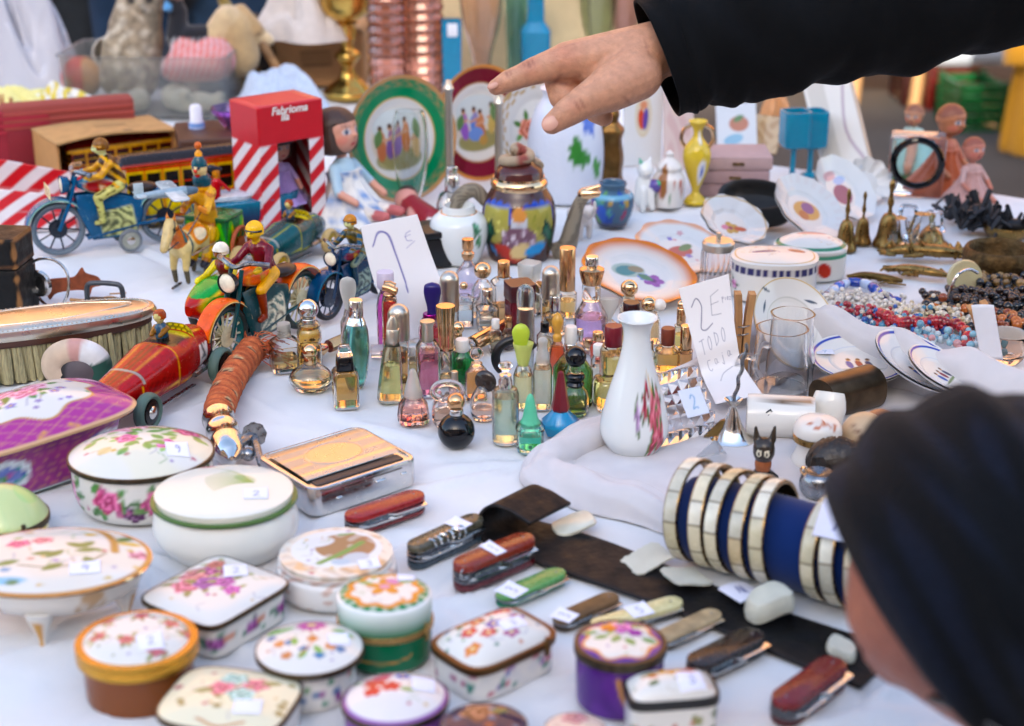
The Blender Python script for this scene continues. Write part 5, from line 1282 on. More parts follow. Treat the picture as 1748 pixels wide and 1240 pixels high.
m.cap(f,8*u,g,8*u);m.lathe([(11*u,-9*u),(12*u,0),(11*u,9*u),(.01,10*u)],26,T=Matrix.Translation(g)@TR(rz=20,rx=70),lobes=lambda a:1+.05*np.cos(18*a));m.cap(g,7*u,k2,6*u);m.ball(P(424,776,.012)-mid,11*u)
ob('striker_wheel',m,STEEL,t)
p=P(577,826);u=U(577,826);uv=u/math.cos(R(26))
t=thing('cigarette_case','flat silver cigarette case with ribbed sliding lid and engraved oval','cigarette case',p,39)
A_,B_,HH=212*u,182*u,46*uv
m=MB();
lv=[(0,rr(A_-.004,B_-.004,20*u)),(.001,rr(A_-.001,B_-.001,22*u)),(.003,rr(A_,B_,22*u)),(HH-.003,rr(A_,B_,22*u)),(HH-.0006,rr(A_-.0015,B_-.0015,22*u)),(HH,rr(A_-.004,B_-.004,20*u)),(HH,rr(A_-16*u,B_-16*u,15*u)),(HH-.0016,rr(A_-19*u,B_-19*u,14*u))]
m.prism(None,lv);m.cap((18*u,-B_/2-.0003,HH*.62),.0012,(34*u,-B_/2-.0003,HH*.62),.0012);m.cap((-60*u,-B_/2-.0003,HH*.5),.001,(-52*u,-B_/2-.0003,HH*.5),.001);m.cap((70*u,-B_/2-.0003,HH*.6),.001,(78*u,-B_/2-.0003,HH*.6),.001)
ob('case_body',m,mat('nickel_case','#d5d3d0',rough=.2,metal=1,var=.08,rvar=.08,vs=120),t)
m=MB('#23262c');m.rbox(A_-40*u,20*u,.0006,1*u,.0001,z0=HH-.0013,T=TR((0,-B_/2+27*u,0)));ob('rolling_slot',m,mat('dark_slot','#20242b',rough=.35),t)
m=MB()
def lid(uu,v):
 x=(uu-.5)*(A_-26*u);y=-B_/2+40*u+v*(B_-54*u)
 w=v*26;rid=np.where(np.abs(np.sin(w*pi/1.0))<.3,-.0003,0.)*(np.abs(v*8%2-1)>.35)
 oval=((x)/(52*u))**2+((y-10*u)/(40*u))**2
 rid=np.where(oval<1,.0001,rid);rid=np.where(np.abs(oval-1)<.05,-.0005,rid)
 return np.stack([x,y,HH+.0004+rid+.0012*(1-(2*v-1)**6)])
m.sheet(lid,120,160);ob('sliding_lid',m,mat('warm_silver_lid','#d8cdb8',rough=.3,metal=1,var=.03,rvar=.05,vs=60),t,ang=60)
m=MB('#3a2f22');m.tube([(-50*u,-B_/2-.0004,HH-.004),(70*u,-B_/2-.0004,HH-.004)],.0004,5);ob('lid_seam',m,DKBRASS,t)
def knife(label,p0,p1,w,th,col,col2=None,layers=3,stick=None,cork=False,blade=True,bolster=None,rust=0.,shape=.9,ring=False,open_=False):
 a,b=P(*p0),P(*p1);u=U((p0[0]+p1[0])/2,(p0[1]+p1[1])/2)
 c=(a+b)/2;L=(b-a).length;W,TH=w*u,th*u
 t=thing('pocket_knife',label,'pocket knife',c,heading(a,b),'pocket knives laid out in a row')
 sc=TH*(.26 if layers>1 else.3)
 ol=rr(L,W,W*.49,10)
 ol=[(x,y*(1-(1-shape)*(1+math.cos(2*pi*x/L))*.0)*(shape+(1-shape)*(1-(2*x/L)**2)))for x,y in ol]
 for zz in(0,1):
  m=MB(col if zz else(col2 or col))
  z0=TH-sc if zz else 0
  lv=[(z0,1),(z0+sc*.55,1),(z0+sc*.85,.96),(z0+sc,.86)]if zz else[(0,.88),(sc*.2,.97),(sc*.5,1),(sc,1)]
  o2=np.array(ol)
  rings=[]
  for z,s_ in lv:
   f=o2*np.array([1-(1-s_)*W/L,s_]);rings.append(np.column_stack([f,np.full(len(f),z)]))
  m.loft(rings);ob('handle_scale',m,mat('knife_scale',None,rough=.28,coat=.2,var=.12,rvar=.1,vs=120)if not rust else mat('horn_scale',None,rough=.45,var=.45,vs=90,bump=.1),t)
 m=MB('#8a8c90');n=max(2,layers*2-1);zz0,zz1=sc*1.0,TH-sc
 for i in range(n):
  z=zz0+(zz1-zz0)*i/n;hgt=(zz1-zz0)/n*.8
  off=.0 if i%2 else.03*W
  o2=np.array(rr(L*(.985 if i%2 else.9),W*(.94 if i%2 else.8),W*.4,6))
  m.loft([np.column_stack([o2+[0,-off],np.full(len(o2),z)]),np.column_stack([o2+[0,-off],np.full(len(o2),z+hgt)])])
 ob('steel_liners',m,STEEL,t)
 if blade:
  m=MB();
  for k,(x0,x1,zf)in enumerate(((-.42,.1,.3),(-.05,.44,.62))):
   z=zz0+(zz1-zz0)*zf
   m.loft([[(x0*L,-W*.42,z),(x1*L,-W*.42,z),(x1*L,-W*.62,z+.0002),((x0+.1)*L,-W*.6,z+.0002)],[(x0*L,-W*.42,z+TH*.14),(x1*L,-W*.42,z+TH*.14),(x1*L,-W*.62,z+TH*.1),((x0+.1)*L,-W*.6,z+TH*.1)]])
  ob('blade',m,SILVER,t)
 if cork:
  m=MB();m.tube([((-.3+.5*k/60)*L,-W*.34+.003*math.cos(k*.62),TH*.9+.003*math.sin(k*.62))for k in range(60)],.0011,7);m.cap((.2*L,-W*.34,TH*.9),.0016,(.3*L,-W*.3,TH*.85),.002);ob('corkscrew',m,SILVER,t)
 if open_:
  m=MB();m.loft([[(.0*L,W*.5,TH*.6),(.42*L,W*.72,TH*.6),(.44*L,W*.62,TH*.6),(.02*L,W*.4,TH*.6)],[(.0*L,W*.5,TH*.7),(.42*L,W*.72,TH*.7),(.44*L,W*.62,TH*.7),(.02*L,W*.4,TH*.7)]]);ob('tweezers',m,SILVER,t)
 if bolster:
  m=MB(bolster)
  for sx in(-1,1):m.rbox(L*.09,W*.9,TH*.4,W*.3,TH*.1,z0=TH-TH*.36,T=TR((sx*L*.44,0,0)))
  ob('bolster',m,STEEL,t)
 for x in(-.38,.38):m=MB('#bdb9b0');m.ball((x*L,0,TH-.0002),(.0011,.0011,.0005),n=8);ob('rivet',m,STEEL,t)
 if ring:
  m=MB();m.tube([(-L*.44+.004*math.cos(x),-W*.3,TH*.7+.004*math.sin(x))for x in np.linspace(0,2*pi,20,endpoint=False)],.0006,6,close=True);ob('key_ring',m,SILVER,t)
 if stick:sticker(t,lambda X,Y:X*0+TH,stick[0]*L,0,stick[1]*u,W*1.02,stick[2],stick[3],lift=.0004)
 return t
knife('red pocket knife with tweezers half pulled out',(592,912),(722,868),46,34,'#8c1a18','#6d1414',3,open_=True)
knife('dark pocket knife with a corkscrew lying along its side',(700,972),(820,916),40,44,'#4c4838','#2a3a44',3,(.18,30,4,None),cork=True)
knife('thick brownish red pocket knife with a key ring',(778,1010),(908,956),46,52,'#7a2616','#561018',4,(-.02,24,0,'3'),ring=True)
knife('slim green pocket knife',(850,1036),(962,988),44,20,'#4f8a48','#0f6a4a',1,(-.3,40,10,'3'),shape=.8)
knife('brown horn penknife with a worn handle',(948,1076),(1052,1030),40,20,'#5d4424','#3a2c1c',1,(-.36,34,16,'3'),rust=1)
knife('cream-handled penknife with steel pins',(1010,1086),(1162,1040),40,22,'#c9c08c','#3a3830',1,(.02,40,-4,'5'),shape=.92)
knife('tan bone penknife half behind the purple box',(1118,1108),(1226,1058),40,20,'#a38d68','#54462f',1,rust=1)
knife('wide black pocket knife next to the purple box',(1178,1162),(1296,1104),56,34,'#241a14','#12100e',2)
knife('dark red pocket knife at the bottom near the hat',(1326,1240),(1430,1162),58,48,'#6d1114','#4a0c10',4)
ax0,ax1=P(868,912),P(1500,1150)
t=thing('leather_strop','long dark leather strop with a curled end lying across the cloth','leather strop',ax0,heading(ax0,ax1))
Ls=(ax1-ax0).length;Wd=.05
def strop(u_,v):
 s_=u_*(Ls+.068)-.068
 r=.0125
 th=np.clip(-s_/r,0,pi)
 back=np.maximum(-s_-pi*r,0)
 x=np.where(s_>=0,s_,-r*np.sin(th)+back)
 z=np.where(s_>=0,.0018+.0015*np.sin(s_*22),.0018+r*(1-np.cos(th))-back*.22)
 y=(v-.5)*Wd*(1+.05*np.sin(s_*30))+.004*np.sin(s_*9)+np.where(s_<0,np.minimum(-s_,.05)*.3,0)
 return np.stack([x,y,z+.002*(v-.5)*np.sin(s_*25)])
m=MB()
m.sheet(strop,240,20,lambda u_,v:Pa(u_*6,v,'#0b0908',.08).mottle('#15100d',.6,5,2,.5,.8).mottle('#0a090c',.8,8,4).rect(3,.02,9,.012,0,'#2c2420').rect(3,.98,9,.012,0,'#2c2420').c)
ob('strap',m,LEATHER,t,solid=.0022)
SHELL=mat('mother_of_pearl','#c9c7b4',rough=.3,var=.12,vs=70,bump=.12,bs=140,coat=.3)
def slab(label,name,cat,px,py,w,d,th,rot,kind,z=.0055,group=None):
 t=thing(name,label,cat,P(px,py,z),rot,group)
 u=U(px,py)
 q=random.Random(int(px));ol=[]
 n=44
 for i in range(n):
  a=2*pi*i/n
  k=7 if kind!='shell' else 3
  c_,s_=math.cos(a),math.sin(a);f=(abs(c_)**k+abs(s_)**k)**(-1/k)
  j=.05*(i%2)+q.uniform(-.02,.02)if kind=='frayed' else q.uniform(-.02,.02)*(kind=='shell')
  ol.append((c_*f*w*u/2*(1+j),s_*f*d*u/2*(1+j)))
 m=MB();m.prism(ol,[(0,.96),(th*.25,1),(th*.7,.97),(th,.86)]if kind=='shell' else[(0,1),(th,.995)])
 V=m.V[0];V[:,2]+=.003*np.sin(V[:,0]/u*.05+px)*(kind!='tag')+.0015*(V[:,1]/(d*u))**2*4
 ob(cat.replace(' ','_')+'_piece',m,SHELL if kind=='shell' else mat('frayed_linen','#c3c2b2',rough=.9,bump=.5,bs=800,var=.08),t)
 return t
slab('smooth oval piece of shell at the curled end of the strop','shell_piece','shell',980,899,74,60,.004,14,'shell')
slab('ragged cream linen scrap on the strop, left of another scrap','linen_scrap','scrap',1106,958,78,62,.0012,28,'frayed')
slab('frayed linen scrap on the strop, right of the ragged one','linen_scrap','scrap',1172,988,70,66,.0012,30,'frayed')
slab('thick curved chunk of white shell on the strop below the bangles','shell_piece','shell',1314,1046,84,62,.013,20,'shell')
slab('small pale shell fragment on the strop beside the hat','shell_piece','shell',1436,1116,50,50,.007,-20,'shell')
p=P(1266,1010,.006);u=U(1266,1010)
m=MB();m.sheet(lambda a,b:np.stack([(a-.5)*56*u,(b-.5)*58*u,.0012*np.sin(a*4)]),40,40,lambda a,b:digit(Pa(a*2-1,b*2-1,'#d3d3de',.06),'V',0,0,.7,.06).c)
o=ob('price_tag',m,STK,None,p,34,solid=.0004);tag(o,'white paper price tag with a pen scrawl lying on the strop','price tag')
ra,rb=P(1176,948),P(1500,1042)
hd=heading(ra,rb);Lr=(rb-ra).length;RR=.0305
t=thing('velvet_roll','dark blue velvet roll holding the mother-of-pearl bangles','display roll',ra,hd)
m=MB('#081c4a');m.lathe([(.02,-.004),(RR-.003,-.002),(RR,.004),(RR,Lr),(.02,Lr+.003)],60,T=TR((0,0,RR+.001),ry=90));ob('velvet',m,mat('blue_velvet','#0a2456',rough=.95,sheen=.15,spec=.1,bump=.1,bs=600),t)
T0=Matrix.Translation(ra)@Matrix.Rotation(R(hd),4,'Z')
NAC=mat('nacre_inlay',None,rough=.25,coat=.4,var=.14,vs=90,rvar=.1)
spots=[.006,.0225,.039,.0545,.069,.108,.121,.134,.147]
ords=['first bangle on the roll, at its far left end','second bangle from the left on the blue roll','third bangle from the left, in the middle of its group of five','fourth bangle from the left, beside the last of its group','fifth bangle, right before the bare stretch of blue velvet','first bangle after the bare velvet, nearest its edge','second bangle after the bare velvet','third bangle after the bare velvet, by the hat brim']
for i,s_ in enumerate(spots):
 if i>7:continue
 rb_,wd_=.0365,.0092
 t=thing('bangle','mother-of-pearl '+ords[i],'bangle',T0@Vector((s_,0,.0005)),hd+4*math.sin(i*2.1),'mother-of-pearl bangles on the blue roll',ry=-6+2*math.sin(i*3))
 q=random.Random(i);NA=180
 cuts=sorted(2*pi*(k+q.uniform(-.12,.12))/11 for k in range(11));tones=[h(q.choice(['#cfc4a4','#bfb594','#d3cdb8','#c2ae86','#b9b4a0']))for _ in range(12)]
 def bc(V):
  a=(np.arctan2(V[:,1],V[:,0])+2*pi)%(2*pi)
  k=np.searchsorted(cuts,a);c=np.array(tones)[k]
  dmin=np.min(np.abs(a[:,None]-np.array(cuts)[None]),1)
  c=np.where((dmin<.02)[:,None],h('#6a5f48'),c)
  return c
 m=MB();m.lathe([(rb_-.0006,-wd_*.5),(rb_,-wd_*.46),(rb_+.0004,0),(rb_,wd_*.46),(rb_-.0006,wd_*.5)],NA,bc,T=TR((0,0,rb_),ry=90),caps=(False,False))
 ob('shell_band',m,NAC,t)
 m=MB();m.lathe([(rb_-.0002,-wd_*.5),(rb_-.0004,-wd_*.56),(rb_-.003,-wd_*.54),(rb_-.003,wd_*.54),(rb_-.0004,wd_*.56),(rb_-.0002,wd_*.5)],90,T=TR((0,0,rb_),ry=90),caps=(False,False))
 ob('brass_lining',m,BRASS,t)
p=T0@Vector((.118,-.022,.068));u=U(1418,870)
m=MB();m.sheet(lambda a,b:np.stack([(a-.5)*.03,(b-.5)*.026,.004*np.sin(a*3)]),36,36,lambda a,b:digit(Pa(a*2-1,b*2-1,'#cfd0e0',.06),'7',0,0,.65,.06).c)
o=ob('price_tag',m,STK,None,p,hd,solid=.0004);o.rotation_euler=(R(50),0,R(hd));tag(o,'white tag with a blue seven standing on the bangles by the hat','price tag')
LET={'p':[[(-.3,.5),(-.3,-.9)],[(-.3,.4),(.2,.5),(.25,.1),(-.25,0)]],'i':[[(0,.4),(0,-.3)]],'e':[[(-.3,.1),(.3,.15),(.1,.5),(-.3,.2),(-.1,-.3),(.3,-.2)]],'z':[[(-.3,.4),(.3,.4),(-.3,-.3),(.3,-.3)]],'a':[[(.3,.4),(-.2,.45),(-.3,-.2),(.1,-.25),(.3,.4),(.3,-.1),(.6,-.2)]],'T':[[(-.6,.75),(.5,.9)],[(0,.8),(-.05,-.9)]],'O':[[(0,.8),(-.35,.3),(-.3,-.6),(.05,-.8),(.35,-.2),(.3,.55),(0,.8)]],'D':[[(-.3,.75),(-.3,-.75)],[(-.3,.75),(.3,.5),(.35,-.3),(-.3,-.75)]],'C':[[(.4,.8),(-.35,.7),(-.4,-.5),(.1,-.85),(.45,-.6)]],'j':[[(.1,.4),(.1,-.9),(-.3,-.7)],[(.12,.75),(.14,.72)]]}
LET.update(DIG)
def write(q,txt,x,y,s_,w,dx,dy=0.,col='#5a5a78'):
 for ch in txt:
  if ch in LET:
   for st in LET[ch]:q.line([(x+a*s_*.6,y+b*s_)for a,b in st],w,col,.85,4)
  x+=dx;y+=dy
def pcard(label,rows,nu,nv,pcol):
 """rows: list of (left, right) points from the top edge down"""
 Lp=cr([list(r[0])for r in rows],12);Rp=cr([list(r[1])for r in rows],12)
 base=Vector((Lp[-1]+Rp[-1])/2);base.z=0
 t=np.linspace(0,1,len(Lp))
 def f(u_,v):
  o=[]
  for k in range(3):
   a=np.interp(v,t,Lp[:,k]);b=np.interp(v,t,Rp[:,k]);o.append(a+(b-a)*u_-base[k])
  return np.stack(o)
 m=MB();m.sheet(f,nu,nv,lambda u_,v:pcol(u_,v))
 o=ob('price_card',m,mat('white_card',None,rough=.75),None,base,solid=.0004)
 return tag(o,label,'price card','handwritten price cards')
Yb=P(700,580).y
def pc1(u_,v):
 q=Pa(u_*1.0,2.0*(1-v),'#dcdbdc',.016)
 for k in(0,.014,-.012):q.line([(.14+k,1.66+k),(.27,1.84+k),(.42+k,1.78),(.46+k*.5,1.5),(.47,1.1),(.45,.9)],.008,'#4c4a98',.8,6)
 q.line([(.8,1.76),(.71,1.72),(.7,1.62),(.78,1.6)],.006,'#6a6aa8',.8,4);q.line([(.68,1.68),(.78,1.7)],.005,'#6a6aa8',.7);q.line([(.66,1.5),(.82,1.58)],.005,'#6a6aa8',.7)
 return q.c
pcard('tall white price card with a blue seven leaning behind the bottles',[(atY(615,386,Yb+.035),atY(712,366,Yb+.035)),(atY(632,460,Yb+.025),atY(735,432,Yb+.025)),(atY(660,540,Yb+.012),atY(762,505,Yb+.012)),(P(684,584),P(775,562))],70,140,pc1)
Y2=P(1230,668).y
def pc2(u_,v):
 q=Pa(u_,2.4*(1-v),'#dcd8d6',.016)
 for k in(0,.012):q.line([(.16,1.98+k),(.28+k,2.12),(.36,1.95+k),(.3+k,1.72),(.26,1.55),(.36,1.5+k),(.52,1.58)],.007,'#4a4a68',.85,6)
 q.line([(.75,2.16),(.58,2.08),(.54,1.72),(.74,1.7)],.006,'#55556a',.8);q.line([(.56,1.92),(.72,1.94)],.006,'#55556a',.8)
 write(q,'pieza',.82,1.96,.075,.005,.05,-.01)
 write(q,'TODO',.2,1.22,.16,.006,.17,.035);write(q,'Caja',.25,.8,.15,.006,.17,.035);q.line([(.35,.42),(.5,.55),(.75,.62)],.006,'#4a4a68',.85,4)
 return q.c
pcard('white price card reading 2 E pieza TODO Caja, curling at its foot',[(atY(1158,493,Y2+.03),atY(1244,468,Y2+.03)),(atY(1172,545,Y2+.022),atY(1250,520,Y2+.022)),(atY(1187,600,Y2+.012),atY(1257,575,Y2+.012)),(atY(1200,645,Y2+.004),atY(1268,622,Y2+.004)),(P(1222,690,.016),P(1302,674,.016))],80,160,pc2)
def boards(m,w,d,hh,th,col,open_front=False,open_top=False,col2=None):
 m.box(w,d,th,col)
 m.box(w,th,hh-th,col,z0=th,T=TR((0,d/2-th/2,0)))
 for sx in(-1,1):m.box(th,d-th,hh-th,col2 or col,z0=th,T=TR((sx*(w/2-th/2),-th/2,0)))
 if not open_front:m.box(w-2*th,th,hh-th,col,z0=th,T=TR((0,-d/2+th/2,0)))
a,b=P(104,330),P(306,300)
a.z=b.z=0;b=a+(b-a)
hd_=heading(a,b);W=(b-a).length;Dp=.095
n_=Vector((-math.sin(R(hd_)),math.cos(R(hd_)),0));c=(a+b)/2+n_*Dp/2
t=thing('cardboard_box','brown cardboard box open at the front with a tin tram inside','cardboard box',c,hd_)
HB_=HZ(a.y,248)
m=MB('#a97a45');boards(m,W,Dp,HB_,.003,'#a97a45',True);ob('carton',m,CARD,t)
m=MB();
def top(u_,v):
 q=Pa(u_*2,v,'#b58a55',.02);q.rect(1.1,.5,.28,.1,4,'#8a6a40',.6);q.mottle('#8a6a40',.25,9,2);q.rect(1.2,.06,.08,.05,0,'#4a3a24')
 for i in range(9):q.line([(.85+i*.06,.42),(.88+i*.06,.58)],.008,'#6a5030',.7)
 return q.c
m.sheet(lambda u_,v:np.stack([(u_-.5)*W*1.01,(v-.52)*Dp*1.06,HB_+.001+.002*np.sin(u_*5)+.004*(1-v)*np.sin(u_*3)]),60,20,top);ob('lid_flap',m,CARD,t,solid=.003)
for o in bpy.data.objects:
 if o.parent is None and o.name=='toy_tram':o.location=c+n_*-.012+Vector((.012,0,.004));o.rotation_euler.z=R(hd_)
p=P(118,292)
for i,(label,col,dx,dy,hh,w)in enumerate((('flat pinkish red case with a ridged edge standing behind the cardboard box','#8a3a32',0,.02,.09,.17),('crimson folder leaning at the left behind the cardboard box','#8a1a2a',-.06,-.005,.085,.08))):
 t=thing('red_case',label,'case',p+Vector((dx,dy,0)),22,None)
 m=MB(col);m.rbox(w,.035,hh,.006,.004,n=4)
 for k in range(3):m.box(w*.98,.038,.004,h(col)*1.3,z0=hh-.03+k*.009)
 ob('case_shell',m,CARD,t)
 m=MB('#8a2a2c');m.rbox(w*.6,.004,hh*.5,.004,.001,T=TR((w*.1,-.02,hh*.2)),col='#b58a80' if i==0 else '#7a1420');ob('front_panel',m,CARD,t)
a=P(362,330);u=U(362,330)
t=thing('wooden_box','brown wooden box standing between the cardboard box and the doll box','wooden box',a+Vector((0,.05,0)),14)
HW=HZ(a.y,236)
m=MB('#3e1c12');m.rbox(130*u,.1,HW*.7,.006,.003);m.rbox(134*u,.104,HW*.28,.006,.004,z0=HW*.72);ob('box_body',m,DKWOOD,t)
m=MB();m.box(14*u,.006,18*u,z0=HW*.6,T=TR((30*u,-.051,0)));ob('latch',m,BRASS,t)
q_=a+Vector((-.012,.055,HW));us=U(330,212,HW)
t=thing('thimble','small white and blue porcelain thimble on the brown box','thimble',q_+Vector((-.012,0,0)))
m=MB();m.lathe([(14*us,0),(14*us,8*us),(11*us,12*us),(10*us,36*us),(7*us,40*us),(.01*us,41*us)],28,lambda V:Pa(V[:,0]/us,V[:,2]/us,'#d5d5dc',1).rect(0,5,40,5,0,'#4a7ab8').disc(0,24,5,'#b88ab8').c);ob('cup',m,PORC,t)
t=thing('purple_glass_dish','faceted purple glass dish on the brown wooden box','glass dish',q_+Vector((.036,.004,0)),12)
m=MB();m.lathe([(16*us,0),(20*us,3*us),(42*us,34*us),(40*us,35*us),(17*us,6*us),(.01,5*us)],8,ph=.3);ob('bowl',m,glass('#b060c8'),t,ang=10)
def stripes(q,x,y,ang,w,c='#c2101e'):
 p_,r_=q.rot(x,y,ang);s_=np.sin(r_*pi/w);return q.sd(-s_*w*.3,c)
a,b=P(452,410),P(558,388);hd_=heading(a,b);W=(b-a).length;Dp=.062
n_=Vector((-math.sin(R(hd_)),math.cos(R(hd_)),0));c=(a+b)/2+n_*Dp/2
t=thing('doll_box','upright red box with white candy stripes and a doll in its window','doll box',c,hd_)
HB_=HZ(a.y,186);th=.002
def face(u_,v,win=True):
 q=Pa(u_*W,v*HB_,'#d9d4d6',.0012);stripes(q,0,0,40,.0105)
 q.rect(W/2,HB_*.865,W,HB_*.155,0,'#b80f20');q.rect(W*.52,HB_*.36,W*.26,HB_*.37,0,'#b80f20')if win else None
 return q.c
m=MB()
zs=[(0,0,1,.0),(0,.72,1,1),(0,0,.28,.72),(.76,0,1,.72)]
def quad(x0,z0,x1,z1):m.sheet(lambda u_,v:np.stack([(x0+(x1-x0)*u_-.5)*W,u_*0-Dp/2,(z0+(z1-z0)*v)*HB_]),50,70,lambda u_,v:face(x0+(x1-x0)*u_,z0+(z1-z0)*v,False))
quad(0,.72,1,1);quad(0,.02,.27,.72);quad(.77,.02,1,.72);quad(.27,.0,.77,.04)
for sx in(-1,1):m.sheet(lambda u_,v:np.stack([u_*0+sx*W/2,(u_-.5)*Dp*sx,v*HB_]),40,80,lambda u_,v:face(u_*Dp/W,v,False))
m.sheet(lambda u_,v:np.stack([(u_-.5)*W,(v-.5)*Dp,u_*0+HB_]),8,8,lambda u_,v:np.tile(h('#c2323a'),(len(u_),1)))
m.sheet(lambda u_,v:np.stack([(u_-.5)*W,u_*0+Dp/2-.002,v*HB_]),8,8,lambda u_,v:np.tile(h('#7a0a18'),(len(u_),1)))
ob('carton',m,mat('glossy_card',None,rough=.35,var=.05),t,solid=.0015)
m=MB();m.box(W*.5,.0006,HB_*.7,z0=HB_*.03,T=TR((.02*W,-Dp/2+.003,0)));ob('window_film',m,mat('clear_film','#f6f2f4',rough=.05,trans=1,ior=1.05),t)
for txt,z,x,sz in(('Fabrioma',.935,-.3,.0125),('lla',.885,-.16,.0125)):
 text(t,txt,sz,(x*W,-Dp/2-.0012,z*HB_),(pi/2,0,0),WPL,.2,.0003)
def doll(label,loc,rz,s,dress,hair,sit=True,lean=0.,skin='#c98f78',name='doll',hat=None,bald=False,haircol='#3a1e14',arms=1.):
 t=thing(name,label,'doll',loc,rz,None,rx=lean)
 K=[((0,0,.1*s),.085*s,(0,0,.3*s),.075*s,dress),((0,0,.38*s),.028*s,(0,0,.42*s),.03*s,skin),((0,0,.52*s),.115*s,(0,-.01*s,.49*s),.1*s,skin),((0,-.115*s,.5*s),.014*s,(0,-.125*s,.495*s),.014*s,skin)]
 for sx in(-1,1):
  K+=[((sx*.08*s,0,.32*s),.035*s,(sx*.15*s,-.06*s*arms,.2*s),.028*s,dress),((sx*.15*s,-.06*s*arms,.2*s),.026*s,(sx*.13*s,-.16*s*arms,.14*s),.022*s,skin),((sx*.05*s,0,.09*s),.05*s,(sx*.07*s,-.22*s if sit else-.01,.06*s if sit else-.2*s),.035*s,skin if bald else '#cfc6bc'),((sx*.07*s,-.22*s if sit else-.01,.06*s if sit else-.2*s),.033*s,(sx*.07*s,-.3*s if sit else-.05*s,.05*s if sit else-.22*s),.03*s,skin if bald else '#b05a58')]
 def pt(V,C_):
  if bald:C_=np.where(((V[:,2]>(.545+.9*np.maximum(-V[:,1]/s-.02,0)*.5)*s))[:,None],C_*np.array([.5,.36,.3]),C_)
  q=Pa(V[:,0]/s,V[:,2]/s,'#000000',.008);q.c=C_.copy()
  for sx in(-1,1):
   q.ell(sx*.042,.52,.022,.016,0,'#dcdcdc');q.ell(sx*.042,.52,.013,.015,0,'#2a3a58');q.line([(sx*.02,.55),(sx*.065,.552)],.004,'#5a3a2a');q.disc(sx*.065,.475,.025,'#c8685c',.5)
  q.ell(0,.447,.022,.009,0,'#a82430')
  return np.where(((V[:,1]<-.03*s)&(V[:,2]>.4*s))[:,None],q.c,C_)
 o=fuse('doll_body',K,.012*s,DOLLM,t,3,paint=pt)
 if not bald:
  m=MB(haircol)
  m.lathe([(.06*s,-.13*s),(.125*s,-.1*s),(.135*s,0),(.12*s,.07*s),(.07*s,.12*s),(.001,.135*s)],28,T=TR((0,.022*s,.52*s)),sub=4,lobes=lambda a:1+.03*np.sin(9*a))
  V=m.V[0];f=(V[:,1]<-.045*s)&(V[:,2]<.56*s);V[f,1]=-.045*s+(V[f,1]+.045*s)*.1
  ob('hair',m,mat('doll_hair',None,rough=.5,var=.3,vs=300,bump=.5,bs=500,stretch=(1,1,.2)),o)
 m=MB(dress)
 m.lathe([(.1*s,.3*s),(.1*s,.24*s),(.17*s,.12*s),(.24*s,.03*s),(.25*s,0),(.2*s,.01*s)],48,sub=3,lobes=lambda a:1+.06*np.sin(11*a),col=lambda V:Pa(V[:,0]/s,V[:,2]/s,'#cfcdc8',.02).specks(40,.016,hair[:1],2,0,-.25,.25,0,.3).c if hair else np.tile(h(dress),(len(V),1)))
 ob('dress',m,CLOTHC,o)
 if hat:
  m=MB(hat);m.lathe([(.15*s,0),(.145*s,.02*s),(.12*s,.07*s),(.06*s,.1*s),(.001,.11*s)],24,T=TR((0,.01*s,.56*s)));ob('hat',m,CLOTHC,o)
 return t
doll('small doll with grey cap and lilac dress inside the striped box window',c+Vector((0,0,.004)),hd_,.125,'#a08ab8',None,False,hat='#4a5560')
for o in bpy.data.objects:
 if o.parent is None and o.get('label','').startswith('small doll with grey cap'):o.location.z=.032
doll('brown-haired doll in a pale blue dress sitting by the green plate',P(596,392)+Vector((0,.03,0)),58,.21,'#9db8c6',['#6a8ab8','#c9d0d8'],True,-8,haircol='#3f2a20')
a,b=P(-60,402),P(118,388)
t=thing('striped_box','red and white striped window box lying open at the left edge','striped box',(a+b)/2+Vector((-.01,.03,0)),6,ry=0)
W2,D2,H2=.15,.07,.055
m=MB()
def fs(u_,v):
 q=Pa(u_*W2,v*.06,'#d9d4d6',.0012);stripes(q,0,0,42,.0115);q.rect(0,.03,1,.0004,0,'#d9d4d6');return q.c
m.sheet(lambda u_,v:np.stack([(u_-.5)*W2,u_*0-D2/2,v*H2*(1.1-.35*u_)]),90,40,fs)
m.sheet(lambda u_,v:np.stack([u_*0+W2/2,(u_-.5)*D2,v*H2*.75]),40,30,fs)
m.sheet(lambda u_,v:np.stack([(u_-.5)*W2,u_*0+D2/2,v*H2*(1.5-.6*u_)]),90,40,fs)
ob('carton',m,_M['glossy_card'],t,solid=.0012)
m=MB('#7a3a38');m.box(W2*.95,D2*.9,.004,z0=.02);ob('lining',m,CARD,t)
p=P(252,206);u=U(252,206)
t=thing('plastic_tub','cloudy translucent plastic tub full of old toys','plastic tub',p+Vector((0,.07,0)),-4)
HT=HZ(p.y,100);Wt,Dt=290*u,.14
m=MB();o1=[(0,rr(Wt*.93,Dt*.9,.012)),(.003,rr(Wt*.94,Dt*.92,.014)),(HT,rr(Wt,Dt,.016)),(HT,rr(Wt+.006,Dt+.006,.018)),(HT+.002,rr(Wt+.006,Dt+.006,.018)),(HT+.002,rr(Wt-.004,Dt-.004,.014)),(.0045,rr(Wt*.94-.004,Dt*.92-.004,.012))]
m.prism(None,o1);ob('tub_wall',m,mat('cloudy_plastic','#d8d9d6',rough=.17,trans=.9,ior=1.1),t)
C0=p+Vector((0,.07,0))
def put(px,dz,dy=0.):return Vector(((px-252)*u+C0 .x,C0 .y+dy,dz))
t=thing('toy_ball','red and tan rubber ball inside the plastic tub','ball',put(128,.035,-.01))
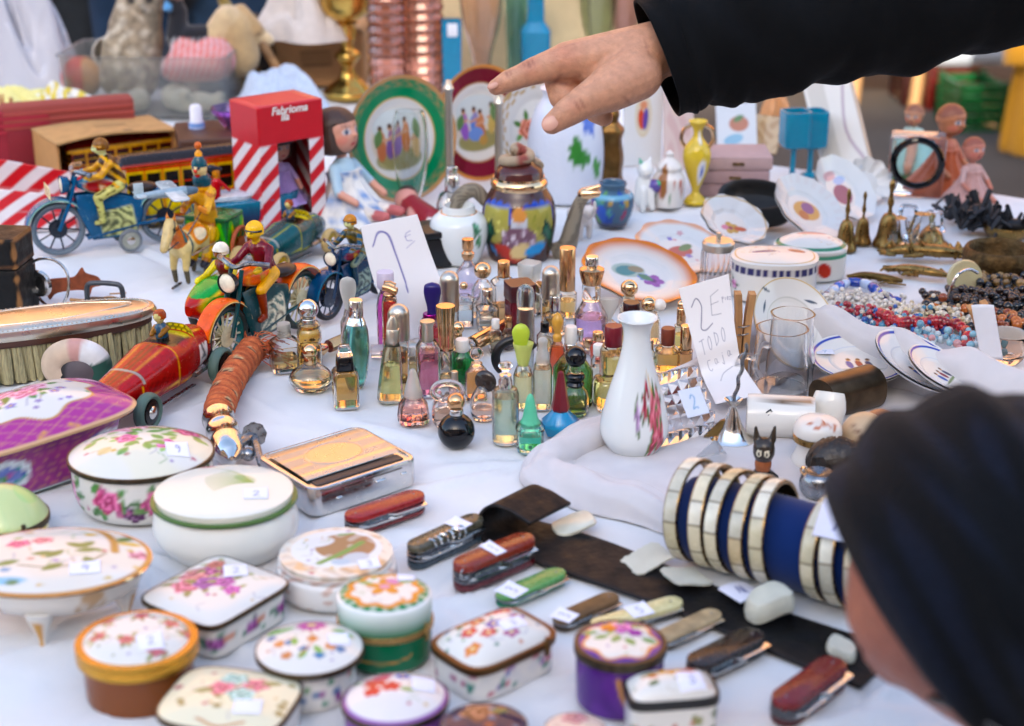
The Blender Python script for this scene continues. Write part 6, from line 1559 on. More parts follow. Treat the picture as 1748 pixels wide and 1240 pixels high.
m=MB();m.ball((0,0,.018),.031,n=32,col=lambda V:Pa(V[:,0],V[:,2],'#b8865a',.3).put((V[:,0]<.2)*1.,'#b8362a').disc(-.5,-.1,.18,'#c9a25a').ring(-.5,-.1,.18,.04,'#3a2a20').c);ob('ball_shell',m,PLAST,t)
t=thing('stone_owl','mottled grey stone owl figure rising out of the tub','figurine',put(222,.02,.01),10)
STN=mat('mottled_stone',None,rough=.8,var=.45,vs=90,bump=.4,bs=120)
fuse('owl_body',[((-.01,0,.03),.04,(.0,0,.09),.042,'#8f7f68'),((.0,0,.1),.04,(.012,-.004,.142),.034,'#a39882'),((.012,-.035,.145),.008,(.014,-.04,.138),.006,'#6a5c48'),((-.035,-.01,.03),.025,(-.03,-.01,.08),.02,'#7f705a')],.004,STN,t,3,paint=lambda V,c:Pa(V[:,0],V[:,2],'#93836c',.004).disc(.0,.15,.006,'#1c1814').disc(.026,.15,.006,'#1c1814').mottle('#c4b8a4',.7,120,1).c)
t=thing('white_mug','plain white mug lying behind the stone owl','mug',put(175,.07,.05),0,rx=70)
m=MB('#cfc9be');m.lathe([(.02,0),(.024,.002),(.025,.05),(.0235,.05),(.022,.004),(.01,.003)],32);ob('cup',m,PORC,t)
m=MB('#cfc9be');m.tube([(.024,0,.01),(.04,0,.018),(.04,0,.034),(.024,0,.04)],.003,8,sub=4);ob('handle',m,PORC,t)
t=thing('rag_doll','doll in pink striped dress with black stockings, head down in the tub','doll',put(322,.03,-.01),20)
SD=lambda V,c:np.where(((np.sin((V[:,0]-V[:,2]*.3)*700)>.1)&(V[:,2]<.085))[:,None],c*.55+.25,c)
fuse('doll_body',[((-.03,-.012,.04),.02,(.03,-.012,.05),.034,'#c9807c'),((-.02,-.01,.06),.016,(.0,0,.08),.014,'#c9807c'),((-.02,.01,.08),.016,(-.012,.02,.118),.014,'#141318'),((-.012,.02,.118),.012,(-.02,.015,.142),.013,'#15141a'),((.0,0,.085),.016,(.05,.0,.085),.014,'#141318'),((-.018,.012,.148),.013,(-.012,.01,.15),.013,'#8a6a5c'),((-.03,.01,.13),.006,(-.032,.005,.126),.006,'#6a98c0')],.004,CLOTHC,t,3,paint=SD)
t=thing('plush_donkey','beige plush donkey head with long ears at the edge of the tub','plush toy',put(392,.05,.03),-10)
PL=mat('plush',None,rough=.95,sheen=.3,bump=.5,bs=700,var=.15)
fuse('plush_body',[((0,0,.03),.036,(.0,-.01,.07),.03,'#b99a6c'),((-.005,-.02,.085),.022,(-.03,-.04,.055),.016,'#c4a87e'),((.01,0,.095),.012,(.035,.0,.07),.01,'#b08f62'),((-.012,.0,.1),.01,(-.028,.0,.138),.006,'#7f6a30'),((.02,.01,.08),.01,(.05,.01,.05),.008,'#d0b890')],.004,PL,t,3)
t=thing('golden_bauble','dull gold ball among the toys right of the tub','ball',P(418,178)+Vector((0,.05,0)))
m=MB();m.ball((0,0,.034),.022,n=28);m.lathe([(.02,0),(.012,.008),(.014,.014)],20);ob('ball_shell',m,BRASS,t)
t=thing('dark_basket','small dark figure standing in shade behind the gold ball','figurine',P(425,172)+Vector((0,.1,0)))
fuse('figure_body',[((0,0,.02),.035,(0,0,.07),.03,'#241a14'),((0,0,.09),.022,(0,0,.1),.02,'#3a2a1c')],.004,STN,t,2)  # figure coloured in two dark browns
for px,dz,r_,c_ in((150,.012,.018,'#c4bfb2'),(215,.012,.022,'#b9b4a4'),(300,.012,.026,'#cfcab8'),(350,.014,.02,'#c9c4b4')):
 t=thing('cream_toy','pale cloth toy seen dimly through the front of the tub','cloth toy',put(px,.005,-.035),px,'pale toys at the bottom of the tub')
 fuse('toy_body',[((-r_*.7,0,r_*.8),r_*.8,(r_*.7,.003,r_*.7),r_*.6,c_),((r_*.8,0,r_*1.2),r_*.4,(r_*1.1,0,r_*1.3),r_*.35,c_)],.004,CLOTHC,t,3)
def heap(label,name,cat,px,py,w,d,hh,col,seed,m_=CLOTHC,z=0.,amp=.18,stripe=None):
 p=P(px,py,z);q=random.Random(seed)
 ph=[(q.uniform(2,9),q.uniform(2,9),q.uniform(0,6))for _ in range(5)]
 def f(u_,v):
  a=u_*2*pi;r=v
  n=sum(np.sin(i*np.cos(a)*r*1.4+j*np.sin(a)*r*1.3+k)for i,j,k in ph)/5
  R_=1+.18*np.sin(3*a+seed)+.1*np.sin(5*a+2*seed)
  fold=np.abs(np.sin(a*6+seed+5*r+3*n))**.5
  z_=hh*(1-r**2.2)*(1+amp*2.2*n)+hh*amp*fold*(1-r)*r*3
  return np.stack([w/2*r*R_*np.cos(a),d/2*r*R_*np.sin(a),np.maximum(z_,0)+.001])
 def cc(u_,v):
  if stripe:
   x,y=v*np.cos(u_*2*pi),v*np.sin(u_*2*pi);qq=Pa(x,y,col,.03)
   for i in range(-4,5):qq.rect(i*.26,0,.07,2,0,stripe)
   return qq.c
  return np.tile(h(col),(len(u_),1))
 m=MB();m.sheet(f,90,34,cc)
 t=thing(name,label,cat,p,0);ob('fabric',m,m_,t,ang=180)
 return t
heap('white plastic bag crumpled in a tall heap at the top left','plastic_bag','plastic bag',20,160,.24,.16,.13,'#b4b4bc',3,mat('white_plastic_film',None,rough=.35,bump=.5,bs=60),amp=.5)
heap('pale yellow crumpled tissue below the white bag','tissue_paper','tissue',20,216,.2,.1,.05,'#d8cf86',5,CARD)
heap('yellow and white striped cloth folded in front of the tub','striped_cloth','cloth',112,216,.13,.05,.05,'#cdbb62',8,CLOTHC,stripe='#d4d2cc')
t=thing('pencil_cup','small blue cup full of brushes at the left edge','cup',P(6,274)+Vector((0,.02,0)))
m=MB('#12638a');m.lathe([(.016,0),(.018,.002),(.02,.04),(.018,.04),(.016,.004)],28);ob('cup',m,PLAST,t)
m=MB('#b89a78')
for i in range(9):m.tube([(.01*math.cos(i),.01*math.sin(i),.005),(.015*math.cos(i),.015*math.sin(i),.075+.004*(i%3))],.0016,6)
ob('brush_sticks',m,WOOD,t)
def carton(label,px0,px1,py,d,toprow,col,rz=0,mark=False,z=0.):
 a,b=P(px0,py,z),P(px1,py,z);c=(a+b)/2+Vector((0,d/2,0));w=(b-a).length;hh=HZ(a.y,toprow)-z
 t=thing('packing_carton',label,'carton',c,rz)
 def cc(u_,v):
  q=Pa(u_,v,col,.02);q.mottle(h(col)*.85,.4,5)
  if mark:
   q.rect(.5,.5,.16,.14,4,'#6a4a2e',.75)
   for i in range(5):q.line([(.36,.42+i*.04),(.64,.44+i*.04)],.012,col,.8)
  return q.c
 m=MB(col)
 m.sheet(lambda u_,v:np.stack([(u_-.5)*w,u_*0-d/2,v*hh]),50,50,cc)
 m.sheet(lambda u_,v:np.stack([(u_-.5)*-w,u_*0+d/2,v*hh]),6,6,cc)
 for sx in(-1,1):m.sheet(lambda u_,v:np.stack([u_*0+sx*w/2,(u_-.5)*d*sx,v*hh]),10,10,lambda u_,v:np.tile(h(col)*.9,(len(u_),1)))
 m.sheet(lambda u_,v:np.stack([(u_-.5)*w,(v-.5)*d,u_*0+hh]),8,8,lambda u_,v:np.tile(h(col),(len(u_),1)))
 ob('box_wall',m,CARD,t,solid=.003)
 m=MB(h(col)*1.05);m.sheet(lambda u_,v:np.stack([(u_-.5)*w,-d/2-v*.04,hh+.002+v*.006]),8,8);ob('flap',m,CARD,t,solid=.003)
 return t
carton('tan cardboard carton with a printed brown emblem behind the chalice',462,622,148,.12,52,'#b5895c',0,True)
carton('tall cream carton standing behind the blue glass vases',750,1100,128,.1,-60,'#d2bd92',0)
heap('crumpled off-white tissue paper piled on the tan carton','tissue_paper','tissue',520,66,.15,.1,.06,'#c4bab2',11,CARD,HZ(P(540,148).y,54),.3)
heap('blue and white cotton cloth draped left of the chalice','draped_cloth','cloth',470,196,.15,.1,.06,'#b0bac8',14,CLOTHC,amp=.2)
t=thing('wooden_stick','brown wooden stick slanting across the pale cloth','stick',P(478,172)+Vector((0,.0,.05)))
m=MB();m.tube([(-.045,.03,.07),(.028,-.03,-.045)],.007,10);ob('stick_shaft',m,WOOD,t)
p,u=base_at(592,172,84,.9)
t=thing('brass_chalice','tall gilt brass chalice with a knopped stem at the back','chalice',p)
m=MB();pf=[(42,172),(43,164),(36,158),(30,152),(16,140),(11,126),(12,118),(20,108),(21,100),(12,92),(10,84),(14,74),(16,52),(22,46),(12,44)]
m.lathe([(r*u,max(0,HZ(p.y,row-8)))for r,row in pf],48,sub=3,lobes=lambda a:1+.03*np.cos(8*a));ob('stem',m,mat('bright_gilt','#d9b25a',rough=.2,metal=1,bump=.4,bs=160,var=.2),t)
m=MB();m.lathe([(r*u,HZ(p.y,row))for r,row in((12,40),(34,26),(44,6),(46,-40),(44,-40),(41,4),(10,34))],48,sub=2);ob('cup',m,_M['bright_gilt'],t)
def vase(label,cx,by,pf,m_,name='glass_vase',cat='vase',n=40,k=2.,d=1.,lobes=None,sub=1,rz=0,wall=None,lean=0.,hollow=True,stickr=None,ang=30,rx=0.):
 p,u=base_at(cx,by,2*pf[0][0],d)
 t=thing(name,label,cat,p,rz,None,rx=rx,ry=lean)
 pr=[(r*u,max(0.,HZ(p.y,row))if row is not None else 0.)for r,row in pf]
 if sub>1:pr=[tuple(x)for x in cr(pr,sub)]
 th=wall or.0018
 q=pr+([(max(r-th,.0008),z if i==0 else max(z,.003))for i,(r,z)in enumerate(pr[::-1])]if hollow else[])
 m=MB();m.lathe(q,n,k=k,sy=d,lobes=lobes);ob('vessel',m,m_,t,ang=ang)
 if stickr:
  m=MB('#d8d8dc');x,row,w,hh=stickr;m.rbox(w*u,.0006,hh*u,.001,.0002,T=TR((x*u,-pf[1][0]*u*d-.0012,HZ(p.y,row))));ob('price_sticker',m,STK,t)
 return t
DIA=lambda a:1+.05*np.abs(np.sin(7*a))
rows=[(34,None)]+[(31+4*(i%2),150-i*9)for i in range(24)]
ORG=glass('#f0a488')
vase('tall salmon cut-glass vase, left of two, behind the green plate',662,186,rows,ORG,n=14,wall=.004,ang=12)
vase('second salmon cut-glass vase, right behind the green plate',722,180,[(36,None)]+[(33+4*(i%2),146-i*9)for i in range(24)],ORG,n=14,wall=.004,ang=12)
BLUG=mat('teal_blue_glass','#1a8fb8',rough=.1,trans=.35,var=.08)
vase('small square blue glass vase with a white sticker',772,178,[(12,None),(16,130),(17,34)],BLUG,k=6,stickr=(2,60,17,22))
vase('tall clear pinkish glass vase behind the red plate',822,150,[(20,None),(16,118),(18,92),(32,40),(40,-30)],glass('#ecccc0'),n=18,sub=3,wall=.003)
vase('teal cut-glass tumbler at the back',882,140,[(16,None),(17,90),(18,70),(21,-10)],glass('#7fc4c4'),n=16,wall=.003)
vase('bright blue square glass vase beside the pointing finger',914,150,[(24,None),(25,104),(26,52),(15,36),(14,-20)],BLUG,k=5)
def flow(V,sc,seed,base='#c9b79a'):
 return Pa(np.arctan2(V[:,1],V[:,0]),V[:,2]/sc,base,.06).specks(20,.16,['#c06a5a','#5a9a4a','#c98a4a','#d4c8b0','#b05a7a'],seed,0,-2.4,-.6,0,1.2).c
p,u=base_at(962,120,50)
t=thing('flower_vase','cream porcelain vase with moulded flowers, behind the hand','vase',p);m=MB()
m.lathe([(r*u,max(0,HZ(p.y,row)))for r,row in((20,120),(26,90),(34,50),(30,20),(22,-10),(26,-30))],60,lambda V:flow(V,.12,3),sub=4);ob('vessel',m,PORC,t)
vase('pink and green swirled glass vase, highest beside the sleeve',1020,130,[(22,None),(20,80),(30,40),(36,-20)],glass('#c8e0c0'),n=9,sub=3,wall=.004,lobes=lambda a:1+.06*np.cos(9*a))
vase('rose tinted glass vase left of the sleeve cuff',1066,130,[(18,None),(18,70),(26,30),(30,-20)],glass('#e4b8c8'),n=18,sub=3,wall=.004)
def plate(label,c,rad,yaw,tilt,pf,depth=.012,sy=1.,name='plate',roll=0.,cat='plate',under='#cfccc6',m_=PORC,wavy=0.,group=None,n=140,thick=.0035,paint_scale=1.):
 """plate standing or lying: local z is its face; tilt 0 lies flat, 90 stands up"""
 t=thing(name,label,cat,c,yaw,group)
 e=bpy.data.objects.new('x',None)
 m=MB()
 rs=np.concatenate([np.linspace(0,.6,26),np.linspace(.62,1,30)])
 zf=lambda r:depth*np.clip((r-.58)/.42,0,1)**1.3*.75+depth*.25*np.clip((r-.5)/.12,0,1)
 lob=(lambda a:1+wavy*np.cos(10*a))if wavy else None
 top=[(rad*r,zf(r))for r in rs[::-1]]
 bot_=[(rad*r,zf(r)-thick*(1 if r<.97 else.5))for r in rs]
 def cc(V):
  q=Pa(V[:,0]/rad,V[:,1]/(rad*sy),under,.02);q.r=np.hypot(q.u,q.v);pf(q);return q.c
 T_=Matrix.Rotation(R(tilt),4,'X')@Matrix.Rotation(R(roll),4,'Z')
 lift=math.sin(R(tilt))*rad*sy*(1 if abs(roll)<1 else 1)+(thick if tilt<40 else 0)
 T_=Matrix.Translation((0,0,lift))@T_
 m.lathe(bot_,n,lambda V:np.tile(h(under),(len(V),1)),sy=sy,lobes=lob,T=T_,caps=(False,False))
 m.lathe(top,n,cc,sy=sy,lobes=lob,T=T_,caps=(False,False))
 bpy.data.objects.remove(e)
 ob('plate_disc',m,m_,t,ang=60);return t
def people_scene(q,seed,cs):
 z=random.Random(seed);q.ell(0,.0,.5,.5,0,'#c9bfae');q.ell(0,.2,.46,.28,0,'#bcc4c4');q.ell(0,-.32,.45,.18,0,'#8f8a5a')
 for i,c in enumerate(cs):
  x=-.3+.6*i/max(1,len(cs)-1)+z.uniform(-.04,.04);y=z.uniform(-.12,.1)
  q.ell(x,y-.12,.09,.2,z.uniform(-14,14),c);q.ell(x+.02,y+.05,.06,.1,0,h(c)*.7+h('#c08a6a')*.3);q.disc(x,y+.17,.045,'#b88a6c');q.disc(x,y+.2,.04,'#4a2f20');q.line([(x-.1,y-.02),(x+.08,y+.02)],.02,'#bf8f70')
 q.leaf(-.42,-.1,.3,.08,70,'#5a7a4a');q.leaf(.4,-.05,.35,.09,100,'#5f7f52')
def gp(q):
 q.put(np.ones(len(q.u)),'#d2cfca');th=np.arctan2(q.v,q.u)
 q.put((q.r>.64)*1.,'#0f7a4c');q.put(((q.r>.82)&(np.sin(th*26+3*np.sin(q.r*60))*np.sin(q.r*70)>.15))*.7,'#9a7a4a');q.put(((q.r>.8))*.25,'#6a7a5a');q.sd(np.abs(q.r-.97)-.03,'#b8875a');q.sd(np.abs(q.r-.645)-.012,'#c9a46a')
 people_scene(q,3,['#b06a48','#6a4a8a','#7a5a98','#c0703a','#c9a46a'])
Yp=P(680,352)
plate('tall green rimmed plate with a figure scene standing upright',Yp+Vector((0,.03,0)),.0775,36,82,gp)
def rp(q):
 q.put(np.ones(len(q.u)),'#d4d2cc');q.put((q.r>.68)*1.,'#6a1226');q.mottle('#9a2a40',.0,5);q.put((q.r>.68)*.5*(np.sin(np.arctan2(q.v,q.u)*3)>0),'#82203a');q.sd(np.abs(q.r-.97)-.03,'#c98a4a');q.sd(np.abs(q.r-.68)-.012,'#b8875a')
 people_scene(q,5,['#8a5ab0','#5a7ac0','#b0704a','#b8a05a']);q.ell(-.05,-.2,.16,.12,0,'#6a8ac8');q.disc(.1,-.32,.09,'#b08a4a')
plate('burgundy rimmed plate with a garden scene just under the pointing finger',P(815,318)+Vector((0,.04,0)),.074,38,84,rp)
def wp(q):
 th=np.arctan2(q.v,q.u);q.put(((q.r>.72)&(np.sin(th*18)*np.sin(q.r*40)>.1))*.8,'#b08a4a');q.sd(np.abs(q.r-.97)-.03,'#b8904a');q.spray(-.2,.0,.2,'#c9705a',2);q.spray(.2,.1,.16,'#c98a6a',4)
plate('white plate with a pierced gold rim behind the big white vase',P(915,322)+Vector((0,.04,0)),.07,36,84,wp)
def qp(q):
 q.put(np.ones(len(q.u)),'#ccd0d2');q.ell(0,0,.42,.62,0,'#c4b898');q.ell(0,0,.38,.57,0,'#c9c4b0');q.ell(-.1,-.1,.17,.3,10,'#c0503a');q.ell(.12,-.1,.14,.32,-8,'#5a4a98');q.ell(0,.3,.2,.12,0,'#c98a6a');q.disc(-.08,.22,.07,'#c08a6a')
p=P(1098,292);u=U(1098,292)
t=thing('painted_plaque','white porcelain plaque with a small oval portrait standing below the sleeve','plaque',p+Vector((0,.03,0)),12)
m=MB();
m.sheet(lambda u_,v:np.stack([(u_-.5)*68*u,u_*0,v*HZ(p.y+.03,128)]),60,110,lambda u_,v:(lambda q:(qp(q),q.c)[1])(Pa((u_-.5)*2,(v-.5)*2.6-.15,'#ccd0d2',.03)))
ob('plaque_face',m,PORC,t,solid=.004)
vase('clear oval glass vase standing before the green plate',702,356,[(12,None),(16,338),(26,300),(31,250),(28,205),(24,190)],glass('#f2f4f2'),sub=4,d=.7)
def stickr_(label,cx,by,top,col=PEWTER):
 p,u=base_at(cx,by,34)
 t=thing('candlestick',label,'candlestick',p,0,'slender metal candlesticks by the plates')
 pf=[(17,by),(18,by-8),(9,by-16),(6,by-22),(9,by-30),(6.5,by-36),(7,(by+top)/2),(6,top+22),(9,top+14),(6,top+8),(4,top)]
 m=MB();m.lathe([(r*u,max(0,HZ(p.y,row-5)))for r,row in pf],24);ob('shaft',m,col,t)
stickr_('slender pewter candlestick between the green and burgundy plates',768,366,142);stickr_('slender pewter candlestick right in front of the burgundy plate',852,346,166)
bot('tall clear cologne bottle with a chrome collar behind the white jar',772,392,[(26,None),(27,372),(27,346),(22,334),(12,326)],'#eef0f0',('#d8dcd8',360),[('chrome_collar',SILVER,cyl(13,327,300,1,12)),('clear_top',GL('#f2f2f2'),cyl(9,300,284,1.5))],5,group=None)
def jp(V):
 q=Pa(np.arctan2(V[:,1],V[:,0]),V[:,2]/.06,'#d2d6d4',.03);q.spray(-.9,.7,.13,'#3f7a5a',3,'#2f6a3a');q.spray(-.8,.45,.1,'#4a8a5a',4,'#2f6a3a');return q.c
p,u=base_at(783,456,76)
t=thing('white_jar','round white porcelain jar with a gold lip behind the perfume bottles','jar',p)
m=MB();m.lathe([(r*u,max(0,HZ(p.y,row-12)))for r,row in((34,456),(42,440),(50,412),(48,388),(34,374))],70,jp,sub=5);ob('jar_body',m,PORC,t)
m=MB('#d2d6d4');zz=HZ(p.y,364);z2=HZ(p.y,350);m.lathe([(31*u,zz-.004),(29*u,zz),(27*u,z2),(25*u,z2),(26*u,zz),(22*u,zz-.02)],50,caps=(True,False));ob('jar_neck',m,PORC,t)
m=MB();m.tube([(30*u*math.cos(x),30*u*math.sin(x),zz+.0005)for x in np.linspace(0,2*pi,40,endpoint=False)],2.2*u,8,close=True);ob('gold_lip',m,GOLD,t)
p=P(736,456);u=U(736,456)
t=thing('black_box','small black box half hidden behind the tall price card','box',p+Vector((0,.02,0)),24)
m=MB('#0e1118');m.rbox(48*u,.05,50*u,.003,.002);ob('box_body',m,BLACKM,t)
m=MB('#1a1e28');m.rbox(50*u,.052,12*u,.003,.002,z0=51*u);ob('box_lid',m,BLACKM,t)
t=thing('baby_doll','small doll in red with dark hair lying behind the price card','doll',P(716,388)+Vector((0,.02,0)),-60)
fuse('doll_body',[((-.02,0,.014),.014,(.03,0,.012),.013,'#8a1424'),((-.034,0,.018),.015,(-.038,0,.018),.014,'#c4887a'),((-.042,.004,.022),.013,(-.046,.006,.02),.01,'#231614'),((0,-.012,.014),.006,(.02,-.022,.01),.005,'#c4887a'),((.04,-.006,.01),.007,(.065,-.01,.008),.006,'#cfc6c0')],.0025,DOLLM,t,2)
t=thing('paint_brush','old wooden handled brush lying behind the dark motorcycle','brush',P(560,480),52)
m=MB();m.cap((-.05,0,.008),.005,(.02,0,.009),.008);ob('handle',m,WOOD,t)
m=MB('#3a3226');m.loft([[(x,y*w_,z)for y,z in((-1,.002),(1,.002),(1,.012),(-1,.012))]for x,w_ in((.04,.012),(.075,.016))]);ob('bristles',m,_M['brush_bristle'],t)
m=MB();m.rbox(.022,.024,.012,.003,.001,T=TR((.03,0,.002)));ob('ferrule',m,STEEL,t)
p,u=base_at(886,452,106,1)
t=thing('serpent_teapot','brown enamel teapot with beaded serpent handle and dragon spout','teapot',p)
zr=lambda row:max(0,HZ(p.y,row))
Ht=zr(330)
def tp(V):
 a=(np.arctan2(V[:,1],V[:,0])+pi/2+pi)%(2*pi)-pi;z=V[:,2]/Ht
 q=Pa(a,z,'#3f2420',.025)
 for x in(-.75,.62):
  for k in range(4):q.disc(x+(k-1.5)*.26,.84-.03*abs(k-1.5),.17,'#2f4aa8')
  q.rect(x,.7,.48,.2,0,'#9c9548');q.ell(x,.55,.46,.22,0,'#989145');q.specks(10,.05,['#8a8a3a','#cfc66a'],int(x*10),0,x-.4,x+.4,.5,.8)
 for x in(-1.0,.95):q.rect(x,.45,.3,.13,30 if x<0 else-30,'#0e3a2a');q.rect(x-.03,.47,.2,.06,30 if x<0 else-30,'#1f5a44')
 q.ell(0,.62,.22,.28,0,'#b8bcc4');q.ell(0,.8,.2,.12,0,'#c98a4a');q.ell(0,.4,.5,.22,0,'#6a4a58');q.mottle('#9a7a8a',.0,12)
 q.specks(20,.05,['#8a6a80','#b09aa8','#cfc0c8'],5,0,-.45,.45,.3,.58)
 q.ell(-.35,.18,.42,.12,-14,'#a02f24');q.ell(.05,.22,.32,.13,8,'#c9b07a');q.ell(.5,.24,.34,.1,8,'#2a86c0');q.rect(-.85,.2,.12,.05,-20,'#3a6a9a')
 return q.c
m=MB();m.lathe([(r*u,zr(row))for r,row in((44,470),(52,440),(60,405),(64,375),(61,345),(50,325),(46,318))],100,tp,sub=6);ob('pot_body',m,PORC,t)
m=MB();m.lathe([(r*u,zr(row))for r,row in((46,320),(49,314),(48,308),(44,304),(44,300))],60);ob('gilt_band',m,GOLD,t)
m=MB();BEAD=mat('beaded_enamel',None,rough=.4,bump=1,bs=900)
m.lathe([(r*u,zr(row))for r,row in((43,300),(38,286),(22,276),(14,272))],60,lambda V:Pa(V[:,0]/u,V[:,2]/u,'#4a2420',2).c,sub=3)
ob('pot_lid',m,PORC,t)
m=MB();c_=[(34*math.cos(x)*(1-i/40)*u,34*math.sin(x)*(1-i/40)*u,zr(284-i*1.05))for i,x in enumerate(np.linspace(0,4.6*pi/2+2,28))]
m.tube(c_,[9*u]*20+[9*u,9*u,10*u,12*u,13*u,11*u,7*u,3*u],12,col=lambda V:Pa(V[:,0]/u,V[:,2]/u,'#a8967c',2).put((np.sin(V[:,0]/u*.12+1)>.55)*.9,'#8a2a20').c);ob('coiled_serpent',m,BEAD,t)
BC=lambda V:Pa(V[:,0]/u,V[:,2]/u,'#8f8470',1).put((np.sin(V[:,2]/u*1.0)>.3)*.6,'#4a4236').c
m=MB();m.tube([(60*u,0,zr(430)),(82*u,-4*u,zr(420)),(92*u,-4*u,zr(385)),(102*u,-2*u,zr(350)),(116*u,0,zr(330))],[15*u,17*u,14*u,11*u,10*u],18,col=BC,sub=6);ob('dragon_spout',m,BEAD,t)
m=MB();m.cap((112*u,0,zr(332)),12*u,(134*u,-3*u,zr(330)),6*u);m.cap((116*u,0,zr(326)),7*u,(136*u,-3*u,zr(318)),4*u);ob('dragon_head',m,GOLD,t)
m=MB();m.tube([(-56*u,0,zr(345)),(-76*u,0,zr(325)),(-100*u,0,zr(335)),(-112*u,0,zr(365)),(-98*u,0,zr(395)),(-62*u,0,zr(405))],[10*u,13*u,13*u,12*u,9*u,7*u],18,col=BC,sub=6);ob('serpent_handle',m,BEAD,t)
p,u=base_at(966,352,108)
HV=HZ(p.y,150)
t=thing('painted_vase','large bluish white vase painted with a green leaf, under the hand','vase',p)
def bv(V):
 a=(np.arctan2(V[:,1],V[:,0])+pi/2+pi)%(2*pi)-pi;z=V[:,2]/HV
 q=Pa(a*.42,z,'#c6cdda',.02)
 for an in(200,160,240,120,280,320):q.leaf(.16,.5,.16,.045,an,'#2f7a2a')
 for an in(30,80,330):q.leaf(.34,.3,.14,.04,an,'#3a8a3a')
 for an in range(0,360,72):q.leaf(.3,.74,.13,.045,an,'#4a6ac0')
 q.leaf(-.36,.35,.1,.03,90,'#22303a');q.leaf(-.35,.42,.08,.03,200,'#22303a');return q.c
m=MB();m.lathe([(r*u,max(0,HZ(p.y,row)))for r,row in((50,352),(60,330),(66,280),(64,230),(54,190),(40,165),(44,150))],100,bv,sub=6);ob('vessel',m,mat('rough_glaze',None,rough=.3,bump=.3,bs=220),t)
def lat(label,name,cat,cx,by,pf,m_=PORC,col='#d0cdc6',n=48,k=2.,d=1.,sub=1,part='body',lobes=None,rz=0,group=None,lean=0.,ph=0.,ang=40,z0=0.,rx=0.):
 """turned object: pf = [(half width px, row)]"""
 p,u=base_at(cx,by,2*pf[0][0]*.9,d,z0)
 t=thing(name,label,cat,p,rz,group,rx=rx,ry=lean)
 m=MB();m.lathe([(r*u,max(0.,HZ(p.y,row)-z0))for r,row in pf],n,col,k=k,sy=d,sub=sub,lobes=lobes,ph=ph)
 ob(part,m,m_,t,ang=ang);return t,u,p
def az(V):return(np.arctan2(V[:,1],V[:,0])+pi/2+pi)%(2*pi)-pi
def op(q):q.put(np.clip((q.r-.74)/.2,0,1),'#c9702a');q.put(np.clip((q.r-.6)/.2,0,1)*(q.r<.8)*.5,'#d8b8a0');q.ell(-.16,.14,.3,.22,10,'#9aa89a');q.ell(-.2,.12,.2,.15,30,'#4f7a78');q.ell(-.02,.2,.14,.1,0,'#8a7a5a');q.petals(.26,-.1,.2,5,'#96589a','#6a3a6a');q.petals(.1,-.02,.12,6,'#7a86b8');q.leaf(0,.05,.3,.08,-30,'#5a7a5a');q.specks(8,.06,['#4a5a6a','#a0604a'],4,.45)
plate('oval white plate with a broad orange rim behind the perfume bottles',P(1088,506),.06,34,20,op,sy=.92,depth=.008,wavy=.02,roll=-30)
def o2(q):q.put(np.clip((q.r-.86)/.1,0,1)*.8,'#d08a5a');q.ell(0,0,.3,.2,0,'#a85a5a');q.ell(.2,.1,.2,.1,20,'#5a7a5a');q.specks(16,.07,['#8a7ab0','#c9a0a0'],3,.85)
plate('white plate with a thin orange edge and rose centre, behind the orange rimmed one',P(1160,458),.05,30,18,o2,depth=.008,wavy=.03)
def o3(q):q.sd(np.abs(q.r-.97)-.02,'#b89a6a');q.petals(-.1,-.1,.26,5,'#b8904a','#8a3a50');q.ell(.15,-.25,.2,.1,-30,'#a84a3a');q.ell(-.25,0,.12,.1,0,'#c0708a')
plate('cream shell-shaped dish with a flower, beside the black ashtray',P(1246,418),.047,48,32,o3,depth=.01,wavy=.03,sy=.8)
def o4(q):q.ell(.05,0,.4,.3,-20,'#b8905a');q.ell(.15,.05,.2,.18,0,'#6a4a80');q.ell(-.15,-.08,.15,.15,0,'#a86a4a');q.put(((q.r>.8)&(np.sin(np.arctan2(q.v,q.u)*24)>0))*.3,'#c9b8b0')
plate('white fluted dish with a painted scene left of the brass bells',P(1372,404),.052,50,40,o4,depth=.01,wavy=.02,sy=.9)
plate('second fluted dish with a purple scene, leaning behind the bells',P(1432,372),.05,50,46,lambda q:(q.ell(0,-.1,.36,.3,10,'#7a4a6a'),q.ell(.2,.3,.25,.12,0,'#9ab0d0'),q.ell(-.1,.5,.3,.12,0,'#c9a0a0')),depth=.01,wavy=.02,sy=.9)
plate('small white frilled dish behind the brass bells',P(1478,340),.036,40,50,lambda q:q.specks(8,.1,['#c0c4c8'],3,.8),depth=.01,wavy=.06,sy=.8)
a,b=P(1240,366),P(1352,402)
t=thing('black_ashtray','black boat-shaped iron ashtray between the white dishes','ashtray',(a+b)/2,-36,rx=26);t.location.z=.012
m=MB('#1b1a19');L=.046;m.lathe([(.85,0),(1,.01),(1.02,.03),(.9,.03),(.72,.014),(.01,.012)],50,sx=L,sy=.026,sub=3);ob('tray_body',m,mat('black_iron',None,rough=.55,var=.3,bump=.3,bs=160),t)
def lp(q):q.ell(.1,.1,.35,.3,0,'#cfc6be');q.ell(-.25,-.1,.3,.1,10,'#3a3470');q.ell(.5,.1,.2,.16,0,'#6a3a4a');q.sd(np.abs(q.rho-.9)-.015,'#b0904a')
def bp(q):
 q.rect(0,.88,9,.1,0,'#2a2a58');q.put(((np.abs(q.v-.88)<.08)&(np.sin(q.u*30)>.4))*.8,'#c9c6c0')
 for x in(-1.2,-.2,.75,1.6):q.spray(x,.42,.13,'#b86a92',int(x*9),'#4a6a5a',4)
trinket('oval white porcelain sugar box with a navy band and sprigs',1326,520,150,462,414,.8,2.4,-6,lp,bp,dome=2.2,rim=None,edge=6,group=None,name='sugar_box',zoom=1)
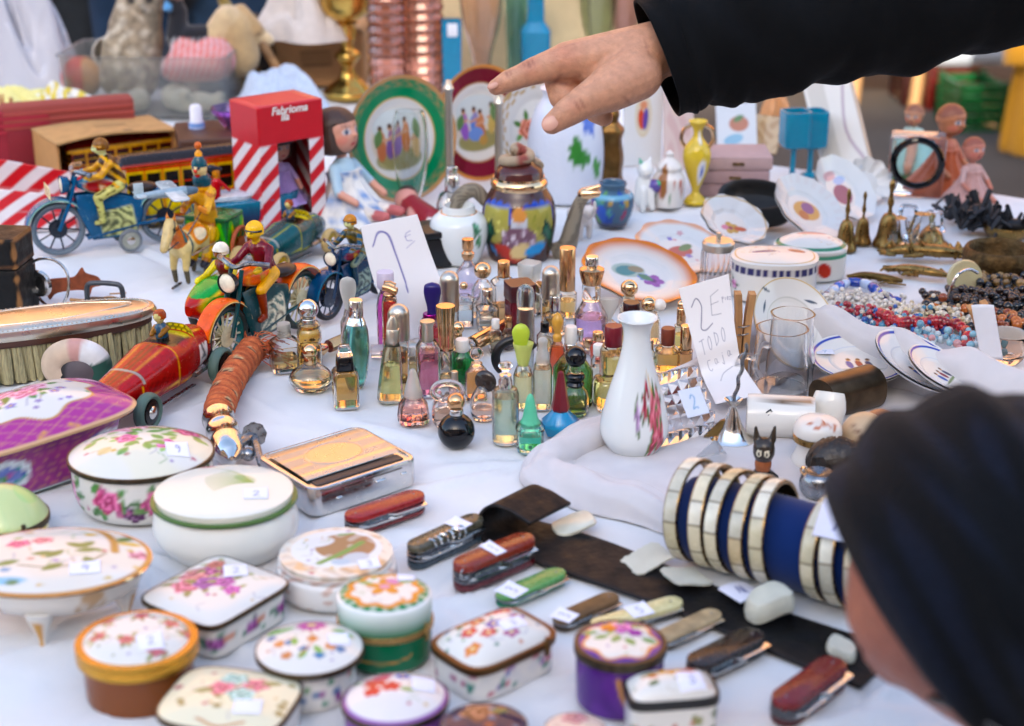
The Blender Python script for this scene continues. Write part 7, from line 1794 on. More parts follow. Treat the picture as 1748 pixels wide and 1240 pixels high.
trinket('oval white butter dish with a green band and red seal, right of the sugar box',1388,482,126,438,388,.8,2.2,-10,lambda q:(q.ell(0,.1,.4,.2,10,'#c08a80'),q.sd(np.abs(q.rho-.9)-.05,'#2f7a5a')),lambda q:(q.rect(0,.9,9,.06,0,'#3f8a6a'),q.ell(.5,.45,.22,.28,20,'#b03424'),q.ell(-.3,.5,.14,.16,0,'#8a7aa8')),dome=2.2,rim=None,edge=4,group=None,name='butter_dish',zoom=1)
t,u,p=lat('ribbed glass salt shaker with a pewter lid','salt_shaker','salt shaker',1226,492,[(27,484),(29,478),(28,430),(26,424)],glass('#eeeef0'),n=80,lobes=lambda a:1+.03*np.cos(20*a),part='glass_jar')
m=MB();m.lathe([(r*u,HZ(p.y,row))for r,row in((27,426),(28,414),(24,410),(4,408),(4,398),(.1,397))],40);ob('lid',m,PEWTER,t)
def rv(V):
 q=Pa(az(V),V[:,2]/.115,'#d3d6d4',.02);X=.62
 q.line([(X-.1,.62),(X+.1,.4),(X,.1)],.02,'#c9a04a',1,5)
 for x,y,r_,c_ in((X,.3,.22,'#c25a68'),(X-.35,.4,.09,'#8a2438'),(X-.2,.52,.08,'#9a2a40'),(X-.6,.33,.1,'#a88ab0'),(X+.2,.15,.14,'#b84a5a'),(X-.1,.1,.1,'#a83a50'),(X+.25,.42,.12,'#c0606a')):q.spray(x,y,r_,c_,int(r_*100),'#4f6a3a',5)
 return q.c
t,u,p=lat('tall white porcelain bud vase painted with roses on its side','rose_vase','vase',1084,782,[(40,768),(56,744),(58,718),(47,672),(32,625),(24,590),(23,565),(28,550),(34,543),(30,545),(18,570),(16,620),(.1,640)],PORC,rv,100,sub=5)
path=[P(930,816),P(1010,848),P(1120,880),P(1300,940),P(1560,990),P(1760,900),P(1790,740),P(1660,690),P(1540,655),P(1400,610),P(1310,598),P(1200,640),P(1110,690),P(1030,742),P(955,784)]
hts=[.018,.018,.02,.016,.016,.03,.04,.044,.046,.05,.04,.018,.016,.016,.018]
wds=[.02,.022,.022,.02,.022,.022,.022,.02,.019,.018,.017,.014,.015,.017,.019]
pp=np.column_stack([np.array([list(x)for x in path])[:,:2],hts,wds])
pp=cr(np.vstack([pp[-2:],pp,pp[:3]]),14)[28:28+14*15]
m=MB('#c0bcbc');n_=len(pp);rings=[];A=np.linspace(0,2*pi,44,endpoint=False)
for i in range(n_):
 tg=pp[(i+1)%n_,:2]-pp[i-1,:2];tg/=np.linalg.norm(tg);nm=np.array([tg[1],-tg[0]])
 hh,w=pp[i,2],pp[i,3]
 wob=1+.07*np.sin(i*.15)+.04*np.sin(i*.41+1)+.06*np.sin(A*4+i*.06)-.13*np.abs(np.sin(1.5*A+i*.05))**9
 x=np.cos(A)*w*wob;z=np.maximum(np.sin(A),-.2)*hh*(1+.08*np.sin(i*.5+2)+.05*np.sin(A*3+i*.3))+.002*np.abs(np.sin(A*2.5+i*.05))**.5-.0035*np.abs(np.sin(i*.06+2*A))**10-.003*np.abs(np.sin(i*.11+.8*A))**14
 rings.append(np.column_stack([pp[i,0]+nm[0]*x,pp[i,1]+nm[1]*x,np.maximum(z,-.001)]))
m.loft(np.array(rings),close=True)
def inside(u_,v):
 i=(u_*n_).astype(int)%n_;c=pp[:,:2].mean(0);X=c[0]+(pp[i,0]-c[0])*v;Y=c[1]+(pp[i,1]-c[1])*v
 return np.stack([X,Y,.0022+.0012*np.sin(X*90+3*np.sin(Y*50))*np.sin(Y*60)])
m.sheet(inside,160,30)
o=ob('tray_lining',m,mat('pale_grey_cotton',None,rough=.95,bump=.2,bs=45,sheen=.2,var=.04),ang=180);tag(o,'pale grey cloth rolled up into a soft wall round a tray of trinkets','tray cloth')
CRY=glass('#f4f6f8',ior=1.5)if False else mat('cut_crystal','#f2f5f8',rough=0,trans=1,ior=1.4)
p=P(1180,772);u=U(1180,772)
t=thing('crystal_dish','square cut-crystal dish leaning beside the rose vase','crystal dish',p+Vector((0,.02,.002)),30,rx=50)
m=MB();N=6;S=128*u;g=S/N
for i in range(N):
 for j in range(N):
  x,y=(i-N/2)*g,(j-N/2)*g;zc=.013 if(i in(0,N-1)or j in(0,N-1))else.005
  V=[(x,y,0),(x+g,y,0),(x+g,y+g,0),(x,y+g,0),(x+g/2,y+g/2,zc),(x+g/2,y+g/2,-.0035)]
  m.add(np.array(V)+np.array([0,S/2,0]),[(0,1,4),(1,2,4),(2,3,4),(3,0,4),(3,2,1,0)])
ob('faceted_glass',m,CRY,t,ang=5)
def sticker_flat(par,w,d,loc,ch):
 m=MB();m.sheet(lambda a,b:np.stack([(a-.5)*w,(b-.5)*d,a*0]),24,24,lambda a,b:digit(Pa(a*2-1,b*2-1,'#cfd6e4',.06),ch,0,0,.6,.06,'#6a9ac0').c);o=ob('price_sticker',m,STK,par,loc,solid=.0003);return o
sticker_flat(t,.022,.024,(.004,S*.42,.02),'2')
p=P(1220,792);u=U(1220,792)
t=thing('glass_prism','small clear glass pyramid in front of the crystal dish','glass prism',p,20);m=MB()
m.lathe([(38*u,0),(36*u,.003),(.0005,46*u)],3,ph=.5);ob('prism_body',m,CRY,t,ang=5)
m=MB();m.ball((0,0,47*u),.002,n=8);ob('copper_pin',m,ROSEG,t)
t,u,p=lat('small silver cone stand with a twisted rod rising from it','ring_stand','ring stand',1252,766,[(40,756),(40,750),(28,744),(18,728),(12,712),(8,700),(5,694),(14,684),(16,681),(3,690)],SILVER,n=40,part='cone_base',d=.8)
m=MB();z0=HZ(p.y,690);z1=HZ(p.y,585);m.tube([((4*math.cos(i*.9)*.4+i*.75)*u,4*math.sin(i*.9)*.4*u,z0+(z1-z0)*i/24)for i in range(25)],[3.4*u]*24+[1*u],7);ob('twisted_rod',m,STEEL,t)
m=MB('#8a7458');m.loft([[(x*u,y*u,z*u)for x,z in((-48,10),(-20,40),(-8,44),(-4,12))]for y in(-3,3)]);ob('side_wing',m,BRASS,t)
def peg(label,p0,p1,Y,rz=0):
 a,b=atY(*p0,Y),atY(*p1,Y);t=thing('clothes_peg',label,'clothes peg',b,0,'wooden clothes pegs');d=a-b;L=d.length
 for sx in(-1,1):
  m=MB();m.loft([[(sx*(g+x),y,z)for x,y in((0,-.006),(.006,-.006),(.006,.006),(0,.006))]for z,g in((0,.0006),(L*.45,.0008),(L*.72,.0014),(L,.0034))],T=Matrix.Rotation(math.atan2(d.x,d.z),4,'Y'));ob('wooden_jaw',m,WOOD,t)
 m=MB();m.tube([(.0075*math.cos(x),.0075*math.sin(x),L*.42+.0012*x)for x in np.linspace(0,13,50)],.0007,6,T=Matrix.Rotation(math.atan2(d.x,d.z),4,'Y'));ob('spring',m,STEEL,t)
peg('wooden clothes peg clipped upright beside the handwritten card',(1272,500),(1262,632),P(1262,640).y)
peg('pale wooden clothes peg holding a paper at the right edge',(1668,520),(1692,604),P(1680,606).y+.02)
Y3=P(1670,618).y
m=MB();m.sheet(lambda a,b:np.stack([(a-.5)*.02+.014*b,.002*np.sin(a*3),(1-b)*.052]),12,16,None);m.col=(.8,)*3;m.Cc=[np.tile(h('#d2d4da'),(len(m.V[0]),1))]
tag(ob('paper_slip',m,STK,None,P(1672,622,.02)+Vector((0,.01,0)),solid=.0004),'narrow folded white paper held by the peg at the right edge','paper')
for i,(label,cx,by,w,rows)in enumerate((('clear glass mug with a handle, the one in front beside the peg',1336,692,50,(560,612,626)),('taller clear glass mug behind the front one',1352,676,42,(535,590,612)))):
 p,u=base_at(cx,by,w*2);t=thing('glass_mug',label,'glass mug',p,160,'clear glass mugs')
 z=lambda row:max(0,HZ(p.y,row));ru=w*.93
 pr=[(w*.95*u,0),(w*u,.004),(w*u,z(rows[2])),(w*.9*u,z(rows[1])),(w*.86*u,z(rows[0]+8)),(w*.9*u,z(rows[0]))]
 m=MB();m.lathe(pr+[((r-3.5*u),max(zz,.008))for r,zz in pr[::-1]],48,lobes=lambda a:1+.015*np.cos(6*a));ob('mug_body',m,glass('#fdfdfd'),t)
 m=MB();m.tube([(w*.9*u,0,z(rows[1]+4)),(w*1.35*u,0,z(rows[1]+6)),(w*1.5*u,0,z(rows[1]+44)),(w*1.0*u,0,z(rows[1]+66))],6*u,10,sub=6);ob('handle',m,glass('#fdfdfd'),t)
def kp(q):q.sd(np.abs(q.r-.98)-.012,'#b89a5a');q.sd(np.abs(q.r-.6)-.01,'#b9b8b2');[q.leaf(x,y,.3,.03,a,'#3a4454')for x,y,a in((-.62,.35,60),(.5,.45,-30),(.62,-.25,10),(-.3,.75,150))]
plate('large white plate with black leaf marks leaning behind the glass mugs',P(1352,636)+Vector((0,.02,.004)),.044,30,52,kp,depth=.008)
def bl(q):q.sd(np.abs(q.r-.93)-.03,'#2a3a98');q.sd(np.abs(q.r-.6)-.008,'#b9bcc4');[(q.ell(-.2+.2*i,-.12+.03*(i%2),.07,.16,10,c),q.disc(-.2+.2*i,.07,.05,'#b88a60'),q.disc(-.2+.2*i,.1,.045,'#5a3a24'))for i,c in enumerate(('#2f4a90','#7a2430','#3a3a58'))];q.ell(.05,-.32,.4,.04,0,'#6a7a50')
t=plate('blue rimmed plate lying flat with a price sticker reading seven',P(1462,656)+Vector((0,.0,.012)),.043,0,8,bl,depth=.005)
sticker_flat(t,.016,.012,(-.028,.012,.0145),'7')
plate('large blue rimmed plate tilted against the pale cloth wall',P(1566,684)+Vector((0,.01,.006)),.044,62,24,bl,depth=.008,under='#d0d0ce')
plate('small blue rimmed plate with two figures stacked on the large tilted one',P(1592,694)+Vector((.004,.0,.014)),.033,62,24,bl,depth=.006)
a,b=P(1400,715),P(1490,690)
t=thing('brass_sleeve','tarnished brass tube lying with its open dark end facing right','brass tube',(a+b)/2,heading(a,b));L=(b-a).length
m=MB();m.lathe([(.0165,-L*.5),(.0175,-L*.4),(.0185,L*.45),(.0165,L*.45),(.015,-L*.4)],40,k=2.3,T=TR((0,0,.018),ry=90),caps=(True,False));ob('tube_shell',m,mat('tarnished_brass','#5a4a38',rough=.35,metal=1,var=.4,vs=60),t)
m=MB('#050506');m.lathe([(.0164,L*.2),(.0001,L*.2)],40,T=TR((0,0,.018),ry=90));ob('bore_shade',m,BLACKM,t)  # black disc put inside the hollow tube in place of its shade
a,b=P(1272,742),P(1384,748)
t=thing('porcelain_flask','white porcelain cylinder lying on its side with black lettering','porcelain flask',(a+b)/2,heading(a,b));L=(b-a).length
m=MB()
def fl(V):return Pa(V[:,0]/L,az(np.stack([V[:,0],V[:,1],V[:,2]],1))*0+(V[:,2]-.017)/.018,'#cfcdc6',.04).ell(.25,.98,.25,.1,0,'#a07a58').ell(.1,.95,.2,.06,0,'#6a5a48').c
m.lathe([(.012,-L*.5),(.0165,-L*.47),(.0178,-L*.4),(.0178,L*.45),(.016,L*.5)],48,sub=2,T=TR((0,0,.018),ry=90));V=m.V[0];m.Cc=[fl(V)];ob('flask_body',m,PORC,t)
text(t,'nagu',.011,(-.012,-.0166,.0285),(R(72),R(58),R(4)),BLACKM)
t=thing('porcelain_shell','white porcelain scoop standing behind the hinged boot box','porcelain scoop',P(1408,742),-20,rx=-20)
m=MB('#cfccc2');m.lathe([(.008,0),(.012,.006),(.015,.022),(.0125,.034),(.0115,.034),(.013,.022),(.01,.008)],30,sy=.6,sub=2);ob('scoop_body',m,PORC,t)
t,u,p=lat('white porcelain boot-shaped box with a hinged brass band','boot_box','porcelain box',1398,806,[(40,796),(42,784),(36,770),(34,756),(38,748)],PORC,'#cdc8c0',40,sub=3)
m=MB();m.lathe([(39*u,HZ(p.y,752)),(42*u,HZ(p.y,750)),(42*u,HZ(p.y,742)),(39*u,HZ(p.y,740))],40);ob('brass_band',m,BRASS,t)
m=MB();m.lathe([(39*u,HZ(p.y,742)),(42*u,HZ(p.y,736)),(34*u,HZ(p.y,718)),(.1*u,HZ(p.y,710))],40,lambda V:Pa(V[:,0]/u,V[:,1]/u,'#cdc8c0',2).line([(-20,-20),(-6,-34),(6,-20),(-4,-12)],2,'#b0643a',1,5).line([(8,-24),(22,-30),(26,-16)],2,'#b0643a',1,5).c,sub=4);ob('lid',m,PORC,t)
p,u=base_at(1304,826,40)
t=thing('cat_figurine','little dark wooden cat figurine with white painted eyes','cat figurine',p,-14)
z=lambda row:HZ(p.y,row)
def cpn(V,C_):
 q=Pa(V[:,0]/u,V[:,2],'#000000',.0004);q.c=C_.copy()
 for sx in(-1,1):q=q
 x=V[:,0]/u;zc=z(768);C2=C_.copy()
 for sx in(-1,1):
  e=((x-sx*7)/4.5)**2+((V[:,2]-zc)/(7*u))**2;C2[e<1]=h('#d8d0b4');e2=((x-sx*6.2)/2)**2+((V[:,2]-zc)/(4.5*u))**2;C2[e2<1]=h('#0a0806')
 return np.where((V[:,1]<-4*u)[:,None],C2,C_)
fuse('cat_body',[((0,0,4*u),21*u,(0,0,z(800)),13*u,'#14100e'),((0,0,z(772)),19*u,(0,-2*u,z(764)),19*u,'#2f261e'),((-13*u,0,z(752)),7*u,(-16*u,0,z(730)),2.5*u,'#33281c'),((13*u,0,z(750)),7*u,(16*u,0,z(726)),2.5*u,'#33281c'),((0,0,z(793)),15*u,(0,0,z(791)),15*u,'#8a4a20'),((10*u,6*u,6*u),10*u,(22*u,0,4*u),7*u,'#14100e')],.0012,mat('lacquered_wood',None,rough=.25,var=.25,vs=120),t,3,paint=cpn)
t=thing('walnut_shell','large dark wrinkled walnut-like shell beside the cat','shell',P(1422,822),0);m=MB('#2a211a');m.ball((0,0,.018),(.022,.017,.018),n=40);V=m.V[0];V+=.0012*np.sin(V[:,:1]*900+3*np.sin(V[:,1:2]*700));ob('shell_half',m,mat('dark_nut',None,rough=.35,var=.4,vs=200,bump=.5,bs=300),t)
t,u,p=lat('small round silvered pot with a tiny loop, in front of the dark shell','metal_pot','pot',1398,858,[(18,850),(30,838),(33,826),(30,812),(24,806),(20,806),(.1,812)],STEEL,sub=4)
m=MB();m.tube([(-26*u,0,HZ(p.y,812)),(-32*u,0,HZ(p.y,802)),(-26*u,0,HZ(p.y,798)),(-22*u,0,HZ(p.y,806))],2*u,6,sub=4);m.ball((28*u,-4*u,HZ(p.y,815)),5*u,n=10);ob('loop',m,ROSEG,t)
for label,px,py,r_,c_ in(('round wooden ball figure with a pink painted cheek by the hat',1500,762,.016,'#a0745a'),('round brown-drawn egg figure left of the pink-cheeked ball',1472,780,.019,'#b09a80')):
 t=thing('egg_figure',label,'egg figure',P(px,py),0);m=MB();m.ball((0,0,r_),(r_,r_,r_),n=36,col=lambda V:Pa(V[:,0],V[:,2],c_,.1).disc(.2,.2,.34,'#c07a78').disc(.3,.1,.08,'#2a1a16').line([(-.7,-.2),(-.3,.3),(-.6,.6)],.06,'#5a3a24',1,4).c);ob('egg_shell',m,PLAST,t)
p,u=base_at(992,412,50)
t=thing('white_elephant','small white porcelain elephant figurine right of the teapot spout','elephant figurine',p,-60)
s=60*u
K=[((-.25*s,0,.62*s),.28*s,(.15*s,0,.64*s),.27*s,'#cfc8c2'),((.42*s,0,.85*s),.2*s,(.46*s,0,.82*s),.18*s,'#cfc8c2'),((.58*s,0,.8*s),.08*s,(.72*s,0,1.0*s),.06*s,'#cfc8c2'),((.72*s,0,1.0*s),.06*s,(.7*s,0,1.2*s),.045*s,'#cfc8c2')]
for x in(-.32,.22):
 for y in(-.15,.15):K.append(((x*s,y*s,.5*s),.11*s,(x*s,y*s,.06*s),.09*s,'#c8bfb8'))
for y in(-1,1):K.append(((.36*s,y*.2*s,.85*s),.07*s,(.28*s,y*.3*s,.72*s),.05*s,'#b8988c'))
fuse('elephant_body',K,.0016,PORC,t,3)
t,u,p=lat('bronze standing figure with a robe, behind the small cloisonne pot','bronze_figure','figurine',1040,336,[(26,326),(28,316),(22,300),(24,270),(20,240),(24,222),(14,208),(16,196),(12,186),(.1,182)],mat('old_bronze','#7a5c34',rough=.4,metal=1,var=.5,vs=70,bump=.6,bs=90),sub=3,lobes=lambda a:1+.08*np.sin(5*a))
def clo(V):return Pa(az(V),V[:,2]/.05,'#3f5a70',.03).specks(40,.16,['#2f4a9a','#4a8a8a','#8a3a5a','#5a8a4a','#b09048'],4,0,-3,3,.1,.8).rect(0,.78,9,.05,0,'#6aa0b8').rect(0,.08,9,.05,0,'#4a4a58').ell(-.6,.4,.26,.22,0,'#3a5ab0').c
lat('small round blue cloisonne pot right of the dragon spout','cloisonne_pot','pot',1046,392,[(26,382),(34,362),(37,345),(34,330),(22,322),(24,312),(20,312),(16,330)],PORC,clo,60,sub=4)
p,u=base_at(1100,362,46);s=60*u
t=thing('white_cat_figurine','white porcelain sitting cat with a coloured ball','cat figurine',p,20)
fuse('cat_body',[((0,0,.3*s),.3*s,(0,.02*s,.75*s),.24*s,'#cfd0cc'),((0,-.06*s,1.15*s),.24*s,(0,-.1*s,1.12*s),.22*s,'#d2d2ce'),((-.14*s,-.04*s,1.35*s),.07*s,(-.17*s,-.02*s,1.5*s),.03*s,'#5a9a80'),((.14*s,-.04*s,1.35*s),.07*s,(.17*s,-.02*s,1.5*s),.03*s,'#cfd0cc'),((-.12*s,-.24*s,.6*s),.1*s,(-.14*s,-.3*s,.06*s),.09*s,'#d2d2ce'),((.12*s,-.24*s,.6*s),.1*s,(.14*s,-.3*s,.06*s),.09*s,'#d2d2ce'),((.26*s,-.24*s,.7*s),.2*s,(.27*s,-.24*s,.7*s),.2*s,'#5a4a8a'),((.3*s,-.34*s,.8*s),.1*s,(.31*s,-.34*s,.8*s),.1*s,'#3f9a70')],.002,PORC,t,3)
lat('little white lidded jar with a brown painted bird, left of the yellow vase','lidded_jar','jar',1142,360,[(24,350),(26,330),(28,305),(20,292),(22,286),(18,278),(6,268),(7,262),(.1,256)],PORC,lambda V:Pa(az(V),V[:,2]/.07,'#cfcac4',.03).ell(-.5,.5,.35,.3,30,'#8a5a30').specks(12,.1,['#b06a5a','#6a8a6a'],3,0,-2,2,.1,.5).c,sub=3)
t,u,p=lat('slender yellow amphora vase with gold handles','yellow_amphora','vase',1188,352,[(20,346),(18,340),(8,330),(7,322),(18,295),(24,268),(20,250),(9,235),(8,222),(16,208),(13,208),(6,225)],PORC,lambda V:Pa(az(V),V[:,2]/.1,'#c4a93c',.03).ell(.35,.42,.35,.16,0,'#cfd0d4').ell(.4,.42,.15,.08,0,'#5a6ab0').ell(.3,.84,.3,.08,0,'#d0d0cc').c,50,sub=4)
m=MB();z=lambda row:HZ(p.y,row)
for sx in(-1,1):m.tube([(sx*18*u,0,z(255)),(sx*27*u,0,z(240)),(sx*24*u,0,z(222)),(sx*12*u,0,z(214))],3.4*u,8,sub=5)
ob('handle',m,GOLD,t)
p=P(1252,338);u=U(1252,338)
for i in range(3):
 t=thing('pink_case',('lowest of three flat pinkish cases in a pile','middle flat pinkish case of the pile','top flat pinkish case with a cream edge')[i],'flat case',p+Vector((.002*i,.035,24*u*i)),-4+2*i,'pile of flat pinkish cases')
 m=MB(('#8f7474','#987c7c','#a48a88')[i]);m.rbox(118*u,.07,23*u,.004,.002);ob('case_shell',m,CARD,t)
 m=MB('#b8a080');m.box(20*u,.003,4*u,z0=9*u,T=TR((0,-.036,0)));ob('clasp',m,BRASS,t)
for i,(cx,by,label)in enumerate(((1354,312,'turquoise square goblet with a white sticker, the left one in front'),(1384,304,'turquoise square goblet standing just behind the first one'))):
 p,u=base_at(cx,by,32);z=lambda row:max(0,HZ(p.y,row+3))
 t=thing('turquoise_goblet',label,'goblet',p,12,'pair of turquoise goblets')
 m=MB();pr=[(8*u,z(252)),(21*u,z(246)),(23*u,z(240)),(23*u,z(186))];m.lathe(pr+[(r-3*u,zz+.001*(j==3))for j,(r,zz)in enumerate(pr[::-1])],40,k=6);ob('bowl',m,mat('turquoise_glass','#0a86a8',rough=.12,trans=.25,var=.08),t)
 m=MB();m.lathe([(16*u,0),(15*u,.002),(5*u,.006),(4.5*u,z(256)),(8*u,z(250))],24);ob('stem',m,_M['turquoise_glass'],t)
 if i==0:m=MB('#d8dcdc');m.rbox(9*u,.0006,18*u,.0005,.0001,T=TR((12*u,-21.6*u,z(218))));ob('price_sticker',m,STK,t)
def picture(label,cx,by,w,hh,yaw,tilt,base,pf,name='picture_board',th=.005,roll=0):
 p=P(cx,by);u=U(cx,by);W,H_=w*u,hh*u
 t=thing(name,label,'picture board',p+Vector((0,.02,.001+W*.42*math.sin(R(roll)))),yaw,rx=-tilt,ry=roll*-1)
 m=MB(base);m.sheet(lambda a,b:np.stack([(a-.5)*W,a*0,b*H_]),50,70,lambda a,b:(lambda q:(pf(q),q.c)[1])(Pa(a*2-1,b*2-1,base,.03)));ob('board',m,PORC,t,solid=th)
 m=MB('#a89a80');m.rbox(W*.3,.004,H_*.8,.002,.001,T=TR((0,.012,0),rx=-14));ob('rear_prop',m,CARD,t)
picture('white porcelain tablet leaning back steeply beside the turquoise goblets',1452,312,88,170,-24,26,'#cbc6be',lambda q:(q.rect(-.5,0,.35,1.2,0,'#b8b2a8'),q.line([(.7,1),(.3,-.2),(.8,-1)],.06,'#8a6a80',.6,4),q.sd(.9-q.u,'#b09a84')),roll=26)
picture('pale blue and white picture postcard standing behind the pink cases',1262,272,70,88,10,16,'#c6cdd4',lambda q:(q.ell(.1,.2,.5,.3,0,'#b08070'),q.ell(-.2,-.4,.5,.2,10,'#8ab0c8'),q.leaf(-.2,.3,.6,.12,20,'#6a8a6a')))
heap('peach coloured wax fruit pile beyond the postcard','wax_fruit','wax fruit',1318,246,.06,.05,.07,'#b98a66',21,PLAST,amp=.1)
picture('cream tile with bronze edge leaning beyond the goblets',1300,268,60,66,-30,30,'#b09a7a',lambda q:q.mottle('#8a6a4a',.6,5))
picture('pinkish porcelain tile standing below the sleeve, right of the plaque',1160,296,52,150,8,8,'#c4b4b0',lambda q:(q.mottle('#b89a98',.6,4),q.ell(0,.4,.5,.2,0,'#cbb8a8')))
t=thing('crystal_block','clear square crystal block standing behind the brass bells','crystal block',P(1566,338)+Vector((0,.02,0)),-12)
u=U(1566,338);m=MB();m.rbox(92*u,60*u,104*u,.004,.004);ob('block_body',m,CRY,t)
m=MB('#14161a');m.tube([(40*u*math.cos(x),-34*u,62*u+40*u*math.sin(x))for x in np.linspace(0,2*pi,8,endpoint=False)],6*u,8,close=True,sub=3);ob('black_ring',m,BLACKG,t)
for i,(px,py,r_)in enumerate(((1530,420,26),(1570,424,32),(1548,396,24),(1592,402,22))):
 u=U(px,py);t=thing('crystal_pendant','clear faceted crystal pendant in the heap below the crystal block','crystal pendant',P(px,py),i*37,'crystal pendants below the block');m=MB();m.lathe([(.2*r_*u,0),(r_*u,.5*r_*u),(.8*r_*u,1.0*r_*u),(.01,1.9*r_*u)],7);ob('facets',m,CRY,t,ang=5)
doll('vinyl baby doll with a brown painted head, tallest of the dolls at right',P(1622,338)+Vector((0,.06,0)),40,.17,'#a9614a',None,True,6,skin='#a86a48',bald=True)
doll('pink vinyl baby doll sitting in front of the brown-headed doll',P(1664,352)+Vector((0,.03,0)),24,.125,'#b8928a',None,True,0,skin='#b8705a',bald=True)
doll('small tan doll lying against the brown-headed doll',P(1588,300)+Vector((0,.1,0)),-30,.12,'#8fb4b0',None,True,10,skin='#b08266',bald=True)
def bell(label,cx,by,w,top,hand=True):
 p,u=base_at(cx,by,w);z=lambda row:HZ(p.y,row);H_=by-top
 t=thing('brass_bell',label,'brass bell',p,0,'old brass hand bells');r=w/2
 m=MB();m.lathe([(r*u,0),(r*.96*u,.003),(r*.75*u,H_*.16*u),(r*.62*u,H_*.36*u),(r*.4*u,H_*.47*u),(r*.16*u,H_*.5*u)],36,sub=3);ob('bell_cup',m,BRASS,t)
 m=MB();m.lathe([(r*.18*u,H_*.5*u),(r*.12*u,H_*.58*u),(r*.22*u,H_*.66*u),(r*.12*u,H_*.8*u),(r*.2*u,H_*.94*u),(.0004,H_*1.02*u)],18,sub=4);ob('grip',m,BRASS,t)
bell('tall brass bell with a thin flat handle, leftmost of the bells',1446,432,40,326);bell('dark brass bell close behind the leftmost one',1474,420,34,330);bell('brass bell with a knobbed grip, third and shiniest of the bells',1520,426,52,312);bell('low wide brass bell beside the iron heap',1594,428,66,372)
def spiky(label,name,cat,pts,r,seed,m_,n=26,spread=.02,col='#808080',hgt=.02):
 a,b=P(*pts[0]),P(*pts[1]);t=thing(name,label,cat,(a+b)/2,heading(a,b));L=(b-a).length;q=random.Random(seed)
 m=MB(col);m.tube([(-L/2,0,r),(-L*.2,spread*.3,r*1.5),(L*.2,-spread*.2,r*1.6),(L/2,0,r)],[r*.5,r*1.1,r*1.2,r*.7],12,sub=5,flat=.8)
 for i in range(n):
  x=q.uniform(-.46,.46)*L;y=q.uniform(-1,1)*spread
  m.tube([(x,y*.2,r),(x+q.uniform(-.008,.008),y*.8,q.uniform(.3,1)*hgt),(x+q.uniform(-.014,.014),y,q.uniform(.1,.8)*hgt)],[r*.5,r*.4,r*.22],7)
 ob('casting',m,m_,t);return t
spiky('ornate brass crocodile-like nutcracker lying before the bells','brass_nutcracker','nutcracker',((1500,442),(1650,446)),.007,2,BRASS,34,.012,hgt=.02)
spiky('dull brass key-shaped ornament, left of the cream disc','brass_key','brass ornament',((1446,478),(1540,486)),.004,3,mat('dull_bronze','#6a5530',rough=.45,metal=1,var=.4,vs=90),14,.01,hgt=.006)
spiky('second brass ornament lying between the key and the nutcracker','brass_ornament','brass ornament',((1512,468),(1616,478)),.005,5,BRASS,16,.01,hgt=.009)
for i,(a,b,lb)in enumerate((((1640,400),(1700,392),'black wrought iron cluster of hooks beside the dolls'),((1690,408),(1760,400),'tangle of black iron hooks at the right edge of the frame'),((1620,384),(1680,372),'black iron trivet in front of the pink doll'))):
 spiky(lb,'iron_hooks','iron hooks',(a,b),.008,11+i,_M['black_iron'],22,.026,'#17161a',.036)
lat('wide dark bronze bowl with a gritty outside at the right edge','bronze_bowl','bowl',1712,486,[(44,472),(58,456),(62,438),(58,424),(52,424),(40,455),(.1,462)],mat('gritty_bronze','#5a4528',rough=.5,metal=.8,var=.5,vs=140,bump=.8,bs=260),sub=3)
lat('second small brass bowl beyond the gritty one','brass_bowl','bowl',1726,412,[(30,404),(40,394),(42,384),(38,384),(20,398),(.1,400)],BRASS,sub=2)
t=thing('cream_disc','pale cream stone disc standing among the jewellery','disc',P(1646,506),10,rx=-12);u=U(1646,506);m=MB('#b8ae88');m.lathe([(30*u,-.003),(32*u,0),(30*u,.003)],50,T=TR((0,0,31*u),rx=90));ob('disc_body',m,mat('polished_stone',None,rough=.25,var=.12,sss=.1),t)
t=thing('steel_pendant','dark stone pendant on a bent steel hook below the cream disc','pendant',P(1600,530),0);m=MB('#1d1c20');m.ball((0,0,.008),(.016,.01,.008),n=16);ob('stone',m,BLACKG,t);m=MB();m.tube([(.008,0,.012),(.016,0,.036),(.03,.01,.04),(.04,.01,.036)],.0016,8,sub=5);ob('hook',m,SILVER,t)
lat('small round amber tinted glass dish at the right edge','glass_dish','glass dish',1722,628,[(24,616),(34,600),(36,572),(33,572),(28,600),(.1,608)],glass('#e8cdb4'),sub=2)
def strand(label,pts,r,cols,n,m_=None,pile=1,seed=0,group=None,z=.004,long=1.):
 q=random.Random(seed);P3=[P(*p)for p in pts];c0=sum(P3,Vector())/len(P3)
 t=thing('necklace',label,'necklace',c0,0,group);c=cr([list(p-c0)for p in P3],30);m=MB();d=np.concatenate([[0],np.cumsum(np.linalg.norm(np.diff(c,axis=0),axis=1))])
 for k in range(pile):
  for s_ in np.linspace(0,d[-1],n):
   x=[np.interp(s_,d,c[:,i])for i in range(2)];j=np.clip(np.searchsorted(d,s_),1,len(c)-1);an=math.atan2(c[j][1]-c[j-1][1],c[j][0]-c[j-1][0])
   rr_=r*q.uniform(.75,1.15);jit=.015*(pile>1)
   m.ball((x[0]+q.gauss(0,jit),x[1]+q.gauss(0,jit*.6),z+rr_*.6+(abs(q.gauss(0,.005))if pile>1 else 0)),(rr_*long,rr_,rr_),h(q.choice(cols)),n=10,rot=Matrix.Rotation(an,4,'Z'))
 ob('beads',m,m_ or mat('glass_beads',None,rough=.08,coat=.5),t);return t
strand('string of long cobalt blue beads looped on the white cloth',[(1396,534),(1416,512),(1446,494),(1480,498),(1506,516),(1530,524)],.0052,['#123a98','#0f2f80','#2a5ab8','#123a98','#b0c0d8'],13,long=2.1)
PEA=mat('pearl_beads',None,rough=.3,coat=.2)
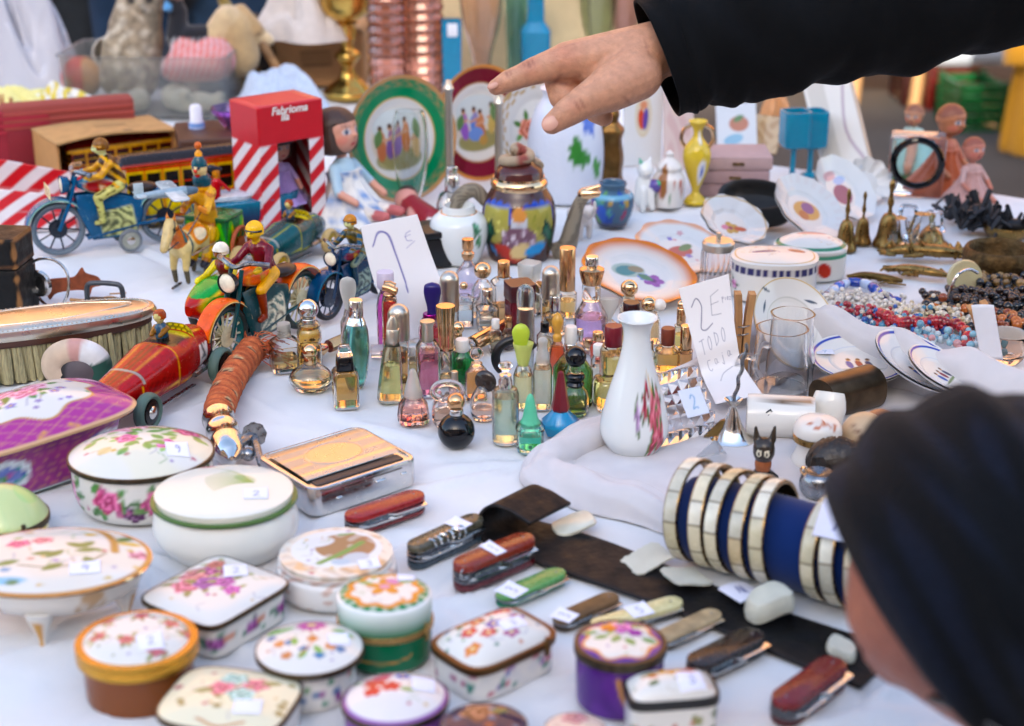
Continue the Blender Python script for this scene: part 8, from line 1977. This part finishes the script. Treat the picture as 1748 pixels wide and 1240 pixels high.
strand('heap of off-white seed pearl strings in the bead pile',[(1370,540),(1420,530),(1470,528),(1500,545)],.0024,['#bdb8b0','#cac4b8','#b0aca8','#d0ccc6'],330,PEA,3,2)
strand('second heap of creamy pearl strings behind the red beads',[(1530,552),(1570,548),(1610,556),(1650,560)],.0024,['#c4b898','#cfc8b8','#b8a888','#c0bab0'],260,PEA,3,3)
strand('mixed red, blue and clear glass beads scattered on the pile',[(1430,548),(1490,556),(1540,562),(1600,580)],.003,['#8a1424','#1a4a90','#b0b8c0','#c9c0b4','#3a7a98','#a02030'],150,None,3,4)
strand('string of translucent red beads curving over the cloth wall',[(1500,560),(1540,576),(1590,574),(1630,580),(1650,600),(1640,622)],.0056,['#9a0f1c','#7a0a18','#b01a24'],44,None,1,5,z=.012)
strand('pale blue and clear bead string beside the red beads',[(1560,592),(1600,602),(1640,614),(1670,630)],.0038,['#7aa8b8','#a8b8c0','#5a8aa0','#b8888a'],34,None,2,6,z=.01)
strand('pile of black and dark brown bead necklaces at the right edge',[(1630,532),(1680,524),(1730,530),(1780,545)],.004,['#0d0c10','#1a1214','#2a1a14','#14181c','#3a2414'],170,None,3,7)
strand('amber and black chunky beads lying in front of the dark necklaces',[(1600,552),(1640,548),(1700,560),(1770,580)],.005,['#7a3410','#14100e','#a85a1c','#0e0e12'],56,None,2,8)
strand('dark grey beads mixed with brass near the cream disc',[(1660,500),(1700,496),(1760,505)],.004,['#1a1a1e','#6a5028','#2a2a2e','#8a6a3a'],90,None,3,9)
BLK=mat('black_jacket_cloth','#08090b',rough=.85,bump=.55,bs=60,sheen=.03,spec=.12,var=.15,vs=30)
def face(V,C_,c,s,f,up):
 """simple features on a head at c looking along f"""
 f=Vector(f).normalized();up=Vector(up);r_=f.cross(up).normalized();up=r_.cross(f)
 d=V-np.array(list(c));x,y,z=d@np.array(list(r_)),d@np.array(list(up)),d@np.array(list(f))
 q=Pa(x/s,y/s,'#000000',.03);q.c=C_.copy()
 for sx in(-1,1):q.ell(sx*.33,.06,.13,.06,0,'#cfc8c0');q.disc(sx*.33,.06,.06,'#2a1c14');q.line([(sx*.16,.22),(sx*.5,.24)],.04,'#2a1c14')
 q.ell(0,-.48,.25,.07,0,'#8a4a40')
 return np.where(((z>.35*s)&(np.abs(y)<s*1.2))[:,None],q.c,C_)
def person(label,x,y,face_to,top,legs,hair,skin='#b5826a'):
 t=thing('person',label,'person',(x,y,GZ),face_to)
 K=[]
 for sx in(-1,1):
  K+=[((sx*.09,0,.88),.1,(sx*.1,.01,.5),.075,legs),((sx*.1,.01,.5),.068,(sx*.1,0,.1),.048,legs),((sx*.1,0,.05),.045,(sx*.11,-.16,.04),.04,'#1a1614'),((sx*.19,0,1.4),.06,(sx*.25,.02,1.13),.05,top),((sx*.25,.02,1.13),.046,(sx*.2,-.14,.95),.038,top),((sx*.2,-.15,.94),.038,(sx*.19,-.22,.92),.03,skin)]
  for k in range(4):K.append(((sx*(.2+.018*(k-1.5)),-.22,.92),.012,(sx*(.2+.02*(k-1.5)),-.29,.89+.004*k),.009,skin))
  K.append(((sx*.165,-.2,.92),.014,(sx*.145,-.25,.9),.011,skin))
 K+=[((0,0,.92),.14,(0,0,1.15),.13,top),((0,0,1.15),.135,(0,0,1.34),.15,top),((-.12,0,1.4),.075,(.12,0,1.4),.075,top),((0,0,1.42),.055,(0,-.02,1.55),.05,skin),((0,-.02,1.62),.085,(0,.0,1.68),.095,skin),((0,-.105,1.63),.014,(0,-.125,1.6),.016,skin),((-.09,0,1.63),.02,(-.095,.01,1.64),.018,skin),((.09,0,1.63),.02,(.095,.01,1.64),.018,skin)]
 b=fuse('body',K,.012,mat('worn_clothing',None,rough=.9,var=.2,vs=25,bump=.4,bs=60),t,3,paint=lambda V,C_:face(V,C_,(0,-.02,1.63),.11,(0,-1,0),(0,0,1)))
 m=MB(hair);m.lathe([(.104,-.05),(.112,.02),(.09,.08),(.04,.112),(.001,.118)],30,T=TR((0,.022,1.66)),sub=3);V=m.V[0];V[:,1]=np.maximum(V[:,1],-.07);ob('hair',m,mat('hair',None,rough=.6,bump=.5,bs=300),b)
 return t
pa=P(330,40,GZ);Yj=3.25
person('seller in blue jeans standing behind the tub of toys',-.64,Yj,5,'#2a3038','#1b3550','#2a1c14')
person('person in dark grey trousers standing at the far left behind the table',-.96,Yj+.25,-8,'#3a3c40','#23282e','#4a3828')
DP=1.36;pu=DP/F
def J(px,py,dz=0.):return D(px,py,DP+dz)
K=[]
sk='#bf8b6c';sr='#b8694f'
def chain(pts,col=sk):
 for(x0,y0,d0,r0),(x1,y1,d1,r1)in zip(pts[:-1],pts[1:]):K.append((J(x0,y0,d0),r0*pu,J(x1,y1,d1),r1*pu,col))
chain([(968,104,0,32),(940,112,-.002,27),(908,123,-.003,23.5),(890,130,-.003,20.5),(868,139,-.002,19.5),(847,149,0,14.5)])
chain([(1088,128,-.012,44),(1040,152,-.022,40),(1000,172,-.026,29),(968,193,-.026,24.5),(942,212,-.024,18)])
chain([(1000,102,.016,34),(954,142,.012,25),(958,166,.01,22),(998,172,.008,20),(1020,158,.008,17)])
chain([(1022,104,.034,32),(990,150,.036,25),(994,176,.034,22),(1022,180,.026,19),(1036,172,.022,16)])
chain([(1044,112,.05,29),(1014,166,.052,22),(1016,192,.048,19),(1032,201,.034,16)])
wr_=[(1120,82,.006,47),(1120,86,.02,46),(1124,92,.032,43)]
for(a,b)in(((968,104,0,33),wr_[0]),((1000,102,.016,34),wr_[1]),((1022,104,.034,32),wr_[1]),((1044,112,.05,28),wr_[2]),((1040,150,-.018,36),wr_[0]),((1060,110,.02,44),wr_[1]),((1010,112,.004,36),(1090,92,.004,46)),((1040,140,.02,30),(1100,110,.02,44))):chain([a,b])
chain([(1120,86,.018,50),(1180,68,.016,54),(1300,40,.016,60)])
def hp_(V,C_):
 out=C_.copy()
 def spot(px,py,dz,r_,col,a):
  d=np.linalg.norm(V-np.array(list(J(px,py,dz))),axis=1)/pu;m_=(np.clip(1-d/r_,0,1)*a)[:,None];out[:]=out*(1-m_)+h(col)*m_
 for q in((842,150,-.012,26),(905,112,-.014,26),(962,88,-.018,40),(940,216,-.04,28),(975,180,-.045,26),(1000,170,0,36)):spot(*q,'#b05a42',.42)
 def crease_shade(x0,y0,x1,y1,dz,w,a):  # shade of skin folds painted as darker lines in the colour
  p,q=np.array(list(J(x0,y0,dz))),np.array(list(J(x1,y1,dz)));e=q-p;tt=np.clip(((V-p)@e)/e.dot(e),0,1)
  d=V-p-tt[:,None]*e;f_=np.array(list(FW));d=d-(d@f_)[:,None]*f_;m_=(np.clip(1.2-np.linalg.norm(d,axis=1)/pu/w,0,1)*1.3*a*np.sin(pi*np.clip(tt,.05,.95)))[:,None];out[:]=out*(1-m_)+h('#7a4232')*m_
 for c_ in((898,104,906,124,0,3.5,.55),(905,101,913,120,0,3,.5),(891,107,898,122,0,3,.4),(862,122,868,138,0,3,.5),(868,120,874,135,0,3,.4),(938,140,985,146,0,5,.6),(960,128,940,150,0,4,.45),(978,172,992,196,-.03,3.5,.55),(986,168,1000,192,-.03,3.5,.45),(1094,60,1110,130,0,3,.3),(1060,170,1080,182,-.02,4,.4)):crease_shade(*c_)
 n=np.clip(np.sin(V[:,0]*420+5*np.sin(V[:,2]*300))*np.sin(V[:,2]*520),0,1)[:,None]*.1
 out[:]=out*(1-n)+h('#9a5a44')*n
 return out
so2=Vector((.88,1.12,.44))
t=thing('person','person in a black jacket reaching in from the right and pointing a finger','person',(1.0,1.05,GZ))
inv=-Vector(t.location)
def L_(v):return Vector(v)+inv
K2=[(L_(a),r0,L_(b),r1,c)for a,r0,b,r1,c in K]
hp2=lambda V,C_:hp_(V-np.array(list(inv)),C_)
hnd=fuse('hand',K2,.0016,SKIN,t,5,paint=hp2)
for(px,py,dz,ang,w,l)in((841,147,-.0085,158,5.5,10),(939,211,-.0335,150,12,15)):
 o_=L_(J(px,py,dz));e1=Vector((math.cos(R(ang)),0,-math.sin(R(ang))*-1));e1=(Vector((1,0,0))*math.cos(R(ang))-UP*math.sin(R(ang))*1).normalized();e2=e1 .cross(FW).normalized()
 M4=Matrix((e1,e2,FW)).transposed().to_4x4();M4 .translation=o_
 m=MB();m.ball((0,0,0),(l*pu,w*pu,2.2*pu),T=M4,n=16);ob('fingernail',m,mat('nail','#c69480',rough=.25),hnd)
path=[L_(J(1122,99,.012)),L_(J(1168,84,.012)),L_(J(1250,62,.012)),L_(J(1400,26,.02)),L_(J(1560,-12,.03)),L_(J(1748,-62,.04)),L_(J(1960,-120,.04)),L_(so2)]
pth=cr([list(p)for p in path],14);n_=len(pth);m=MB();rings=[];A=np.linspace(0,2*pi,64,endpoint=False)
rad=np.interp(np.linspace(0,1,n_),[0,.06,.14,.4,.7,1],[104,105,108,118,138,170])*pu
x=None
for i in range(n_):
 tg=Vector(pth[min(i+1,n_-1)]-pth[max(i-1,0)]).normalized()
 if i<14:tg=(tg*(i/14)+Vector(Vector((1,0,0))*.927+UP*.375)*(1-i/14)).normalized()
 x=FW.cross(tg).normalized();y=tg.cross(x)
 s_=i/n_
 w=1+.035*np.sin(A*3+s_*26)*min(1,s_*8)+.03*np.sin(s_*60+2*np.sin(A*2))*min(1,s_*6)+.018*np.sin(A*5-s_*44)-.03*np.abs(np.sin(s_*17+1.3*np.sin(A+1)))**9*min(1,s_*9)-.022*np.abs(np.sin(s_*29-1.1*A))**12*min(1,s_*6)+.012*np.sin(s_*130+A*3)*min(1,s_*5)
 if 12<=i<=13:w=w*.975
 rings.append(np.array(pth[i])+rad[i]*w[:,None]*(np.cos(A)[:,None]*np.array(x)+.86*np.sin(A)[:,None]*np.array(y)))
m.loft(np.array(rings));m.Fc=m.Fc[:-2];m.Mi=m.Mi[:-2]
ob('jacket_sleeve',m,BLK,t,solid=.0025)
T_=lambda p:L_(Vector(p))
K=[(T_((1.0,1.05,.1)),.16,T_((.98,1.08,.46)),.17,'#0b0c0e'),(T_(so2),.09,T_((1.14,1.02,.46)),.08,'#0b0c0e'),(T_((1.14,1.02,.46)),.065,T_((1.22,.98,.15)),.05,'#0b0c0e'),(T_((1.22,.98,.15)),.045,T_((1.15,.9,-.08)),.04,'#0b0c0e'),(T_((1.15,.9,-.09)),.035,T_((1.13,.88,-.16)),.025,sk),(T_((.96,1.1,.52)),.055,T_((.93,1.14,.64)),.055,sk),(T_((.91,1.16,.7)),.09,T_((.92,1.15,.75)),.1,sk),(T_((.86,1.24,.69)),.016,T_((.85,1.26,.66)),.016,sk)]
for sx in(-1,1):K+=[(T_((1.0+sx*.09,1.05,.1)),.1,T_((1.0+sx*.1,1.06,-.3)),.075,'#14161c'),(T_((1.0+sx*.1,1.06,-.3)),.07,T_((1.0+sx*.1,1.05,-.67)),.05,'#14161c'),(T_((1.0+sx*.1,1.05,-.71)),.045,T_((1.0+sx*.1-.08,1.16,-.715)),.04,'#0c0a0a')]
b=fuse('body',K,.012,_M['worn_clothing'],t,3,paint=lambda V,C_:face(V,C_,T_((.91,1.16,.71)),.1,(-.6,.8,-.3),(0,0,1)))
m=MB('#2a1e16');m.ball(T_((.945,1.12,.76)),(.105,.105,.09),n=24);ob('hair',m,_M['hair'],b)
DH=.8;hu=DH/F
def Q(px,py,dz=0.):return D(px,py,DH+dz)
t=thing('person','person in a dark knitted hat bending low over the stall at the right','person',(.56,.1,GZ))
inv2=-Vector(t.location)
G=lambda v:Vector(v)+inv2
hc=Q(1690,985)
sk2='#8f523e'
K=[(G(Q(1660,1000,.0)),215*hu,G(Q(1720,1040,.01)),220*hu,sk2),(G(Q(1560,1040,.0)),118*hu,G(Q(1640,1080,-.005)),125*hu,sk2),(G(Q(1548,1090,.02)),72*hu,G(Q(1630,1130,.01)),80*hu,sk2),(G(Q(1500,1112,.02)),34*hu,G(Q(1520,1150,.025)),28*hu,sk2),(G(Q(1640,1130,0)),78*hu,G(Q(1740,1230,.01)),80*hu,sk2),(G(Q(1780,1100,-.01)),150*hu,G((.37,.5,.22)),.06,'#0b0c10'),(G((.38,.48,.23)),.085,(G((.56,.1,.2))),.15,'#0e1014'),(G((.30,.42,.2)),.075,G((.52,.5,.22)),.075,'#0e1014'),(G((.56,.1,.2)),.15,G((.56,.05,.08)),.14,'#0e1014'),(G((.56,.52,.2)),.06,G((.66,.5,-.06)),.05,'#0e1014'),(G((.66,.5,-.06)),.045,G((.55,.6,-.2)),.036,'#0e1014')]
for sx in(-1,1):K+=[(G((.56+sx*.09,.06,.08)),.1,G((.56+sx*.1,.12,-.33)),.075,'#16181e'),(G((.56+sx*.1,.12,-.33)),.068,G((.56+sx*.1,.04,-.68)),.048,'#16181e'),(G((.56+sx*.1,.04,-.71)),.045,G((.56+sx*.1,.2,-.712)),.038,'#0c0a0a')]
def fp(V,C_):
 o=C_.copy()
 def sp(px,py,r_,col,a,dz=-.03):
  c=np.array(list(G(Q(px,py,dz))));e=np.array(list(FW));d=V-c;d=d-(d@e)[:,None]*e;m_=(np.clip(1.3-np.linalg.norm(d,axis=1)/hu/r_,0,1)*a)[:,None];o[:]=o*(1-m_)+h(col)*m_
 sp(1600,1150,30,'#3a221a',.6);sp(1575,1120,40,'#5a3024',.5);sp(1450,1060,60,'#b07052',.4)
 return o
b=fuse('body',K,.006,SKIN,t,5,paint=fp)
m=MB('#06080c')
nu,nv=120,60
ax=(UP*.62+Vector((1,0,0))*.74-FW*.36).normalized();e1=ax.cross(FW).normalized();e2=ax.cross(e1)
def hat(u_,v):
 a=u_*2*pi;th=v*pi*.638
 fold=1+.028*np.sin(th*13+1.6*np.sin(a+.5)+1.2*np.sin(2*a))+.007*np.sin(th*27+3*np.sin(a*2))+.015*np.sin(a*3+th*2)
 r_=296*hu*fold;c=G(Q(1706,990,.01))
 return np.stack([c[k]+r_*(np.sin(th)*np.cos(a)*e1[k]*1.13+np.sin(th)*np.sin(a)*e2[k]+1.02*np.cos(th)*ax[k])for k in range(3)])
m.sheet(hat,nu,nv,lambda u_,v:Pa(u_*6,v*8,'#05070b',.2).mottle('#0c1220',.9,3,1).c)
ob('knitted_hat',m,mat('navy_knit',None,rough=.85,sheen=.05,bump=.6,bs=420,spec=.15,var=.2,vs=200),b,solid=.004)
m=MB('#08080a');m.tube([G(Q(1590,1190,-.02)),G(Q(1650,1215,-.045)),G(Q(1760,1280,-.06))],9*hu,10,sub=4)
ob('spectacles',m,BLACKG,b)
